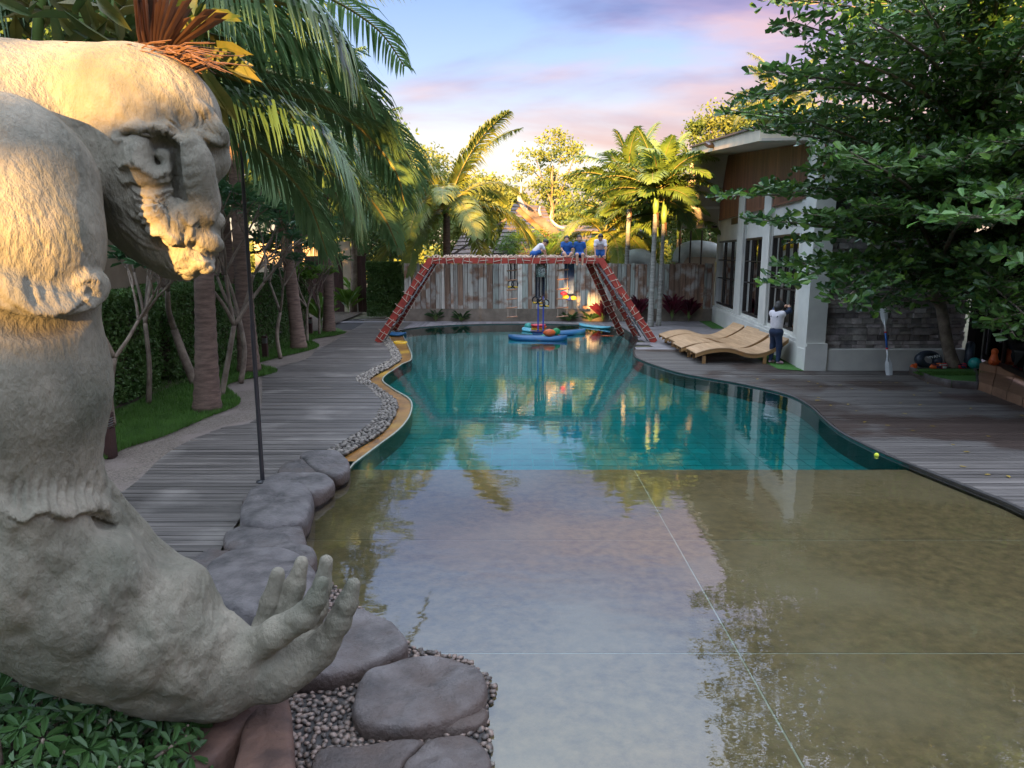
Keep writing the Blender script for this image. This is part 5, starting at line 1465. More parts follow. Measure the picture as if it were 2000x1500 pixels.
gnarled(gpos(600, 668), 3.2, 'pale forked frangipani behind the leaning palm trunk', seed=44, r0=.055)
gnarled(gpos(290, 790), 4.4, 'upright frangipani in front of the nearest leafy hedge', seed=52, r0=.05, spread=.5)
gnarled(gpos(624, 655), 2.6, 'short bright leaved frangipani left of the slender gate palm', seed=63, r0=.045, lm=young_m)
# broad leaf foliage hanging over the statue head
def rosette(base, H, n, L, Wd, label, mat, name='broadleaf_plant', spread=.8, group=None, fan=None, up=.6):
    rt = root(name, base, label, 'plant', group); P, D, mb = [], [], MB()
    for k in range(n):
        a = k * 2.399; e = up * rnd.uniform(.4, 1.3); v = np.array([math.cos(a) * spread, math.sin(a) * spread, e]); z = H * (.25 + .75 * k / n)
        p0 = np.array(base) + np.array([0, 0, z * .5]); p1 = p0 + v * .18
        mb.tube([np.array(base) + np.array([0, 0, -.02]), p0, p1], [.012, .012, .006], 4); P.append(p1); D.append(v)
    part('stem', mb, shaft_m, rt)
    V, F = leaf_arrays(P, D, np.tile(np.array([0, 0, 1.]), (n, 1)), L * (0.7 + .6 * rng.random(n)), Wd, .12, .2)
    part('foliage', np_mesh('foliage', V, F, mat), None, rt)
    return rt
# red cordyline and small plants by the fence
for px, py, h, lab in ((1310, 628, 1.15, 'tall purple red cordyline in front of the fence near the pool house'), (1250, 630, .85, 'purple red cordyline behind the foot of the red frame'), (1168, 622, .6, 'small purple red cordyline at the fence base left of the red frame leg'), (1335, 625, .8, 'purple red cordyline farthest right against the fence')):
    b = G(px, py); rosette((b[0], FY - .35, 0), h, 46, .5, .09, lab, red_l, 'cordyline', .45, 'red cordylines along the fence', up=1.0)
for px, h, lab in ((858, .5, 'small green shrub at the fence base below the left end of the beam'), (906, .25, 'tiny green weed clump at the fence base'), (1145, .25, 'low green ground plants at the fence base right of centre'), (1105, .2, 'low green ground plants at the fence base behind the paddle boards')):
    b = G(px, 622); rosette((b[0], FY - .2, 0), h, 40, .3, .06, lab, bush_m, 'green_shrub', .6, 'small green plants at the fence base')
for px, py, Y, h, lab in ((680, 600, 33.5, 1.1, 'teal tinted broad leaf plant seen through the open gate'), (690, 600, 36, 2.0, 'taller broad leaf plant farther back through the open gate'), (628, 640, 26, 1.2, 'bright green palm seedling beside the slender gate palm')):
    b = A(px, py, Y); rosette((b[0], Y, 0), h, 26, .75, .22, lab, young_m, 'broadleaf_plant', .6, up=1.0)

# foreground shrub in whorls, lower left
def whorl_bush(c, rx, ry, h, n, label):
    rt = root('schefflera_shrub', (c[0], c[1], 0), label, 'shrub'); mb = MB(); P, D, N_, Ls = [], [], [], []
    for k in range(n):
        a = rnd.random() * 6.28; r_ = math.sqrt(rnd.random()); x, y = c[0] + rx * r_ * math.cos(a), c[1] + ry * r_ * math.sin(a)
        z = h * (1 - .55 * r_ ** 2) * rnd.uniform(.55, 1.0); q = np.array([x, y, z]); ax = norm(np.array([math.cos(a) * r_ * .8, math.sin(a) * r_ * .8 - .15, 1.]))
        if k % 2 == 0: mb.tube(catmull([(c[0] + (x - c[0]) * .45, c[1] + (y - c[1]) * .45, 0), (c[0] + (x - c[0]) * .8, c[1] + (y - c[1]) * .8, z * .6), q], 3), [.012] * 3 + [.008] * 4, 4)
        m = rnd.choice((6, 7, 8)); u = norm(np.cross(ax, (1., .2, 0))); v = np.cross(ax, u); L = rnd.uniform(.05, .115); ax = norm(ax + rng.normal(size=3) * .28)
        for j in range(m):
            t = 2 * math.pi * j / m + rnd.uniform(-.15, .15); d = norm(u * math.cos(t) + v * math.sin(t) + ax * rnd.uniform(-.3, .6)); P.append(q + d * .012); D.append(d); N_.append(ax); Ls.append(L * rnd.uniform(.8, 1.1))
    part('stem', mb, bark_m, rt, True)
    V, F = leaf_arrays(P, D, np.array(N_), np.array(Ls), np.array(Ls) * .36, .1, .25, .62); m = len(P)
    part('foliage', np_mesh('foliage', V, F, bush_m), None, rt)
    return rt
wb = G(120, 1420, .3); whorl_bush((wb[0] - .25, wb[1] - .1), 1.05, .85, .75, 620, 'dark green whorled shrub in the bottom left corner below the stone forearm')

# ---- big glossy tree at the right
TB = G(1862, 728); TB = np.array([TB[0], TB[1], .12])
tr_ = root('glossy_leaf_tree', tuple(TB), 'large glossy dark leaved tree leaning over the right side of the pool', 'tree')
T1 = A(1838, 600, TB[1]); T2 = A(1822, 560, TB[1] - .3); T3 = A(1860, 440, TB[1] - .4); T4 = A(1900, 300, TB[1] - .8); T5 = A(1930, 120, TB[1] - 1.2); T6 = A(1960, -60, TB[1] - 1.4)
tp_ = catmull([TB, A(1850, 670, TB[1]), T1, T2, T3, T4, T5, T6], 5)
part('trunk', MB().tube(tp_, list(np.interp(np.linspace(0, 1, len(tp_)), [0, .12, .4, 1], [.16, .125, .11, .04])), 12), bark_m, tr_, True)
tips = []
edge_tips = [(1404, 382, 12.5), (1470, 428, 12.2), (1510, -5, 11.5), (1545, 40, 11.3), (1498, 138, 11.2), (1470, 186, 11.8), (1425, 215, 13.5), (1560, 240, 12.5), (1500, 365, 12.9), (1520, 555, 12.0), (1545, 520, 12.6), (1570, 470, 12.6), (1640, 592, 11.8), (1700, 610, 12.6), (1655, 560, 12.4),
             (1600, 90, 11.0), (1620, 300, 12), (1580, 330, 12.6), (1590, 420, 12.4), (1760, 600, 13.5), (1900, 600, 12.5), (1940, 640, 12.0), (1985, 660, 11.0), (2030, 640, 10.5), (1960, 560, 11.5),
             (1520, 215, 12.8), (1480, 250, 13.8), (1700, 40, 10.5), (1780, -30, 10.5), (1640, -40, 10.8)]
for t in edge_tips: tips.append((t, 1.0))
for _ in range(120):
    px = rnd.uniform(1650, 2220); u = rnd.random(); py = -180 + u * 720
    if px < 1720 and 125 < py < 185: continue
    if px < 1760 and py < 60: continue
    if px < 1740 and py < 215: continue
    if py > 400 and px < 1640: continue
    if py > 470 and px < 1930: continue
    Y = rnd.uniform(10.2, 17.5)
    if px > 1900: Y = rnd.uniform(9.2, 16.5)
    tips.append(((px, py, Y), .8))
leafP, leafD, leafN, leafL = [], [], [], []
brn = []
for (px, py, Y), w in tips:
    tip = A(px, py, Y)
    # branch leaves the trunk a little below its tip height
    zt_ = max(2.3, tip[2] - rnd.uniform(.3, 1.3)); tz_ = np.array([p[2] for p in tp_]); k = int(np.argmin(np.abs(tz_ - zt_))); b0_ = tp_[k]
    L_ = np.linalg.norm(tip - b0_); mid = (b0_ + tip) / 2 + np.array([0, 0, .12 * L_ * rnd.uniform(.2, 1)])
    path = np.array(catmull([b0_, mid, tip], 8)); brn.append((path, L_, w))
    n = len(path); ln = min(L_, 4.2); m = int(ln / .10)
    for j in range(m):
        s_ = 1 - (j / m) * (ln / L_)                   # from tip backwards
        q = np.array([np.interp(s_, np.linspace(0, 1, n), path[:, c]) for c in range(3)])
        tg = norm(path[min(int(s_ * (n - 1)) + 1, n - 1)] - path[max(int(s_ * (n - 1)) - 1, 0)])
        sd2 = norm(np.cross(tg, (0, 0, 1.))) * (1 if j % 2 else -1)
        tl_ = (.17 + .58 * math.sin(math.pi * min(1, (1 - s_) * L_ / ln * .9 + .06))) * rnd.uniform(.5, 1.1)
        dd = norm(sd2 * .85 + tg * .6 + np.array([0, 0, rnd.uniform(-.12, .22)]))
        cnt = max(2, int(tl_ / .075))
        for c in range(cnt):
            f = (c + .5) / cnt; p = q + dd * tl_ * f
            a = norm(np.cross(dd, (0, 0, 1.))) * (1 if c % 2 else -1)
            d = norm(a * .8 + dd * .7 + rng.normal(size=3) * .42 + np.array([0, 0, .35])); leafP.append(p); leafD.append(d); leafN.append(norm(np.array([0, -.35, .8]) + rng.normal(size=3) * .75)); leafL.append(rnd.uniform(.13, .21))
        if j % 3 == 0: brn.append((np.array([q, q + dd * tl_]), tl_, .12))
# inner mass around the trunk so that the heart of the crown is closed
m = 11000
cc_ = A(1930, 190, 14.6); Q = rng.normal(size=(m, 3)); Q = norm(Q) * (rng.random((m, 1)) ** .4) * np.array([3.4, 3.0, 3.6]) + cc_
Q = Q[Q[:, 2] > 4.0 + .35 * np.sin(Q[:, 0] * 3)]
leafP += list(Q); leafD += list(norm(rng.normal(size=(len(Q), 3)) + np.array([-.3, -.3, .1]))); leafN += list(norm(rng.normal(size=(len(Q), 3)) * .5 + np.array([0, 0, 1.]))); leafL += list(.13 + .07 * rng.random(len(Q)))
leafP, leafD, leafN, leafL = map(np.array, (leafP, leafD, leafN, leafL))
print('RIGHT TREE LEAVES', len(leafP))
brn.sort(key=lambda b: -b[1] * b[2]); rest = MB()
for i, (path, L_, w) in enumerate(brn):
    if w > .5: part('branch', MB().tube(path, list(np.linspace(.012 + .006 * L_, .006, len(path))), 5), bark_m, tr_, True)
    else: rest.tube(path, [.006, .003], 3, False)
part('twigs', rest, bark_m, tr_)['kind'] = 'stuff'
dist = np.linalg.norm(leafP - CAM, axis=1); order = np.argsort(dist)
inview = [i for i in order if abs(leafP[i, 0] / leafP[i, 1]) < .715 and ((leafP[i, 2] - CAMH) / leafP[i, 1]) < .34][:300]
sel = set(inview); keep = np.array([i for i in range(len(leafP)) if i not in sel])
pick = rng.random(len(keep)) < .16
for nm, kk, mt in (('leaf_mass', keep[~pick], glossy_m), ('young_leaf_mass', keep[pick], young_m)):
    V, F = leaf_arrays(leafP[kk], leafD[kk], leafN[kk], leafL[kk], leafL[kk] * .52, .12, .16, .7)
    part(nm, np_mesh(nm, V, F, mt), None, tr_)['kind'] = 'stuff'
lv, lf = leaf_arrays([(0, 0, 0)], [(1, 0, 0)], np.array([(0, 0, 1.)]), 1.0, .5, .12, .14, .66); lmesh = np_mesh('leaf', lv, lf, glossy_m)
lmesh2 = np_mesh('leaf', lv, lf, young_m)
for n_i, i in enumerate(inview):
    d = norm(leafD[i]); s_ = norm(np.cross(d, leafN[i])); u = np.cross(s_, d)
    o = link('leaf', lmesh2 if n_i % 9 == 0 else lmesh, tr_); M4 = Matrix([[d[0], -s_[0], u[0], 0], [d[1], -s_[1], u[1], 0], [d[2], -s_[2], u[2], 0], [0, 0, 0, 1]]); M4 = Matrix.Diagonal((1, 1, 1, 1)) @ M4
    L_ = float(leafL[i]); M4 = M4 @ Matrix.Scale(L_, 4); M4.translation = Vector(leafP[i] - TB); o.matrix_basis = M4

for k, (l, d, z, r, n_) in enumerate(((-.5, 12.2, 7.2, 1.5, 60), (-2.0, 11.0, 5.05, .24, 6), (-4.1, 12.6, 7.2, 1.4, 60), (-2.45, 13.4, 7.75, 1.5, 150))):  # unseen trees added behind the camera to dapple and limit the sun
    c = sdir * d + ldir * l + np.array([0, 0, z])
    tree((c[0] + (.5, .9, -.5, 2.0)[k], c[1], 0), c, (r, r, r * .75), ['broad crowned', 'thin low', 'rounded', 'tall'][k] + ' unseen tree added before the sun gap behind the viewpoint to shape the sunlight', grn_m, 'added sun shading trees behind the viewpoint', nclump=n_, per=70, cl=.35, L=.2, Wd=.1, tr=.06, limbs=4)
# =================================================================== STATUE
st = SDF()
def q_(px, py, Y, rpx): return A(px, py, Y), rpx * Y / 1388
def cone2(p, q, k=.12, op='u'):
    a, ra = q_(*p); b, rb = q_(*q); st.cone(a, b, ra, rb, k, op)
# torso and back, out of frame to the left
cone2((-260, 420, 3.9, 330), (-330, 1000, 3.9, 360), .3)
cone2((-60, 330, 3.5, 215), (-200, 420, 3.8, 300), .3)
# neck and upper back
cone2((-40, 260, 3.6, 150), (150, 215, 3.7, 108), .22)
cone2((70, 200, 3.75, 92), (235, 215, 3.75, 106), .12)
# shoulder and upper arm
cone2((-18, 372, 3.08, 176), (-24, 450, 3.02, 182), .12)
cone2((28, 345, 3.1, 118), (12, 480, 3.0, 148), .15)
cone2((-8, 480, 3.0, 170), (12, 560, 3.0, 150), .10)
cone2((0, 600, 3.0, 158), (8, 760, 3.02, 178), .10)
cone2((8, 740, 3.02, 178), (-10, 900, 3.02, 172), .13)
# elbow, forearm, wrist
cone2((-10, 930, 3.05, 176), (50, 1090, 3.12, 172), .16)
cone2((40, 1080, 3.12, 176), (185, 1185, 3.22, 158), .15)
cone2((185, 1180, 3.22, 158), (320, 1262, 3.32, 122), .15)
cone2((320, 1262, 3.32, 122), (425, 1318, 3.38, 82), .12)
cone2((60, 1180, 3.2, 120), (360, 1320, 3.32, 78), .12)
# hand: palm
cone2((425, 1320, 3.38, 80), (530, 1290, 3.42, 66), .10)
cone2((470, 1304, 3.42, 60), (575, 1272, 3.48, 46), .08)
cone2((470, 1275, 3.5, 44), (575, 1248, 3.58, 36), .07)
cone2((540, 1330, 3.4, 44), (620, 1270, 3.42, 42), .08)
def finger(pts, k=.035):
    P = [q_(*p) for p in pts]
    st.chain([p[0] for p in P], [p[1] * .9 for p in P], k)
finger([(476, 1280, 3.34, 40), (540, 1236, 3.28, 35), (594, 1205, 3.25, 30), (617, 1172, 3.25, 23), (628, 1140, 3.26, 17)])      # long thumb in front
finger([(600, 1288, 3.40, 38), (637, 1252, 3.38, 32), (661, 1215, 3.36, 27), (677, 1178, 3.36, 23), (690, 1142, 3.37, 17)])      # finger at the right
finger([(500, 1262, 3.62, 30), (512, 1225, 3.66, 24), (527, 1175, 3.68, 20), (542, 1122, 3.70, 16)])
finger([(555, 1240, 3.66, 31), (565, 1195, 3.70, 25), (577, 1145, 3.72, 21), (589, 1099, 3.74, 16)])
finger([(600, 1235, 3.62, 30), (618, 1190, 3.60, 24), (629, 1145, 3.60, 20), (637, 1096, 3.62, 15)])
# head
def eb(px, py, Y, rx, ry, rz, rot=0.0, k=.1, op='u', yaw=0.0):
    s_ = Y / 1388; st.ell(A(px, py, Y), (rx * s_, ry * s_, rz * s_), rotz(yaw) @ roty(rot), k, op)
eb(283, 228, 3.72, 118, 120, 124, 0.25, .12)              # skull
eb(345, 225, 3.70, 68, 88, 70, 0.9, .12)                  # forehead towards the brow
eb(300, 350, 3.68, 105, 104, 135, -.12, .10)              # cheeks
eb(336, 448, 3.66, 84, 86, 98, -.45, .10)                # jaw and beard
eb(262, 420, 3.74, 60, 70, 92, -.35, .10)
eb(385, 320, 3.62, 36, 52, 68, .0, .07)                   # middle face
eb(425, 318, 3.70, 24, 30, 30, .3, .05)                   # far brow and cheek bulge
eb(418, 268, 3.66, 26, 36, 22, .6, .05)
base_n = len(st.p)
def fe(pts, r, op='u', k=.02, lift=0.0):
    """ridge (u) or groove (s) following the surface; r in px (one value or list)"""
    P = []
    for i, (a, b) in enumerate(catmull([(x, y, 0) for x, y in pts], 3)[0:0] or [(p[0], p[1]) for p in catmull([(x, y, 0) for x, y in pts], 3)]):
        s_ = base.snap(a, b)
        if s_ is None: continue
        P.append(s_)
    if len(P) < 2: return
    rr = np.interp(np.linspace(0, 1, len(P)), np.linspace(0, 1, len(r) if hasattr(r, '__len__') else 2), r if hasattr(r, '__len__') else [r, r]) * 3.5 / 1388
    P = [p - norm(p - CAM) * (lift * 3.5 / 1388 * .6 + (-.5 if op == 'u' else .35) * q) for p, q in zip(P, rr)]
    st.chain(P, list(rr), k, op)
class Base(SDF): pass
base = SDF(); base.p = list(st.p)
# brow and forehead
fe([(245, 256), (268, 250), (292, 257), (320, 252)], [5, 9, 7, 8], lift=2)
fe([(243, 264), (275, 264), (322, 262)], [3, 5, 4], 's')
fe([(318, 246), (336, 258), (350, 272)], [8, 10, 7], lift=4)
fe([(300, 272), (330, 278), (352, 288)], [5, 8, 4], 's', .03)
fe([(352, 284), (364, 272), (376, 262)], [7, 8, 6], lift=2)
fe([(388, 205), (406, 225), (424, 252), (436, 272)], [9, 12, 12, 9], lift=3)
fe([(398, 270), (418, 282), (434, 288)], [3, 4, 3], 's')
fe([(385, 262), (405, 272), (425, 276)], [7, 7, 6], lift=4)
# deep set eye
fe([(296, 278), (292, 292), (297, 312), (306, 330)], [4, 8, 8, 4], 's', .02)
fe([(300, 284), (318, 282), (345, 286)], [8, 10, 5], 's', .03)
fe([(310, 300), (318, 318), (322, 326)], [12, 12, 6], 's', .05)
fe([(314, 300), (326, 308), (332, 318)], [8, 11, 8], lift=-3)
fe([(272, 282), (268, 305), (276, 330), (298, 344)], [10, 14, 12, 7], lift=1, k=.05)
fe([(300, 346), (322, 342), (344, 326), (352, 308)], [6, 8, 8, 6], lift=2, k=.04)
# nose
fe([(374, 285), (384, 320), (388, 355), (393, 390), (391, 416)], [15, 22, 26, 30, 27], lift=17, k=.05)
fe([(352, 292), (349, 330), (350, 370), (354, 395)], [5, 8, 8, 5], 's', .04)
fe([(355, 412), (364, 424), (376, 432)], [12, 14, 11], lift=8, k=.03)
fe([(361, 430), (368, 437)], [5, 5], 's', .015)
fe([(377, 436), (386, 440)], [5, 4], 's', .015)
fe([(404, 330), (404, 370), (400, 400)], [7, 9, 7], 's', .04)
# far cheek and far moustache
fe([(430, 395), (428, 415), (426, 435)], [9, 13, 9], lift=3, k=.03)
# moustache and beard tufts
fe([(346, 398), (346, 425), (340, 452), (342, 476)], [9, 14, 14, 6], lift=6, k=.03)
fe([(332, 420), (330, 445), (336, 472)], [8, 11, 5], lift=5, k=.02)
fe([(305, 420), (318, 440), (322, 456)], [10, 14, 6], lift=5, k=.03)
fe([(290, 405), (300, 425), (312, 446)], [8, 10, 5], lift=4, k=.02)
fe([(325, 410), (322, 436), (328, 462)], [2, 4, 2], 's', .012)
fe([(338, 418), (337, 445), (342, 470)], [2, 3, 2], 's', .012)
fe([(372, 440), (374, 456), (366, 468)], [9, 11, 7], lift=5)
fe([(255, 430), (290, 460), (330, 482), (360, 488)], [3, 5, 6, 3], 's', .03)
# mouth, lips and chin
fe([(392, 462), (412, 470), (428, 482)], [10, 14, 11], lift=4, k=.03)
fe([(380, 476), (392, 488), (408, 500), (430, 507)], [3, 5, 5, 3], 's', .012)
fe([(386, 488), (402, 503), (424, 512)], [5, 8, 6], lift=4)
eb(335, 527, 3.62, 22, 26, 17, 0, .03); eb(368, 533, 3.60, 19, 24, 15, 0, .03); eb(400, 520, 3.60, 22, 26, 16, .4, .03)
# tuft under the shoulder
fe([(-20, 545), (40, 590), (95, 606), (150, 590), (192, 560)], [16, 26, 27, 24, 14], lift=6, k=.05)
fe([(150, 555), (180, 550), (200, 560)], [8, 10, 8], lift=0, k=.05)
fe([(-10, 620), (60, 638), (150, 622), (188, 600)], [8, 10, 10, 6], 's', .06)
# flap of fur over the elbow, lumps on the forearm
fe([(-30, 985), (40, 1012), (100, 990), (170, 985), (235, 1012)], [10, 14, 12, 15, 9], lift=3, k=.05)
fe([(-30, 1012), (40, 1036), (100, 1014), (170, 1010), (225, 1035)], [5, 9, 8, 9, 4], 's', .05)
fe([(215, 955), (270, 1000), (330, 1060), (380, 1130), (420, 1200)], [8, 13, 12, 12, 9], lift=2, k=.05)
fe([(405, 1230), (430, 1262), (440, 1300)], [8, 12, 8], lift=4, k=.03)
fe([(430, 1240), (455, 1262), (470, 1295)], [5, 8, 5], 's', .03)
rl = random.Random(5)
for _ in range(60):
    t = rl.random(); px = 20 + 380 * t + rl.uniform(-60, 60); py = 1080 + 220 * t + rl.uniform(-95, 95)
    s_ = base.snap(px, py)
    if s_ is None or s_[1] > 3.6: continue
    r = rl.uniform(14, 34) * 3.2 / 1388
    st.ell(s_ + np.array([0, r * .82, 0]), (r * 1.0, r * .9, r * 1.5), roty(rl.uniform(-.2, .7)), .11, 'u')
for k in range(5):   # knuckle creases
    pass
print('STATUE prims', len(st.p))
HS = 0.0108
SV, SF = nets(st, (-2.6, 2.1, -0.05), (-.55, 4.9, 4.1), HS, 1)
e_ = .006
nrm = norm(np.stack([st(SV + np.eye(3)[k] * e_) for k in range(3)], 1) - st(SV)[:, None])
print('STATUE verts', len(SV))
# carved relief: strokes laid over the surface (map over the visible side, one cell = 2.5 mm or so)
HM_ = np.zeros((1420, 760), np.float32)
def stroke(pts, w, h, kind='ridge', taper=True):
    P = np.array(catmull([(x, y, 0.) for x, y in pts], 5))[:, :2]; n = len(P)
    x0, x1 = int(P[:, 0].min() - 4 * w), int(P[:, 0].max() + 4 * w) + 1; y0, y1 = int(P[:, 1].min() - 4 * w), int(P[:, 1].max() + 4 * w) + 1
    x0, y0, x1, y1 = max(x0, 0), max(y0, 0), min(x1, 760), min(y1, 1420)
    if x1 <= x0 or y1 <= y0: return
    X, Y_ = np.meshgrid(np.arange(x0, x1), np.arange(y0, y1)); best = np.full(X.shape, 1e9); tt = np.zeros(X.shape); sg = np.ones(X.shape)
    for i in range(n - 1):
        a, b = P[i], P[i + 1]; d = b - a; L2 = d @ d + 1e-6; t = np.clip(((X - a[0]) * d[0] + (Y_ - a[1]) * d[1]) / L2, 0, 1)
        ex, ey = X - a[0] - t * d[0], Y_ - a[1] - t * d[1]; q = np.sqrt(ex * ex + ey * ey); m = q < best
        best[m] = q[m]; tt[m] = ((i + t) / (n - 1))[m]; sg[m] = np.sign(d[0] * ey - d[1] * ex)[m]
    tp = np.sin(np.pi * np.clip(tt, .02, .98)) ** .6 if taper else 1
    if kind == 'fold': prof_ = np.where(sg > 0, np.exp(-best / (w * .35)) * -.5, np.exp(-(best / (w * 1.6)) ** 2))
    else: prof_ = np.exp(-(best / w) ** 2)
    HM_[y0:y1, x0:x1] += (h * prof_ * tp).astype(np.float32)
def lock(a, b, c, n, off, w, h):
    """n neighbouring strands along the curve a-b-c, stepped by off"""
    for i in range(n):
        o = np.array(off) * (i - (n - 1) / 2); j = rl.uniform(-3, 3); stroke([np.array(a) + o, np.array(b) + o * 1.05 + j, np.array(c) + o * .85], w, h * rl.uniform(.7, 1.2)); 
        stroke([np.array(a) + o + np.array(off) * .5, np.array(b) + o + np.array(off) * .5 + j, np.array(c) + o * .85 + np.array(off) * .5], w * .45, -h * .7)
F_ = 'fold'
# brow shelf, lids and creases
stroke([(240, 262), (262, 256), (285, 266), (300, 258), (322, 258), (330, 248)], 9, .022, F_); stroke([(322, 262), (345, 276), (356, 282)], 8, .02, F_)
lock((322, 236), (338, 250), (356, 262), 3, (6, -8), 4.5, .010); lock((378, 208), (388, 236), (380, 262), 4, (9, 1), 4.5, .011); lock((404, 205), (418, 240), (436, 268), 3, (9, -4), 5, .010)
stroke([(352, 215), (350, 240), (360, 262)], 5, -.012); stroke([(396, 268), (415, 280), (438, 286)], 7, .014, F_); stroke([(372, 262), (366, 275), (352, 284)], 7, .016, F_)
stroke([(262, 276), (256, 300), (268, 330), (296, 348)], 9, .014, F_); stroke([(300, 350), (325, 342), (346, 322)], 7, .012, F_); stroke([(302, 360), (330, 352), (352, 330)], 6, .010, F_)
stroke([(226, 322), (238, 332), (250, 324), (262, 332), (278, 326)], 7, .013, F_); stroke([(222, 282), (236, 276), (246, 284)], 5, .008, F_); stroke([(230, 352), (246, 362), (262, 356), (280, 366)], 8, .016, F_)
stroke([(222, 210), (216, 250), (222, 300), (215, 340)], 6, .008, F_)
# cheek folds sweeping round under the eye
for i, dy_ in enumerate((0, 12, 24, 36, 47)): stroke([(252 + i * 3, 366 + dy_), (272, 382 + dy_), (300, 387 + dy_), (330, 374 + dy_ * .8), (344, 358 + dy_ * .7)], 8, .015, F_)
lock((290, 400), (300, 425), (322, 446), 4, (-7, 7), 4.5, .012); lock((338, 400), (332, 436), (344, 474), 4, (8, 1), 4.2, .012); lock((318, 405), (316, 430), (326, 452), 3, (7, 1), 4, .010)
lock((240, 425), (285, 462), (345, 480), 4, (-5, 9), 5, .008); stroke([(300, 448), (325, 470), (352, 478)], 8, .018, F_); stroke([(275, 430), (296, 452), (316, 458)], 7, .015, F_)
stroke([(345, 290), (347, 330), (343, 370), (350, 400)], 9, -.018); lock((360, 300), (358, 350), (364, 408), 3, (7, 0), 4, .006)
for y in (300, 322, 345, 366, 388): stroke([(352, y), (366, y + 5), (392, y - 2)], 4, -.004)
stroke([(352, 418), (360, 436), (374, 440), (388, 432)], 6, .014, F_); stroke([(370, 440), (372, 456), (362, 470)], 5, .010)
stroke([(372, 478), (388, 490), (406, 500), (428, 506)], 6, -.016); stroke([(382, 470), (400, 482), (428, 494)], 6, .010)
for i in range(6): stroke([(360 - i * 9, 494 + i * 5), (376 - i * 7, 510 + i * 5), (398 - i * 5, 516 + i * 4.5), (418 - i * 7, 512 + i * 5)], 6, .012, F_)
for i in range(12): stroke([(225 + i * 9, 440 + i * 5), (240 + i * 10, 470 + i * 4), (262 + i * 11, 492 + i * 3)], 5, .004 if i % 2 else -.004)
for x in (312, 352, 386): stroke([(x, 520), (x + 4, 548)], 6, -.012)
for i in range(46):
    a = rl.random(); x, y = 236 + 100 * a + rl.uniform(-16, 16), 380 + 95 * rl.random() + 30 * a; L_ = rl.uniform(18, 36); stroke([(x, y), (x + L_ * .45, y + L_ * .5), (x + L_ * .7, y + L_ * 1.05)], rl.uniform(3, 5), rl.uniform(.002, .005) * (1 if i % 2 else -1))
for i in range(30):
    x, y = rl.uniform(225, 345), rl.uniform(130, 240); stroke([(x, y), (x + rl.uniform(-8, 14), y + 18), (x + rl.uniform(-6, 22), y + 40)], rl.uniform(4, 8), rl.uniform(-.004, .005))
for i in range(26):
    x, y = rl.uniform(335, 425), rl.uniform(410, 520); stroke([(x, y), (x + rl.uniform(-5, 5), y + 10), (x + rl.uniform(-8, 10), y + 24)], 3.5, rl.uniform(.002, .005) * (1 if i % 2 else -1))
stroke([(330, 60 + 90), (350, 190), (372, 205)], 8, .006)
# shoulder scratches and combed tufts
for a in (((92, 350), (88, 390), (104, 420), (130, 438)), ((175, 250), (186, 290), (188, 330)), ((90, 448), (92, 470), (88, 488)), ((68, 440), (78, 470), (96, 492)), ((140, 470), (165, 500), (178, 520))): stroke(a, 3.5, -.006)
for i in range(22): x = -10 + i * 9.5; stroke([(x + 14, 520 + 10 * math.sin(i)), (x + 4, 556), (x + 14, 588), (x + 26, 604 - abs(i - 11))], rl.uniform(4, 7), rl.uniform(-.011, .008))
stroke([(20, 590), (60, 612), (105, 618), (150, 602), (185, 575)], 12, .02, F_); stroke([(150, 560), (175, 548), (196, 556)], 9, .02, F_); stroke([(158, 592), (176, 570), (198, 585)], 7, -.018)
for i in range(26): x = 20 + i * 9; stroke([(x + 12, 930 + 12 * math.sin(i * 1.3)), (x + 4, 965), (x + 6, 998 + 8 * math.sin(i * .9))], 5, .008 if i % 2 else -.010)
stroke([(0, 1000), (45, 1020), (80, 1002), (120, 1012), (165, 1000), (205, 1016), (240, 1030)], 12, .026, F_)
for i in range(34):
    t = i / 33; x, y = 60 + 340 * t + rl.uniform(-50, 40), 1060 + 190 * t + rl.uniform(-70, 90); L_ = rl.uniform(25, 60); stroke([(x, y), (x + rl.uniform(-12, 12), y + L_ * .5), (x + rl.uniform(-5, 22), y + L_)], rl.uniform(7, 14), rl.uniform(-.012, .014))
for c, m in (((372, 1150), 6), ((330, 1120), 5), ((250, 1130), 5), ((120, 1090), 6), ((190, 1250), 5), ((300, 1270), 6), ((395, 1200), 5)):
    for i in range(m): stroke([(c[0] + i * 9 - 20, c[1] - 24 + rl.uniform(-5, 5)), (c[0] + i * 9 - 22, c[1] + 4), (c[0] + i * 9 - 16, c[1] + 32 + rl.uniform(-8, 8))], 4.5, .008)
for x, y in ((610, 1190), (560, 1222), (655, 1226), (672, 1196)):
    for i in range(3): stroke([(x - 22, y - 6 + i * 6), (x, y + i * 6), (x + 20, y - 6 + i * 6)], 3, -.006)
V0 = SV - CAM; dep = V0 @ FW; pxv = 1000 + 1388 * V0[:, 0] / dep; pyv = 750 - 1388 * (V0 @ UP) / dep
vis = np.clip(-np.sum(nrm * norm(V0), 1) * 2.2, 0, 1)
xi = np.clip(pxv, 0, 758); yi = np.clip(pyv, 0, 1418); ix, iy = xi.astype(int), yi.astype(int); fx_, fy_ = xi - ix, yi - iy
hv = (HM_[iy, ix] * (1 - fx_) + HM_[iy, ix + 1] * fx_) * (1 - fy_) + (HM_[iy + 1, ix] * (1 - fx_) + HM_[iy + 1, ix + 1] * fx_) * fy_
d_ = hv * vis * np.where(pyv < 560, np.where(pxv < 214, .6, 1.25), 1.1) + fbm(SV * 3.0, 3) * .016 + (.5 - np.abs(fbm(SV * np.array([8, 8, 5.0]) + 3, 4))) * np.where(SV[:, 2] > 1.75, .008, .02) - .006
hand = SV[:, 0] > A(465, 1250, 3.4)[0]; low = SV[:, 2] < 1.6; fg = hand & low
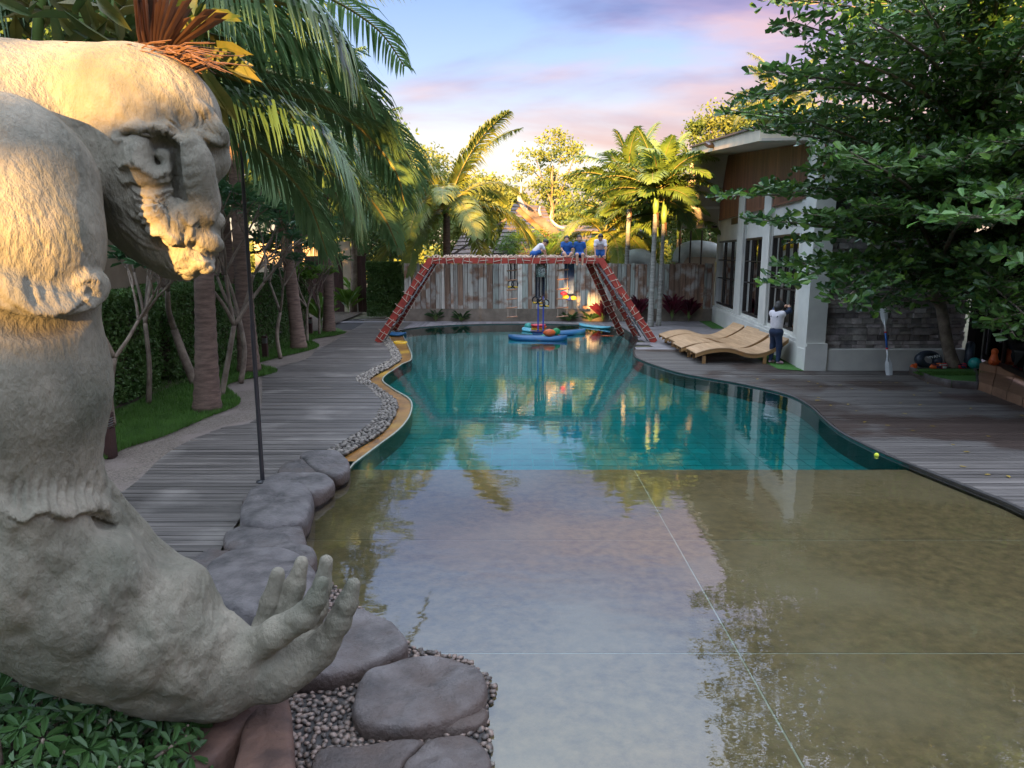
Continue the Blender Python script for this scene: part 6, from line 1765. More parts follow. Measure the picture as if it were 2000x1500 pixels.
crs = np.sin(SV[:, 2] * 150 + SV[:, 0] * 40 + fbm(SV * 6, 2) * 7) * .0006
d_ = np.where(fg, fbm(SV * 7, 3) * .005 + fbm(SV * 22, 2) * .003 + crs + hv * vis * .8, d_)
armm = (SV[:, 2] < 1.75) & ~fg
d_ = d_ + np.where(armm, np.abs(fbm(SV * np.array([5.5, 5.5, 4]) + 1, 3)) * -.022 + .005, 0)
SV = SV + nrm * d_[:, None]
sc_ = A(100, 1300, 3.4)
stat = link('giant_statue', np_mesh('giant_statue', SV - np.array([-1.9, 3.3, 0]), SF, stone_statue, True)); stat.location = (-1.9, 3.3, 0)
T(stat, 'giant stooping bearded man sculpture with cupped open hand beside the pool', 'statue')
# dried fronds and fibres lying on the statue head
df = root('dried_palm_fronds', tuple(A(290, 105, 3.75)), 'brown dried palm leaves and fibres lying on the statue head and back', 'dried leaves')
P, D, N_, Ls = [], [], [], []
o_ = A(300, 100, 3.75)
fv = []
for k in range(26):
    a = -0.2 + k / 26 * 1.1; d = norm(np.array([math.sin(a) * (-.5 + k / 26 * 1.9), rnd.uniform(-.2, .2), math.cos(a)])); L_ = rnd.uniform(.28, .5)
    fv.append((o_ + np.array([(k - 13) * .004, rnd.uniform(-.03, .03), -.03]), d, L_))
V, F = leaf_arrays([f[0] for f in fv], [f[1] for f in fv], np.tile(np.array([0, -1., .2]), (26, 1)), np.array([f[2] for f in fv]) * .85, .016, .2, .1, .7)
part('fan_leaf', np_mesh('fan_leaf', V, F, dry_m), None, df)
mb = MB()
for k in range(260):
    px = rnd.uniform(20, 385); s_ = None
    y0_ = 112 + (max(0, px - 320) / 65) ** 2 * 34
    p = A(px, y0_ - rnd.uniform(0, 7), 3.75 + rnd.uniform(-.15, .12)); a = rnd.uniform(-.5, .5); L_ = rnd.uniform(.08, .3)
    q = p + np.array([L_ * math.cos(a), rnd.uniform(-.1, .1), L_ * math.sin(a) * .5]); mb.tube([p, (p + q) / 2 + np.array([0, 0, .025]), q], [.005, .004, .002], 3, False)
part('fibre', mb, dry_m, df)['kind'] = 'stuff'
# broad olive leaves over the head
bl = root('broadleaf_plant', tuple(A(190, 60, 4.6)), 'olive and gold broad leaves standing behind the statue head', 'plant')
P, D, N_ = [], [], []
for k in range(120):
    px, py = rnd.uniform(10, 400), rnd.uniform(-10, 130); Y = rnd.uniform(4.5, 5.6); P.append(A(px, py, Y)); D.append(norm(np.array([rnd.uniform(-1, 1), rnd.uniform(-.7, .2), rnd.uniform(-.5, .9)]))); N_.append(norm(rng.normal(size=3) + np.array([0, -.8, .6])))
for px, py, dx_, dz_ in ((395, 160, .45, -.8), (400, 110, .9, -.3), (410, 95, .8, -.6), (385, 120, .6, -.9), (340, 60, .9, .3), (360, 85, .7, -.2)):
    P.append(A(px, py, 4.1)); D.append(norm(np.array([dx_, 0, dz_]))); N_.append(norm(np.array([0.2, -1., .4])))
V, F = leaf_arrays(P, D, np.array(N_), .24 + .16 * rng.random(len(P)), .075, .12, .2, .55)
olive = leafm('olive leaf', (.05, .085, .02), (.16, .14, .03), .4, .25, .2, 2.5)
part('foliage', np_mesh('foliage', V, F, olive), None, bl)
mb = MB()
for px in (60, 150, 190, 210, 330): mb.tube(catmull([A(px, 330, 5.2), A(px + 8, 150, 5.1), A(px + 22, -60, 5.0)], 4), .035, 7)
part('stem', mb, shaft_m, bl, True)

# =================================================================== POLE, BOLLARDS
pb = G(513, 941); ptop = A(509, 300, pb[1])
T(MB().lathe((pb[0], pb[1], 0), [(.075, 0), (.075, .012), (.03, .02), (.026, .03), (.026, 1.9), (.021, 1.92), (.021, ptop[2] + .25), (.03, ptop[2] + .26), (.03, ptop[2] + .3), (.005, ptop[2] + .33)], 12).build('pole', black_m, None, True), 'slim black steel pole standing on the deck right of the statue', 'pole')
def bollard(px, py, h, label):
    b = G(px, py); rt = root('bollard_lamp', (b[0], b[1], 0), label, 'garden lamp', 'dark garden lamps with slatted light slots')
    w = .13
    part('post', MB().box((b[0], b[1], h * .33), (w, w, h * .66)).box((b[0], b[1], h * .96), (w, w, h * .08)), gate_m, rt)
    part('diffuser', MB().box((b[0], b[1], h * .8), (w * .8, w * .8, h * .26)), curtain_m, rt)
    for k in range(5): part('slat', MB().box((b[0], b[1], h * (.68 + .052 * k + .015)), (w * 1.04, w * 1.04, h * .022)), gate_m, rt)
bollard(216, 893, .62, 'dark lamp post with pale slatted slots, touching the stone upper arm'); bollard(519, 700, .6, 'slatted garden lamp just right of the straight palm trunk'); bollard(607, 654, .6, 'slatted garden lamp beyond the leaning palm, farthest one')

# =================================================================== RED CLIMBING FRAME
fY = float(G(740, 668)[1]); fH = 2.52
fr_ = root('climbing_arch', (0, fY, 0), 'big red cloth wrapped climbing frame laced with cream rope spanning the pool', 'climbing frame')
def X_(px, Y, z): # x from pixel for a point at depth Y (any height)
    return float(A(px, 600, Y)[0] * 1.0)
def gx(px, py): return np.array(G(px, py))
TLx, TRx = float(A(842, 512, fY + .25)[0]), float(A(1172, 512, fY + .25)[0])
fl0 = gx(738, 668); fr0 = gx(1278, 668); bl0 = gx(768, 645); br0 = gx(1243, 655)
yb_ = fY + 1.0
def beamw(a, b, w=.17, name='leg', t=None, step=.24, rope=True):
    a, b = np.array(a, float), np.array(b, float); u = norm(b - a); s1 = norm(np.cross(u, (0, 1., 0))); s2 = np.cross(s1, u); t = t or w
    m = MB(); n = max(2, int(np.linalg.norm(b - a) / .35)); prev = None
    P = [a + (b - a) * i / n for i in range(n + 1)]
    sd = [1 + .06 * math.sin(i * 2.3) for i in range(n + 1)]
    for i in range(n):
        c0, c1 = P[i], P[i + 1]; 
        m.hexa([c0 - s1 * w / 2 * sd[i] - s2 * t / 2, c0 + s1 * w / 2 * sd[i] - s2 * t / 2, c0 + s1 * w / 2 * sd[i] + s2 * t / 2, c0 - s1 * w / 2 * sd[i] + s2 * t / 2],
               [c1 - s1 * w / 2 * sd[i + 1] - s2 * t / 2, c1 + s1 * w / 2 * sd[i + 1] - s2 * t / 2, c1 + s1 * w / 2 * sd[i + 1] + s2 * t / 2, c1 - s1 * w / 2 * sd[i + 1] + s2 * t / 2])
    o = part(name, m, red_m, fr_)
    if rope:
        r = MB(); L_ = np.linalg.norm(b - a); k = int(L_ / step)
        for i in range(k):
            c = a + u * (i + .5) * step; e = c + u * rnd.uniform(-.09, .09); f = w / 2 + .018; g = t / 2 + .018
            q = [c - s1 * f - s2 * g, e + s1 * f - s2 * g, e + s1 * f + s2 * g, c - s1 * f + s2 * g, c - s1 * f - s2 * g]
            r.tube(q, .011, 4)
            if i % 2 == 0: r.tube([e + s1 * f * rnd.uniform(-.3, .3) - s2 * g, e + u * step * 1.1 + s1 * f * rnd.uniform(-.5, .5) - s2 * g], .010, 4)
            if i % 2 == 1: r.tube([c + s1 * f, c + s1 * (f + .08) + u * rnd.uniform(-.1, .1) - s2 * .02], .008, 4)
        part('rope_lacing', r, rope_m, o)['kind'] = 'stuff'
    return o
TL0, TR0 = np.array([TLx, fY + .25, fH]), np.array([TRx, fY + .25, fH])
TL1, TR1 = np.array([TLx + .05, fY + .85, fH]), np.array([TRx - .05, fY + .85, fH])
beamw(TL0 - np.array([.1, 0, 0]), TR0 + np.array([.1, 0, 0]), .17, 'beam'); beamw(TL1, TR1, .15, 'beam')
beamw(fl0, TL0 + np.array([0, 0, .04]), .2); beamw(bl0 + np.array([0, .1, 0]), TL1, .2)
beamw(fr0, TR0 + np.array([0, 0, .04]), .2); beamw(br0, TR1, .2); beamw(np.array([br0[0] - .45, br0[1] + .5, 0]), TR1 - np.array([.25, -.1, .05]), .18)
for (a, b) in ((fr0, TR0), (fl0, TL0)):
    o1 = np.array([-.16 if a[0] > 0 else .16, .25, 0]); part('pipe', MB().tube([a + o1, b + o1 * .9], .022, 6), grey_m, fr_, True)
part('pipe', MB().tube([br0 + np.array([.06, -.5, 0]), TR1 + np.array([.0, -.35, 0])], .022, 6), grey_m, fr_, True)
for t in np.linspace(.15, .9, 7):
    a = fr0 + (TR0 - fr0) * t; b = br0 + (TR1 - br0) * t; part('rung', MB().tube([a, b], .025, 5), grey_m, fr_)
    a = fl0 + (TL0 - fl0) * t; b = bl0 + (TL1 - bl0) * t; part('rung', MB().tube([a, b], .025, 5), grey_m, fr_)
r = MB()
for i in range(150):
    x = TLx - .1 + (TRx - TLx + .2) * rnd.random(); y = fY + .2 + .65 * rnd.random(); a = rnd.random() * 3
    r.tube([(x, y, fH + .10), (x + .12 * math.cos(a), y + .12 * math.sin(a), fH + .13 + .05 * rnd.random()), (x + .25 * math.cos(a), y + .2 * math.sin(a), fH + .1)], .018, 4)
part('rope_deck', r, rope_m, fr_)['kind'] = 'stuff'
part('walk_net', MB().box(((TLx + TRx) / 2, fY + .55, fH + .085), (TRx - TLx, .5, .02)), rope_m, fr_)
def ladder(px0, px1, pys, label):
    rt = root('rope_ladder', (float(A(px0, 560, fY + .5)[0]), fY + .5, fH - .1), label, 'rope ladder', 'rope ladders hanging from the red beam'); Y = fY + .5
    x0, x1 = float(A(px0, 560, Y)[0]), float(A(px1, 560, Y)[0])
    for x in (x0, x1): part('rope', MB().tube([(x, Y, fH), (x, Y, float(A(px0, pys[-1], Y)[2]))], .009, 5), rope_m, rt)
    for py in pys:
        z = float(A(px0, py, Y)[2]); part('rung', MB().tube([(x0 - .04, Y, z - .02), (x1 + .04, Y, z + .015)], .022, 7), MATS['orange rung'] if 'orange rung' in MATS else pm('orange rung', (.55, .28, .16), (.42, .2, .12), 4, .6), rt, True)
ladder(992, 1008, [528, 547, 566, 584, 601, 619], 'rope ladder with orange rungs, the left one under the red beam')
ladder(1090, 1108, [527, 545, 564, 583, 601, 618], 'rope ladder with orange rungs, the right one under the red beam')
def torus(c, R0, r0, M=None, n=14, m=6):
    mb = MB(); V = []; 
    for i in range(n):
        for j in range(m):
            a, b = 2 * math.pi * i / n, 2 * math.pi * j / m
            q = np.array(((R0 + r0 * math.cos(b)) * math.cos(a), r0 * math.sin(b), (R0 + r0 * math.cos(b)) * math.sin(a)))
            if M is not None: q = M @ q
            V.append(q + np.array(c))
    F = [(i * m + j, i * m + (j + 1) % m, ((i + 1) % n) * m + (j + 1) % m, ((i + 1) % n) * m + j) for i in range(n) for j in range(m)]
    return mb.add(V, F)
def rings(px, pyt, py, label, r_=.11, extra=None):
    Y = fY + .5; c = A(px, py, Y); rt = root('gym_rings', (c[0], Y, fH - .1), label, 'gym rings', 'black and yellow rings hanging on straps')
    for k, dx_ in enumerate((-.06, .07)):
        part('strap', MB().box((c[0] + dx_, Y, (fH + c[2] + r_) / 2), (.045, .012, fH - c[2] - r_)), black_m, rt)
        part('ring', torus((c[0] + dx_, Y, c[2]), r_, .022, rotz(.5 * (1 if k else -1))), black_m, rt, True)
        part('grip', MB().tube([(c[0] + dx_ - .09, Y, c[2] - .08), (c[0] + dx_ + .09, Y, c[2] - .1)], .028, 7), yelp_m, rt, True)
rings(1001, 515, 555, 'pair of black and yellow rings beside the left rope ladder')
rings(1050, 515, 586, 'black and yellow rings hanging from the dark straps, left pair of the middle')
rings(1062, 515, 592, 'black and yellow rings hanging lowest under the middle of the red beam')
# hanging cloth bag, dark straps, blue straps
Y = fY + .5
nb = root('hanging_cloth', (float(A(1056, 520, Y)[0]), Y, fH - .1), 'mottled grey white cloth hanging under the red beam above the dark straps', 'cloth')
xa, xb = float(A(1046, 520, Y)[0]), float(A(1067, 520, Y)[0]); zt_, zb2 = fH - .08, float(A(1056, 541, Y)[2])
mb = MB(); 
for i in range(6):
    for j in range(2):
        pass
mb.tube([((xa + xb) / 2, Y, zt_), ((xa + xb) / 2 + .01, Y, (zt_ + zb2) / 2), ((xa + xb) / 2, Y, zb2)], [.12, .17, .14], 9)
part('cloth', mb, net_m, nb, True)
hs = root('hanging_straps', (float(A(1056, 560, Y)[0]), Y, fH), 'bundle of dark navy straps hanging below the mottled cloth', 'straps')
for k, px in enumerate((1049, 1053, 1059, 1063)): part('strap', MB().box((float(A(px, 560, Y)[0]), Y + .02 * (k % 2) + .14, float(A(px, 560, Y)[2]) + .0), (.055, .014, .75)), navy_m, hs)
bs = root('blue_straps', (float(A(1056, 620, Y)[0]), Y, 1.2), 'pair of blue straps reaching down to the stacked seats on the boards', 'straps')
for px in (1051, 1061): part('strap', MB().box((float(A(px, 610, Y)[0]), Y - .03, float(A(px, 613, Y)[2])), (.045, .012, 1.1)), bluep_m, bs)
for px, w in ((1112, .30), (1119, .12)):
    T(MB().box((float(A(px, 545, Y)[0]), Y + (.2 if w > .2 else .27), float(A(px, 545, Y)[2])), (w, .012, .95)).build('hanging_towel', pm('worn blue cloth ' + str(px), (.12, .17, .28), (.05, .08, .18), 6, .9), None), 'faded blue cloth strip hanging by the right rope ladder, ' + ('wide one' if w > .2 else 'narrow one'), 'cloth')
hold = root('climbing_holds', tuple(A(1110, 578, Y)), 'string of red yellow and blue climbing holds by the right rope ladder', 'climbing holds')
for px, py, mt in ((1101, 573, redp_m), (1105, 580, yelp_m), (1111, 583, bluep_m), (1120, 582, yelp_m)):
    c = A(px, py, Y - .12); part('hold', MB().lathe(c, [(.02, -.05), (.09, -.03), (.12, 0), (.08, .04), (.02, .055)], 9, rotx(.4)), mt, hold, True)

# =================================================================== FLOATING THINGS
def board(px0, py0, px1, py1, w, t, label, mat, name='paddle_board', z=WZ, rise=.03, sidem=None, grp=None):
    a, b = G(px0, py0, z), G(px1, py1, z); L_ = np.linalg.norm(b - a); u = (b - a) / L_; s_ = np.array([-u[1], u[0], 0])
    n = 18; V = []; 
    for k in range(n + 1):
        q = k / n; ww = w / 2 * (1 - abs(2 * q - 1) ** 2.6) ** .6 + .012; lift = .05 * abs(2 * q - 1) ** 4; c = a + u * L_ * q + np.array([0, 0, rise + lift])
        for f, h in ((-1, 0), (-.85, -t / 2), (.85, -t / 2), (1, 0), (.85, t / 2), (-.85, t / 2)): V.append(c + s_ * ww * f + np.array([0, 0, h]))
    F = [(k * 6 + j, k * 6 + (j + 1) % 6, (k + 1) * 6 + (j + 1) % 6, (k + 1) * 6 + j) for k in range(n) for j in range(6)]
    o = np_mesh(name, np.array(V) - a, F, mat, True); ob = link(name, o); ob.location = a
    return T(ob, label, 'paddle board', grp or 'paddle boards floating at the far end')
b1 = board(993, 662, 1108, 664, .75, .16, 'thick dark blue inflatable board nearest the camera under the frame', blue_m)
b2 = board(1040, 657, 1143, 650, .75, .14, 'blue inflatable board lying just behind the thickest one', blue_m)
b3 = board(1132, 636, 1192, 643, .5, .07, 'pale turquoise board drifting by the far right pool edge', lblue_m)
b4 = board(1022, 645, 1068, 650, .6, .08, 'pale blue board behind the two dark blue ones', lblue_m)
b5 = board(762, 654, 792, 655, .7, .08, 'small blue board against the left rim beside the red frame foot', blue_m)
for px0, py0, px1, py1, m_, lab in ((1050, 646, 1062, 645, bluep_m, 'lowest blue seat of the bright stack on the boards'),):
    pass
zs = WZ + .1
c0 = G(1052, 652, zs)
for k, (mt, nm) in enumerate(((bluep_m, 'blue bottom'), (pink_m, 'pink'), (yelp_m, 'yellow'), (orange_m, 'orange'), (redp_m, 'red top'))):
    cy = c0 + np.array([rnd.uniform(-.05, .05), rnd.uniform(.2, .3), .06 * k + .0]); T(MB().lathe(cy, [(.12, 0), (.24, .0), (.27, .025), (.25, .05), (.1, .058)], 16).build('float_cushion', mt, None, True), nm + ' cushion of the bright stack on the boards', 'float', 'bright floats stacked on the boards')
def floatb(px, py, mt, label, L_=.42, z=.08, ang=0.15, r_=.13):
    c = G(px, py, z); M = rotz(ang) @ roty(R(90)); T(MB().lathe(c, [(.015, -L_ / 2), (r_ * .7, -L_ * .35), (r_, 0), (r_ * .7, L_ * .35), (.015, L_ / 2)], 12, M).build('float', mt, None, True), label, 'float', 'oval orange and green floats around the boards')
floatb(1073, 650, orange_m, 'orange oval float lying on top of the blue boards', z=.2); floatb(1086, 648, greenp_m, 'small green float touching the upper orange one', .3, .2)
floatb(1062, 661, greenp_m, 'green oval float in the water before the nearest blue board', .5, -.02); floatb(1085, 660, orange_m, 'orange oval float in the water right of the green one', .48, -.02)
T(MB().lathe(G(1032, 640, WZ + .05) + np.array([0, .3, 0]), [(.02, -.16), (.12, -.11), (.17, 0), (.12, .11), (.02, .16)], 14).build('float_ball', teal_ball, None, True), 'teal ball by the far pool edge left of the bright stack', 'ball')
T(MB().lathe(G(1712, 889, WZ + .01), [(.006, -.032), (.023, -.023), (.033, 0), (.023, .023), (.006, .032)], 12).build('tennis_ball', pm('ball yellow', (.6, .65, .05), (.5, .55, .05), 9, .8), None, True), 'little yellow ball floating against the right pool edge', 'ball')
T(torus(G(781, 670, -.05), .2, .055, rotx(R(90)), 18, 8).build('swim_ring', yelp_m, None, True), 'yellow ring lying on the golden rim by the red frame foot', 'swim ring')
T(MB().lathe(G(1186, 656, WZ), [(.01, -.02), (.09, -.01), (.1, .01), (.01, .02)], 10, np.diag([2.4, .6, 1])).build('drifting_scrap', orange_m, None, True), 'thin orange piece floating right of the boards', 'float')

# =================================================================== LOUNGERS
lb = gx(1378, 706); lm_ = gx(1508, 706)
LL = 2.15
def lounger(dx_, dy_, label):
    o = np.array([4.62 + dx_, 17.7 + dy_, 0.0]); wid = 1.05; xs = 1.05
    rt = root('sun_lounger', tuple(o), label, 'sun lounger', 'wave shaped wooden sun loungers side by side')
    prof_ = catmull([(0, 0, .26), (.35, 0, .37), (.8, 0, .39), (1.25, 0, .26), (1.6, 0, .27), (1.95, 0, .44), (2.2, 0, .63)], 5)
    prof_ = [np.array([q[0] * xs, q[1], q[2]]) for q in prof_]
    th = .10
    def pr(p, y, dz=0): return o + np.array([p[0], y, p[2] + dz])
    for y0, y1, nm in ((0, .06, 'side_rail'), (wid - .06, wid, 'side_rail'), (wid / 2 - .03, wid / 2 + .03, 'side_rail')):
        m = MB(); n = len(prof_)
        V = [pr(p, y0, -th) for p in prof_] + [pr(p, y1, -th) for p in prof_] + [pr(p, y1, -.012) for p in prof_] + [pr(p, y0, -.012) for p in prof_]
        F = []
        for i in range(n - 1):
            for a, b in ((0, 1), (1, 2), (2, 3), (3, 0)): F.append((a * n + i, a * n + i + 1, b * n + i + 1, b * n + i))
        F += [(0, n, 2 * n, 3 * n), (n - 1, 4 * n - 1, 3 * n - 1, 2 * n - 1)]
        part(nm, m.add(V, F), wood_d, rt)
    for i in range(len(prof_) - 1):
        a, b = prof_[i], prof_[i + 1]; g = .035
        a2, b2 = a + (b - a) * g, b - (b - a) * g
        part('slat', MB().hexa([pr(a2, -.01, -.011), pr(b2, -.01, -.011), pr(b2, wid + .01, -.011), pr(a2, wid + .01, -.011)], [pr(a2, -.01, .012), pr(b2, -.01, .012), pr(b2, wid + .01, .012), pr(a2, wid + .01, .012)]), wood_l, rt)
    for x in (.22, 1.75):
        for y in (.05, wid - .05): part('leg', MB().box(o + np.array([x, y, .1 if x < 1 else .11]), (.08, .06, .2 if x < 1 else .22)), wood_d, rt)
lounger(0, 0, 'wave shaped wooden sun lounger nearest the camera'); lounger(-.10, 1.12, 'second wooden sun lounger, between the nearest one and the narrow seam'); lounger(.02, 2.21, 'third wooden sun lounger, just beyond the narrow seam'); lounger(-.04, 3.34, 'farthest wooden sun lounger of the row')

# =================================================================== PEOPLE
def fig(o, s, face, J, label, cols, name='person', hair=True, grp=None):
    """J: joints in metres for a 1.0 m tall figure, +x right +y forward(up z); rotated by face and placed at o"""
    M = rotz(face); o = np.array(o, float); W_ = {k: M @ (np.array(v, float) * s) + o for k, v in J.items()}
    k = .03 * s
    def mk(sel, inflate):
        f = SDF()
        def c(a, b, ra, rb, kk=k): f.cone(W_[a], W_[b], (ra + inflate) * s, (rb + inflate) * s, kk)
        if 'torso' in sel:
            f.cone(W_['chest'], W_['waist'], (.072 + inflate) * s, (.062 + inflate) * s, k); sd = norm(W_['shr'] - W_['shl']) * .05 * s
            f.cone(W_['chest'] - sd, W_['waist'] - sd * .8, (.06 + inflate) * s, (.055 + inflate) * s, k); f.cone(W_['chest'] + sd, W_['waist'] + sd * .8, (.06 + inflate) * s, (.055 + inflate) * s, k)
            c('shl', 'shr', .042, .042)
        if 'hips' in sel: c('hipl', 'hipr', .066, .066); c('waist', 'pelvis', .06, .07)
        if 'sleeve' in sel:
            for q in 'lr': f.cone(W_['sh' + q], W_['sh' + q] + (W_['el' + q] - W_['sh' + q]) * sel_len, (.036 + inflate) * s, (.034 + inflate) * s, k)
        if 'arms' in sel:
            for q in 'lr':
                c('sh' + q, 'el' + q, .032, .026, k * .6); c('el' + q, 'wr' + q, .026, .018, k * .6)
        if 'hands' in sel:
            for q in 'lr':
                d = norm(W_['wr' + q] - W_['el' + q]); sx = norm(np.cross(d, (0, 0, 1.)) + 1e-6); pm_ = W_['wr' + q] + d * .035 * s
                f.ell(W_['wr' + q] + d * .028 * s, (.022 * s, .022 * s, .026 * s), None, k * .4)
                for j in range(4): f.cone(pm_ + sx * (j - 1.5) * .011 * s, pm_ + sx * (j - 1.5) * .013 * s + d * (.045 + .008 * (1.5 - abs(j - 1.5))) * s + np.array([0, 0, -.012 * s]), .0065 * s, .0055 * s, .004 * s)
                f.cone(W_['wr' + q] + d * .015 * s + sx * .02 * s, pm_ + sx * .035 * s, .008 * s, .006 * s, .006 * s)
        if 'legs' in sel:
            for q in 'lr':
                c('hip' + q, 'kn' + q, .056, .04); c('kn' + q, 'an' + q, .04, .026)
        if 'shorts' in sel:
            for q in 'lr': f.cone(W_['hip' + q], W_['hip' + q] + (W_['kn' + q] - W_['hip' + q]) * .75, (.06 + inflate) * s, (.052 + inflate) * s, k)
        if 'feet' in sel:
            for q in 'lr': f.cone(W_['an' + q] + np.array([0, 0, -.008 * s]), W_['to' + q], (.024 + inflate) * s, (.018 + inflate) * s, k * .5)
        if 'head' in sel:
            hd = W_['head']; up = norm(hd - W_['neck']); fw = norm(M @ np.array(J.get('look', (0, 1, 0)), float)); rt_ = norm(np.cross(fw, up)); HM = np.stack([rt_, norm(np.cross(up, rt_)), up], 1)
            c('chest', 'neck', .035, .026); c('neck', 'head', .026, .03)
            f.ell(hd + up * .01 * s, (.058 * s, .068 * s, .075 * s), HM, k); f.ell(hd - up * .03 * s + HM[:, 1] * .02 * s, (.042 * s, .046 * s, .045 * s), HM, k)
            f.cone(hd + HM[:, 1] * .064 * s + up * .012 * s, hd + HM[:, 1] * .078 * s - up * .014 * s, .008 * s, .011 * s, .01 * s)
            for q in (-1, 1):
                f.ell(hd + HM[:, 0] * q * .06 * s, (.008 * s, .014 * s, .02 * s), HM, .006 * s)
                f.ell(hd + HM[:, 1] * .068 * s + HM[:, 0] * q * .024 * s + up * .012 * s, (.011 * s, .008 * s, .008 * s), HM, .006 * s, 's')
            f.cone(hd + HM[:, 1] * .066 * s + HM[:, 0] * -.014 * s - up * .036 * s, hd + HM[:, 1] * .066 * s + HM[:, 0] * .014 * s - up * .036 * s, .004 * s, .004 * s, .004 * s, 's')
        if 'hair' in sel:
            hd = W_['head']; up = norm(hd - W_['neck']); fw = norm(M @ np.array(J.get('look', (0, 1, 0)), float)); rt_ = norm(np.cross(fw, up)); HM = np.stack([rt_, norm(np.cross(up, rt_)), up], 1)
            f.ell(hd + up * .02 * s - HM[:, 1] * .008 * s, (.065 * s, .074 * s, .074 * s), HM, .01)
            f.ell(hd - up * .035 * s + HM[:, 1] * .085 * s, (.085 * s, .085 * s, .082 * s), HM, .02 * s, 's')
        return f
    pts = np.array(list(v for kk, v in W_.items() if kk != 'look')); lo, hi = pts.min(0) - .16 * s, pts.max(0) + .16 * s
    sel_len = cols.get('sl', .55); h = max(.010, .0125 * s)
    body_sel = ('torso', 'hips', 'arms', 'hands', 'legs', 'feet', 'head')
    V, F = nets(mk(body_sel, -.004), lo, hi, h * .9)
    rt = link(name, np_mesh(name, V - o, F, skin_m, True)); rt.location = o; T(rt, label, 'person', grp)
    def cl(nm, sel, inf, mt):
        V, F = nets(mk(sel, inf), lo, hi, h)
        if len(V) > 10: part(nm, np_mesh(nm, V, F, mt, True), None, rt)
    cl('shirt', ('torso', 'sleeve'), .009, cols['shirt'])
    cl('trousers' if cols.get('long') else 'shorts', ('hips', 'legs' if cols.get('long') else 'shorts'), .011 if not cols.get('long') else .005, cols['pants'])
    if hair: cl('hair', ('hair',), 0, hair_m)
    if cols.get('shoe'): cl('shoe', ('feet',), .006, cols['shoe'])
    return rt, W_
# woman taking a picture by the loungers
pw = gx(1512, 711)
J = dict(pelvis=(0, 0, .52), waist=(0, 0, .60), chest=(0, 0, .75), neck=(0, .01, .845), head=(0, .035, .915), hipl=(-.05, 0, .51), hipr=(.05, 0, .51), knl=(-.065, .015, .28), knr=(.06, .02, .28), anl=(-.075, -.01, .045), anr=(.07, .0, .045), tol=(-.09, .07, .02), tor=(.085, .075, .02),
         shl=(-.1, 0, .80), shr=(.1, 0, .80), ell=(-.15, .10, .86), elr=(.15, .10, .85), wrl=(-.045, .19, .905), wrr=(.05, .19, .905), look=(0, 1, 0))
pr_, PWW = fig((pw[0], pw[1], .014), 1.56, R(-62), J, 'woman in white top and navy trousers raising a camera by the loungers', dict(shirt=shirt_m, pants=navy_m, long=True, shoe=pink_m, sl=.0))
for q in 'lr':
    f = SDF(); f.cone(PWW['sh' + q], PWW['el' + q], .062, .05, .03); f.cone(PWW['el' + q], PWW['el' + q] + (PWW['wr' + q] - PWW['el' + q]) * .55, .05, .042, .03)
    pts = np.array([PWW['sh' + q], PWW['el' + q], PWW['wr' + q]]); V, F = nets(f, pts.min(0) - .12, pts.max(0) + .12, .013)
    part('sleeve', np_mesh('sleeve', V, F, navy_m, True), None, pr_)
hp = PWW['head']; f = SDF(); f.ell(hp + np.array([0, 0, .015]), (.115, .115, .125), None, .02); fwd_ = rotz(R(-62)) @ np.array([0, 1., 0]); f.ell(hp + fwd_ * .13 - np.array([0, 0, .05]), (.1, .1, .12), None, .03, 's'); f.cone(hp - fwd_ * .07 - np.array([0, 0, .03]), hp - fwd_ * .06 - np.array([0, 0, .17]), .08, .05, .04)
V, F = nets(f, hp - .25, hp + .2, .014); part('hair', np_mesh('hair', V, F, hair_m, True), None, pr_)
cp = (PWW['wrl'] + PWW['wrr']) / 2 + fwd_ * .05
T(MB().box(cp, (.13, .07, .085), rotz(R(-62))).lathe(cp + fwd_ * .04, [(.035, 0), (.035, .06), (.028, .06), (.02, .03)], 12, rotz(R(-62)) @ rotx(R(-90))).build('camera', black_m, None), 'small black camera held up in front of the woman by the loungers', 'camera')
bk = PWW['waist'] + fwd_ * -.02
rgt = rotz(R(-62)) @ np.array([1., 0, 0]); 
mb = MB()
for s_ in (-1, 1): mb.tube([PWW['chest'] + rgt * .09 * s_ + fwd_ * .125 + np.array([0, 0, -.12]), PWW['chest'] + rgt * .10 * s_ + fwd_ * .11 + np.array([0, 0, .04]), PWW['sh' + ('l' if s_ < 0 else 'r')] + np.array([0, 0, .075]), PWW['chest'] + rgt * .09 * s_ - fwd_ * .12], .014, 5)
T(mb.build('shoulder_straps', black_m, None, True), 'black shoulder straps worn over the white top of the woman', 'bag straps')
# children on the beam
seat = fH + .10; Yk = fY + .5
def kx(px): return float(A(px, 500, Yk)[0])
ks = 1.28
crouch = dict(pelvis=(0, -.08, .07), waist=(0, -.04, .15), chest=(0, .09, .26), neck=(0, .16, .325), head=(0, .215, .355), hipl=(-.05, -.08, .08), hipr=(.05, -.08, .08), knl=(-.08, .10, .16), knr=(.08, .10, .16), anl=(-.07, -.02, .035), anr=(.07, -.02, .035), tol=(-.07, .06, .02), tor=(.07, .06, .02), shl=(-.09, .11, .28), shr=(.09, .11, .28), ell=(-.11, .18, .17), elr=(.11, .18, .17), wrl=(-.07, .23, .06), wrr=(.07, .23, .06), look=(0, 1, -.4))
fig((kx(1048), Yk, seat), ks, R(-80), crouch, 'child in white shirt and blue shorts crawling along the red beam', dict(shirt=shirt_m, pants=rblue_m, sl=.6), name='person', grp='children on top of the red frame')
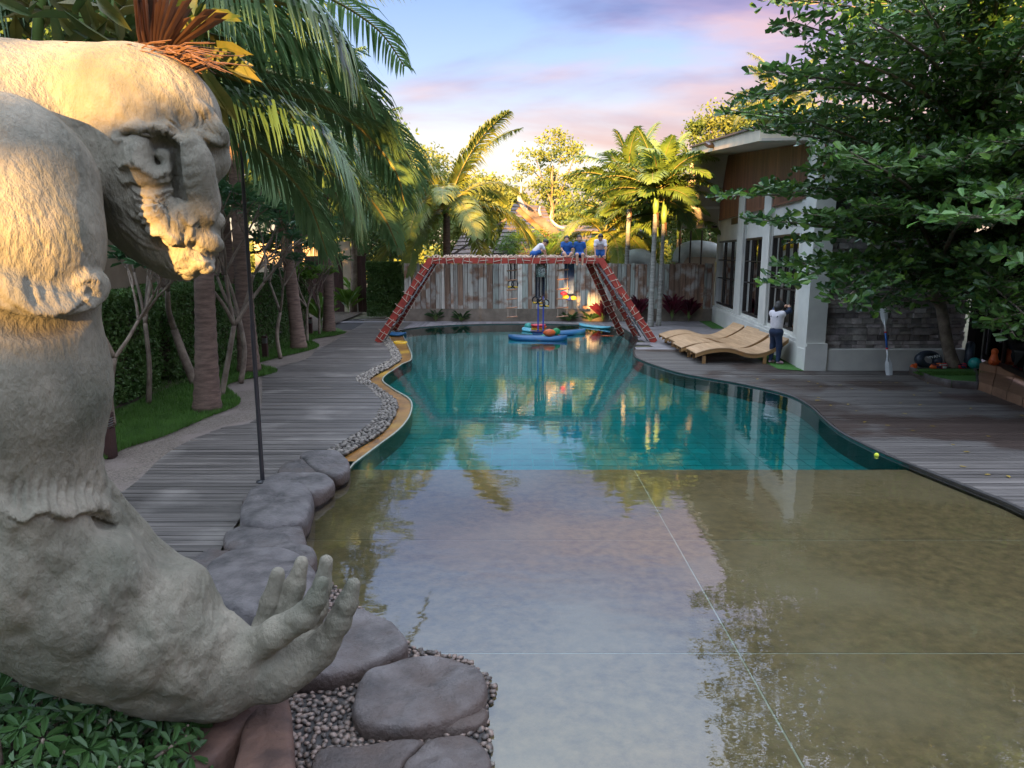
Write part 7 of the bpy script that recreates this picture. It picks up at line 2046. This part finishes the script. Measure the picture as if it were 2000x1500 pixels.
sitk = dict(pelvis=(0, 0, .06), waist=(0, 0, .14), chest=(0, .02, .28), neck=(0, .03, .365), head=(0, .045, .435), hipl=(-.05, 0, .06), hipr=(.05, 0, .06), knl=(-.10, .20, .09), knr=(.09, .21, .09), anl=(-.03, .22, .03), anr=(.05, .24, .02), tol=(.01, .27, .02), tor=(.1, .29, .02), shl=(-.09, .02, .33), shr=(.09, .02, .33), ell=(-.14, .05, .2), elr=(.13, .08, .2), wrl=(-.13, .08, .07), wrr=(.08, .17, .13), look=(.1, 1, 0))
fig((kx(1106), Yk + .05, seat), ks, R(185), sitk, 'child in royal blue shirt sitting cross legged left of the other blue shirt', dict(shirt=rblue_m, pants=rblue_m, sl=.55), grp='children on top of the red frame')
sit2 = dict(sitk); sit2.update(ell=(-.15, .0, .2), wrl=(-.17, .02, .05), elr=(.15, .02, .2), wrr=(.17, .03, .05), knl=(-.07, .2, .07), knr=(.07, .2, .07), anl=(-.06, .21, -.16), anr=(.07, .2, -.16), tol=(-.06, .27, -.18), tor=(.07, .26, -.18), head=(.01, .05, .45), chest=(0, .0, .29))
fig((kx(1131), Yk - .12, seat), ks, R(178), sit2, 'child in blue shirt sitting upright in the middle of the group on the beam', dict(shirt=rblue_m, pants=rblue_m, sl=.55), grp='children on top of the red frame')
kneel = dict(pelvis=(0, -.05, .17), waist=(0, -.02, .25), chest=(0, .07, .37), neck=(0, .11, .44), head=(0, .16, .495), hipl=(-.05, -.05, .16), hipr=(.05, -.05, .16), knl=(-.09, .06, .04), knr=(.09, .06, .04), anl=(-.08, -.14, .03), anr=(.08, -.14, .03), tol=(-.08, -.2, .02), tor=(.08, -.2, .02), shl=(-.1, .08, .4), shr=(.1, .08, .4), ell=(-.14, .14, .24), elr=(.14, .14, .24), wrl=(-.12, .19, .07), wrr=(.12, .19, .07), look=(0, 1, -.1))
fig((kx(1172), Yk + .05, seat - .02), ks, R(176), kneel, 'child in white polo leaning on both hands at the right end of the beam', dict(shirt=shirt_m, pants=rblue_m, sl=.6), grp='children on top of the red frame')

# =================================================================== THINGS BY THE POOL HOUSE
# two bladed paddle standing against the plinth
pd0 = G(1737, 733); pt = A(1725, 598, pd0[1] + .35)
u = norm(np.array(pt) - pd0); Lp = float(np.linalg.norm(np.array(pt) - pd0))
pad = root('paddle', tuple(pd0), 'white double bladed paddle with blue grip standing against the slate wall', 'paddle')
def at_(t): return pd0 + u * Lp * t
part('shaft', MB().tube([at_(.2), at_(.38)], .02, 8), white_p, pad, True); part('shaft', MB().tube([at_(.62), at_(.8)], .02, 8), white_p, pad, True)
part('grip', MB().tube([at_(.38), at_(.62)], .024, 8), pm('grip blue', (.02, .12, .42), (.015, .09, .34), 5, .4), pad, True)
for t in (.375, .61): part('collar', MB().tube([at_(t), at_(t + .02)], .03, 8), redp_m, pad, True)
for t0, t1, s_ in ((0, .27, 1), (1, .72, -1)):
    sdv = norm(np.cross(u, (0, 1., 0))); fwv = np.cross(sdv, u); n = 8; V = []
    for k in range(n + 1):
        q = k / n; w_ = .085 * (1 if q < .6 else 1 - (q - .6) / .4 * .75) * (.85 + .15 * min(1, q * 5)); c = at_(t0 + (t1 - t0) * q)
        V += [c - sdv * w_, c + fwv * -.018, c + sdv * w_, c + fwv * .006]
    F = [(k * 4 + j, k * 4 + (j + 1) % 4, k * 4 + 4 + (j + 1) % 4, k * 4 + 4 + j) for k in range(n) for j in range(4)] + [(0, 1, 2, 3), (n * 4 + 3, n * 4 + 2, n * 4 + 1, n * 4)]
    part('blade', MB().add(V, F), white_p, pad)
# planter kerb round the glossy tree
pk = root('tree_planter', tuple(G(1835, 735)), 'low stone edged planter round the glossy tree trunk', 'planter')
pp = [G(a, b, .14) for a, b in ((1776, 718), (1812, 735), (1860, 745), (1912, 748), (1910, 728), (1905, 718), (1840, 716))]
cpl = np.mean(pp, 0); cp_ = [np.array([p[0], p[1], 0]) for p in pp]
for i in range(len(pp)):
    a, b = cp_[i], cp_[(i + 1) % len(pp)]; L_ = np.linalg.norm(b - a); n = max(1, int(L_ / .38)); inn = np.array([cpl[0], cpl[1], 0])
    for k in range(n):
        p, q = a + (b - a) * k / n, a + (b - a) * ((k + .97) / n); ip, iq = p + (inn - p) * .09, q + (inn - q) * .09; h = .15 + rnd.uniform(-.015, .015)
        part('kerb_stone', MB().hexa([p - [0, 0, .03], q - [0, 0, .03], iq - [0, 0, .03], ip - [0, 0, .03]], [p + [0, 0, h], q + [0, 0, h], iq + [0, 0, h], ip + [0, 0, h]]), rock_m, pk)
inn_ = [p + (np.array([cpl[0], cpl[1], 0]) - p) * .085 for p in cp_]
part('turf_fill', MB().prism([p + [0, 0, -.02] for p in inn_], (0, 0, .14)), turf_m, pk)
V_ = blades(3500, lambda n: np.stack([cpl[0] + (rng.random(n) - .5) * 1.5, cpl[1] + (rng.random(n) - .5) * .35, np.full(n, .118)], 1), .05, .012, grass_m, 'grass', pk)
V_.location = -pk.location
def tyre(c, R0, r0, M, label):
    o = torus(c, R0, r0, M, 26, 10).build('swim_tube', pm('dark rubber' + label[:3], (.035, .045, .06), (.02, .028, .04), 4, .45) if 'dark rubber' + label[:3] not in MATS else MATS['dark rubber' + label[:3]], None, True); return T(o, label, 'swim tube', 'dark inflated tubes by the glossy tree')
t1 = A(1812, 714, TB[1] + .02); t1[2] = .30
tyre(t1, .19, .085, rotx(R(-62)) @ np.diag([1.35, 1, 1]) if False else rotx(R(-20)) @ rotz(R(10)) @ np.diag([1.25, 1.3, .8]), 'grey blue swim tube with pale print leaning left of the trunk')
t2 = A(1892, 704, TB[1] + .1); t2[2] = .38
tyre(t2, .25, .10, rotz(R(58)), 'upright dark swim tube leaning on the downpipe right of the trunk')
# pale lettering on the left tube
def text(body, size, loc, rot, mat, parent=None, name='lettering'):
    cu = bpy.data.curves.new(name, 'FONT'); cu.body = body; cu.size = size; cu.extrude = .002; cu.align_x = 'CENTER'
    cu.materials.append(mat); tmp = bpy.data.objects.new('tmp_text', cu); C.objects.link(tmp)
    dg = bpy.context.evaluated_depsgraph_get(); me = bpy.data.meshes.new_from_object(tmp.evaluated_get(dg)); bpy.data.objects.remove(tmp)
    o = link(name, me, parent); o.location = Vector(loc) - (parent.location if parent else Vector()); o.rotation_euler = rot; return o
tubes_ = [o for o in C.objects if o.name.startswith('swim_tube')]
tx_ = text('VIVAN', .1, (t1[0] + .04, t1[1] - .135, t1[2] + .06), (R(70), R(-12), 0), white_p, None); 
tx_.parent = tubes_[0]; tx_.location = Vector((t1[0] + .04, t1[1] - .15, t1[2] + .06)) - tubes_[0].location
def vest(px, py, label, mt, mt2, s_=.22, a=0.0):
    c = A(px, py, TB[1] - .12); c[2] = max(.16, c[2]); f = SDF(); M = rotz(a)
    f.ell(c, (s_ * .8, s_ * .4, .06), M, .03); f.ell(c + M @ np.array([s_ * .45, 0, .03]), (s_ * .4, s_ * .35, .05), M, .03); f.ell(c + M @ np.array([0, -.03, .04]), (s_ * .1, s_ * .5, .05), M, .015, 's')
    V, F = nets(f, c - .32, c + .32, .014); V[:, 2] += fbm(V * 9, 2) * .02
    o = link('life_vest', np_mesh('life_vest', V - c, F, mt, True)); o.location = c; T(o, label, 'life vest', 'life vests heaped in the planter')
    part('strap', MB().box(c + np.array([0, -s_ * .3, .055]), (s_ * 1.1, .03, .02), M), mt2, o); part('panel', MB().box(c + np.array([.03, -s_ * .36, .0]), (s_ * .5, .04, .05), M), mt2, o)
vest(1827, 717, 'orange and dark life vest in the grass between the left tube and trunk', orange_m, navy_m, .2); vest(1838, 722, 'red and white life vest touching the front of the trunk', redp_m, white_p, .18, .3)
vest(1784, 716, 'small orange life vest at the left tip of the planter', orange_m, orange_m, .1); vest(1876, 716, 'red life vest between trunk and upright tube', redp_m, navy_m, .15, -.3)
bb = A(1902, 728, TB[1] - .25); T(MB().lathe((bb[0], bb[1], .12 + .14), [(.01, -.14), (.08, -.115), (.13, -.05), (.14, 0), (.13, .05), (.08, .115), (.01, .14)], 16).build('beach_ball', teal_ball, None, True), 'teal and white ball at the right end of the planter', 'ball')
tb_ = A(1938, 728, 15.4); f = SDF(); tz = .35
f.cone((tb_[0], 15.4, tz + .06), (tb_[0], 15.4, tz + .2), .10, .06, .04); f.ell((tb_[0], 15.4, tz + .27), (.07, .07, .075), None, .02)
for s_ in (-1, 1): f.cone((tb_[0] + s_ * .06, 15.4, tz + .04), (tb_[0] + s_ * .11, 15.3, tz + .035), .05, .035, .02)
V, F = nets(f, (tb_[0] - .3, 15.0, tz - .06), (tb_[0] + .3, 15.8, tz + .42), .014)
o = link('orange_toy', np_mesh('orange_toy', V - tb_ * [1, 1, 0], F, orange_m, True)); o.location = (tb_[0], tb_[1], 0); T(o, 'small orange plastic toy standing on the tiled steps', 'toy')
# fallen leaves
P = []; 
for k in range(70):
    y = rnd.uniform(6.5, 15.5); x = float(f_right(y)) + rnd.uniform(.2, 5); P.append((x, y, .012))
V, F = leaf_arrays(P, rng.normal(size=(70, 3)) * [1, 1, .05], np.tile([0, 0, 1.], (70, 1)), .09, .045, .1, .0)
o = link('fallen_leaves', np_mesh('fallen_leaves', V, F, frondy_m)); o['kind'] = 'stuff'; o['label'] = 'scattered yellow fallen leaves on the right terrace'; o['category'] = 'leaves'
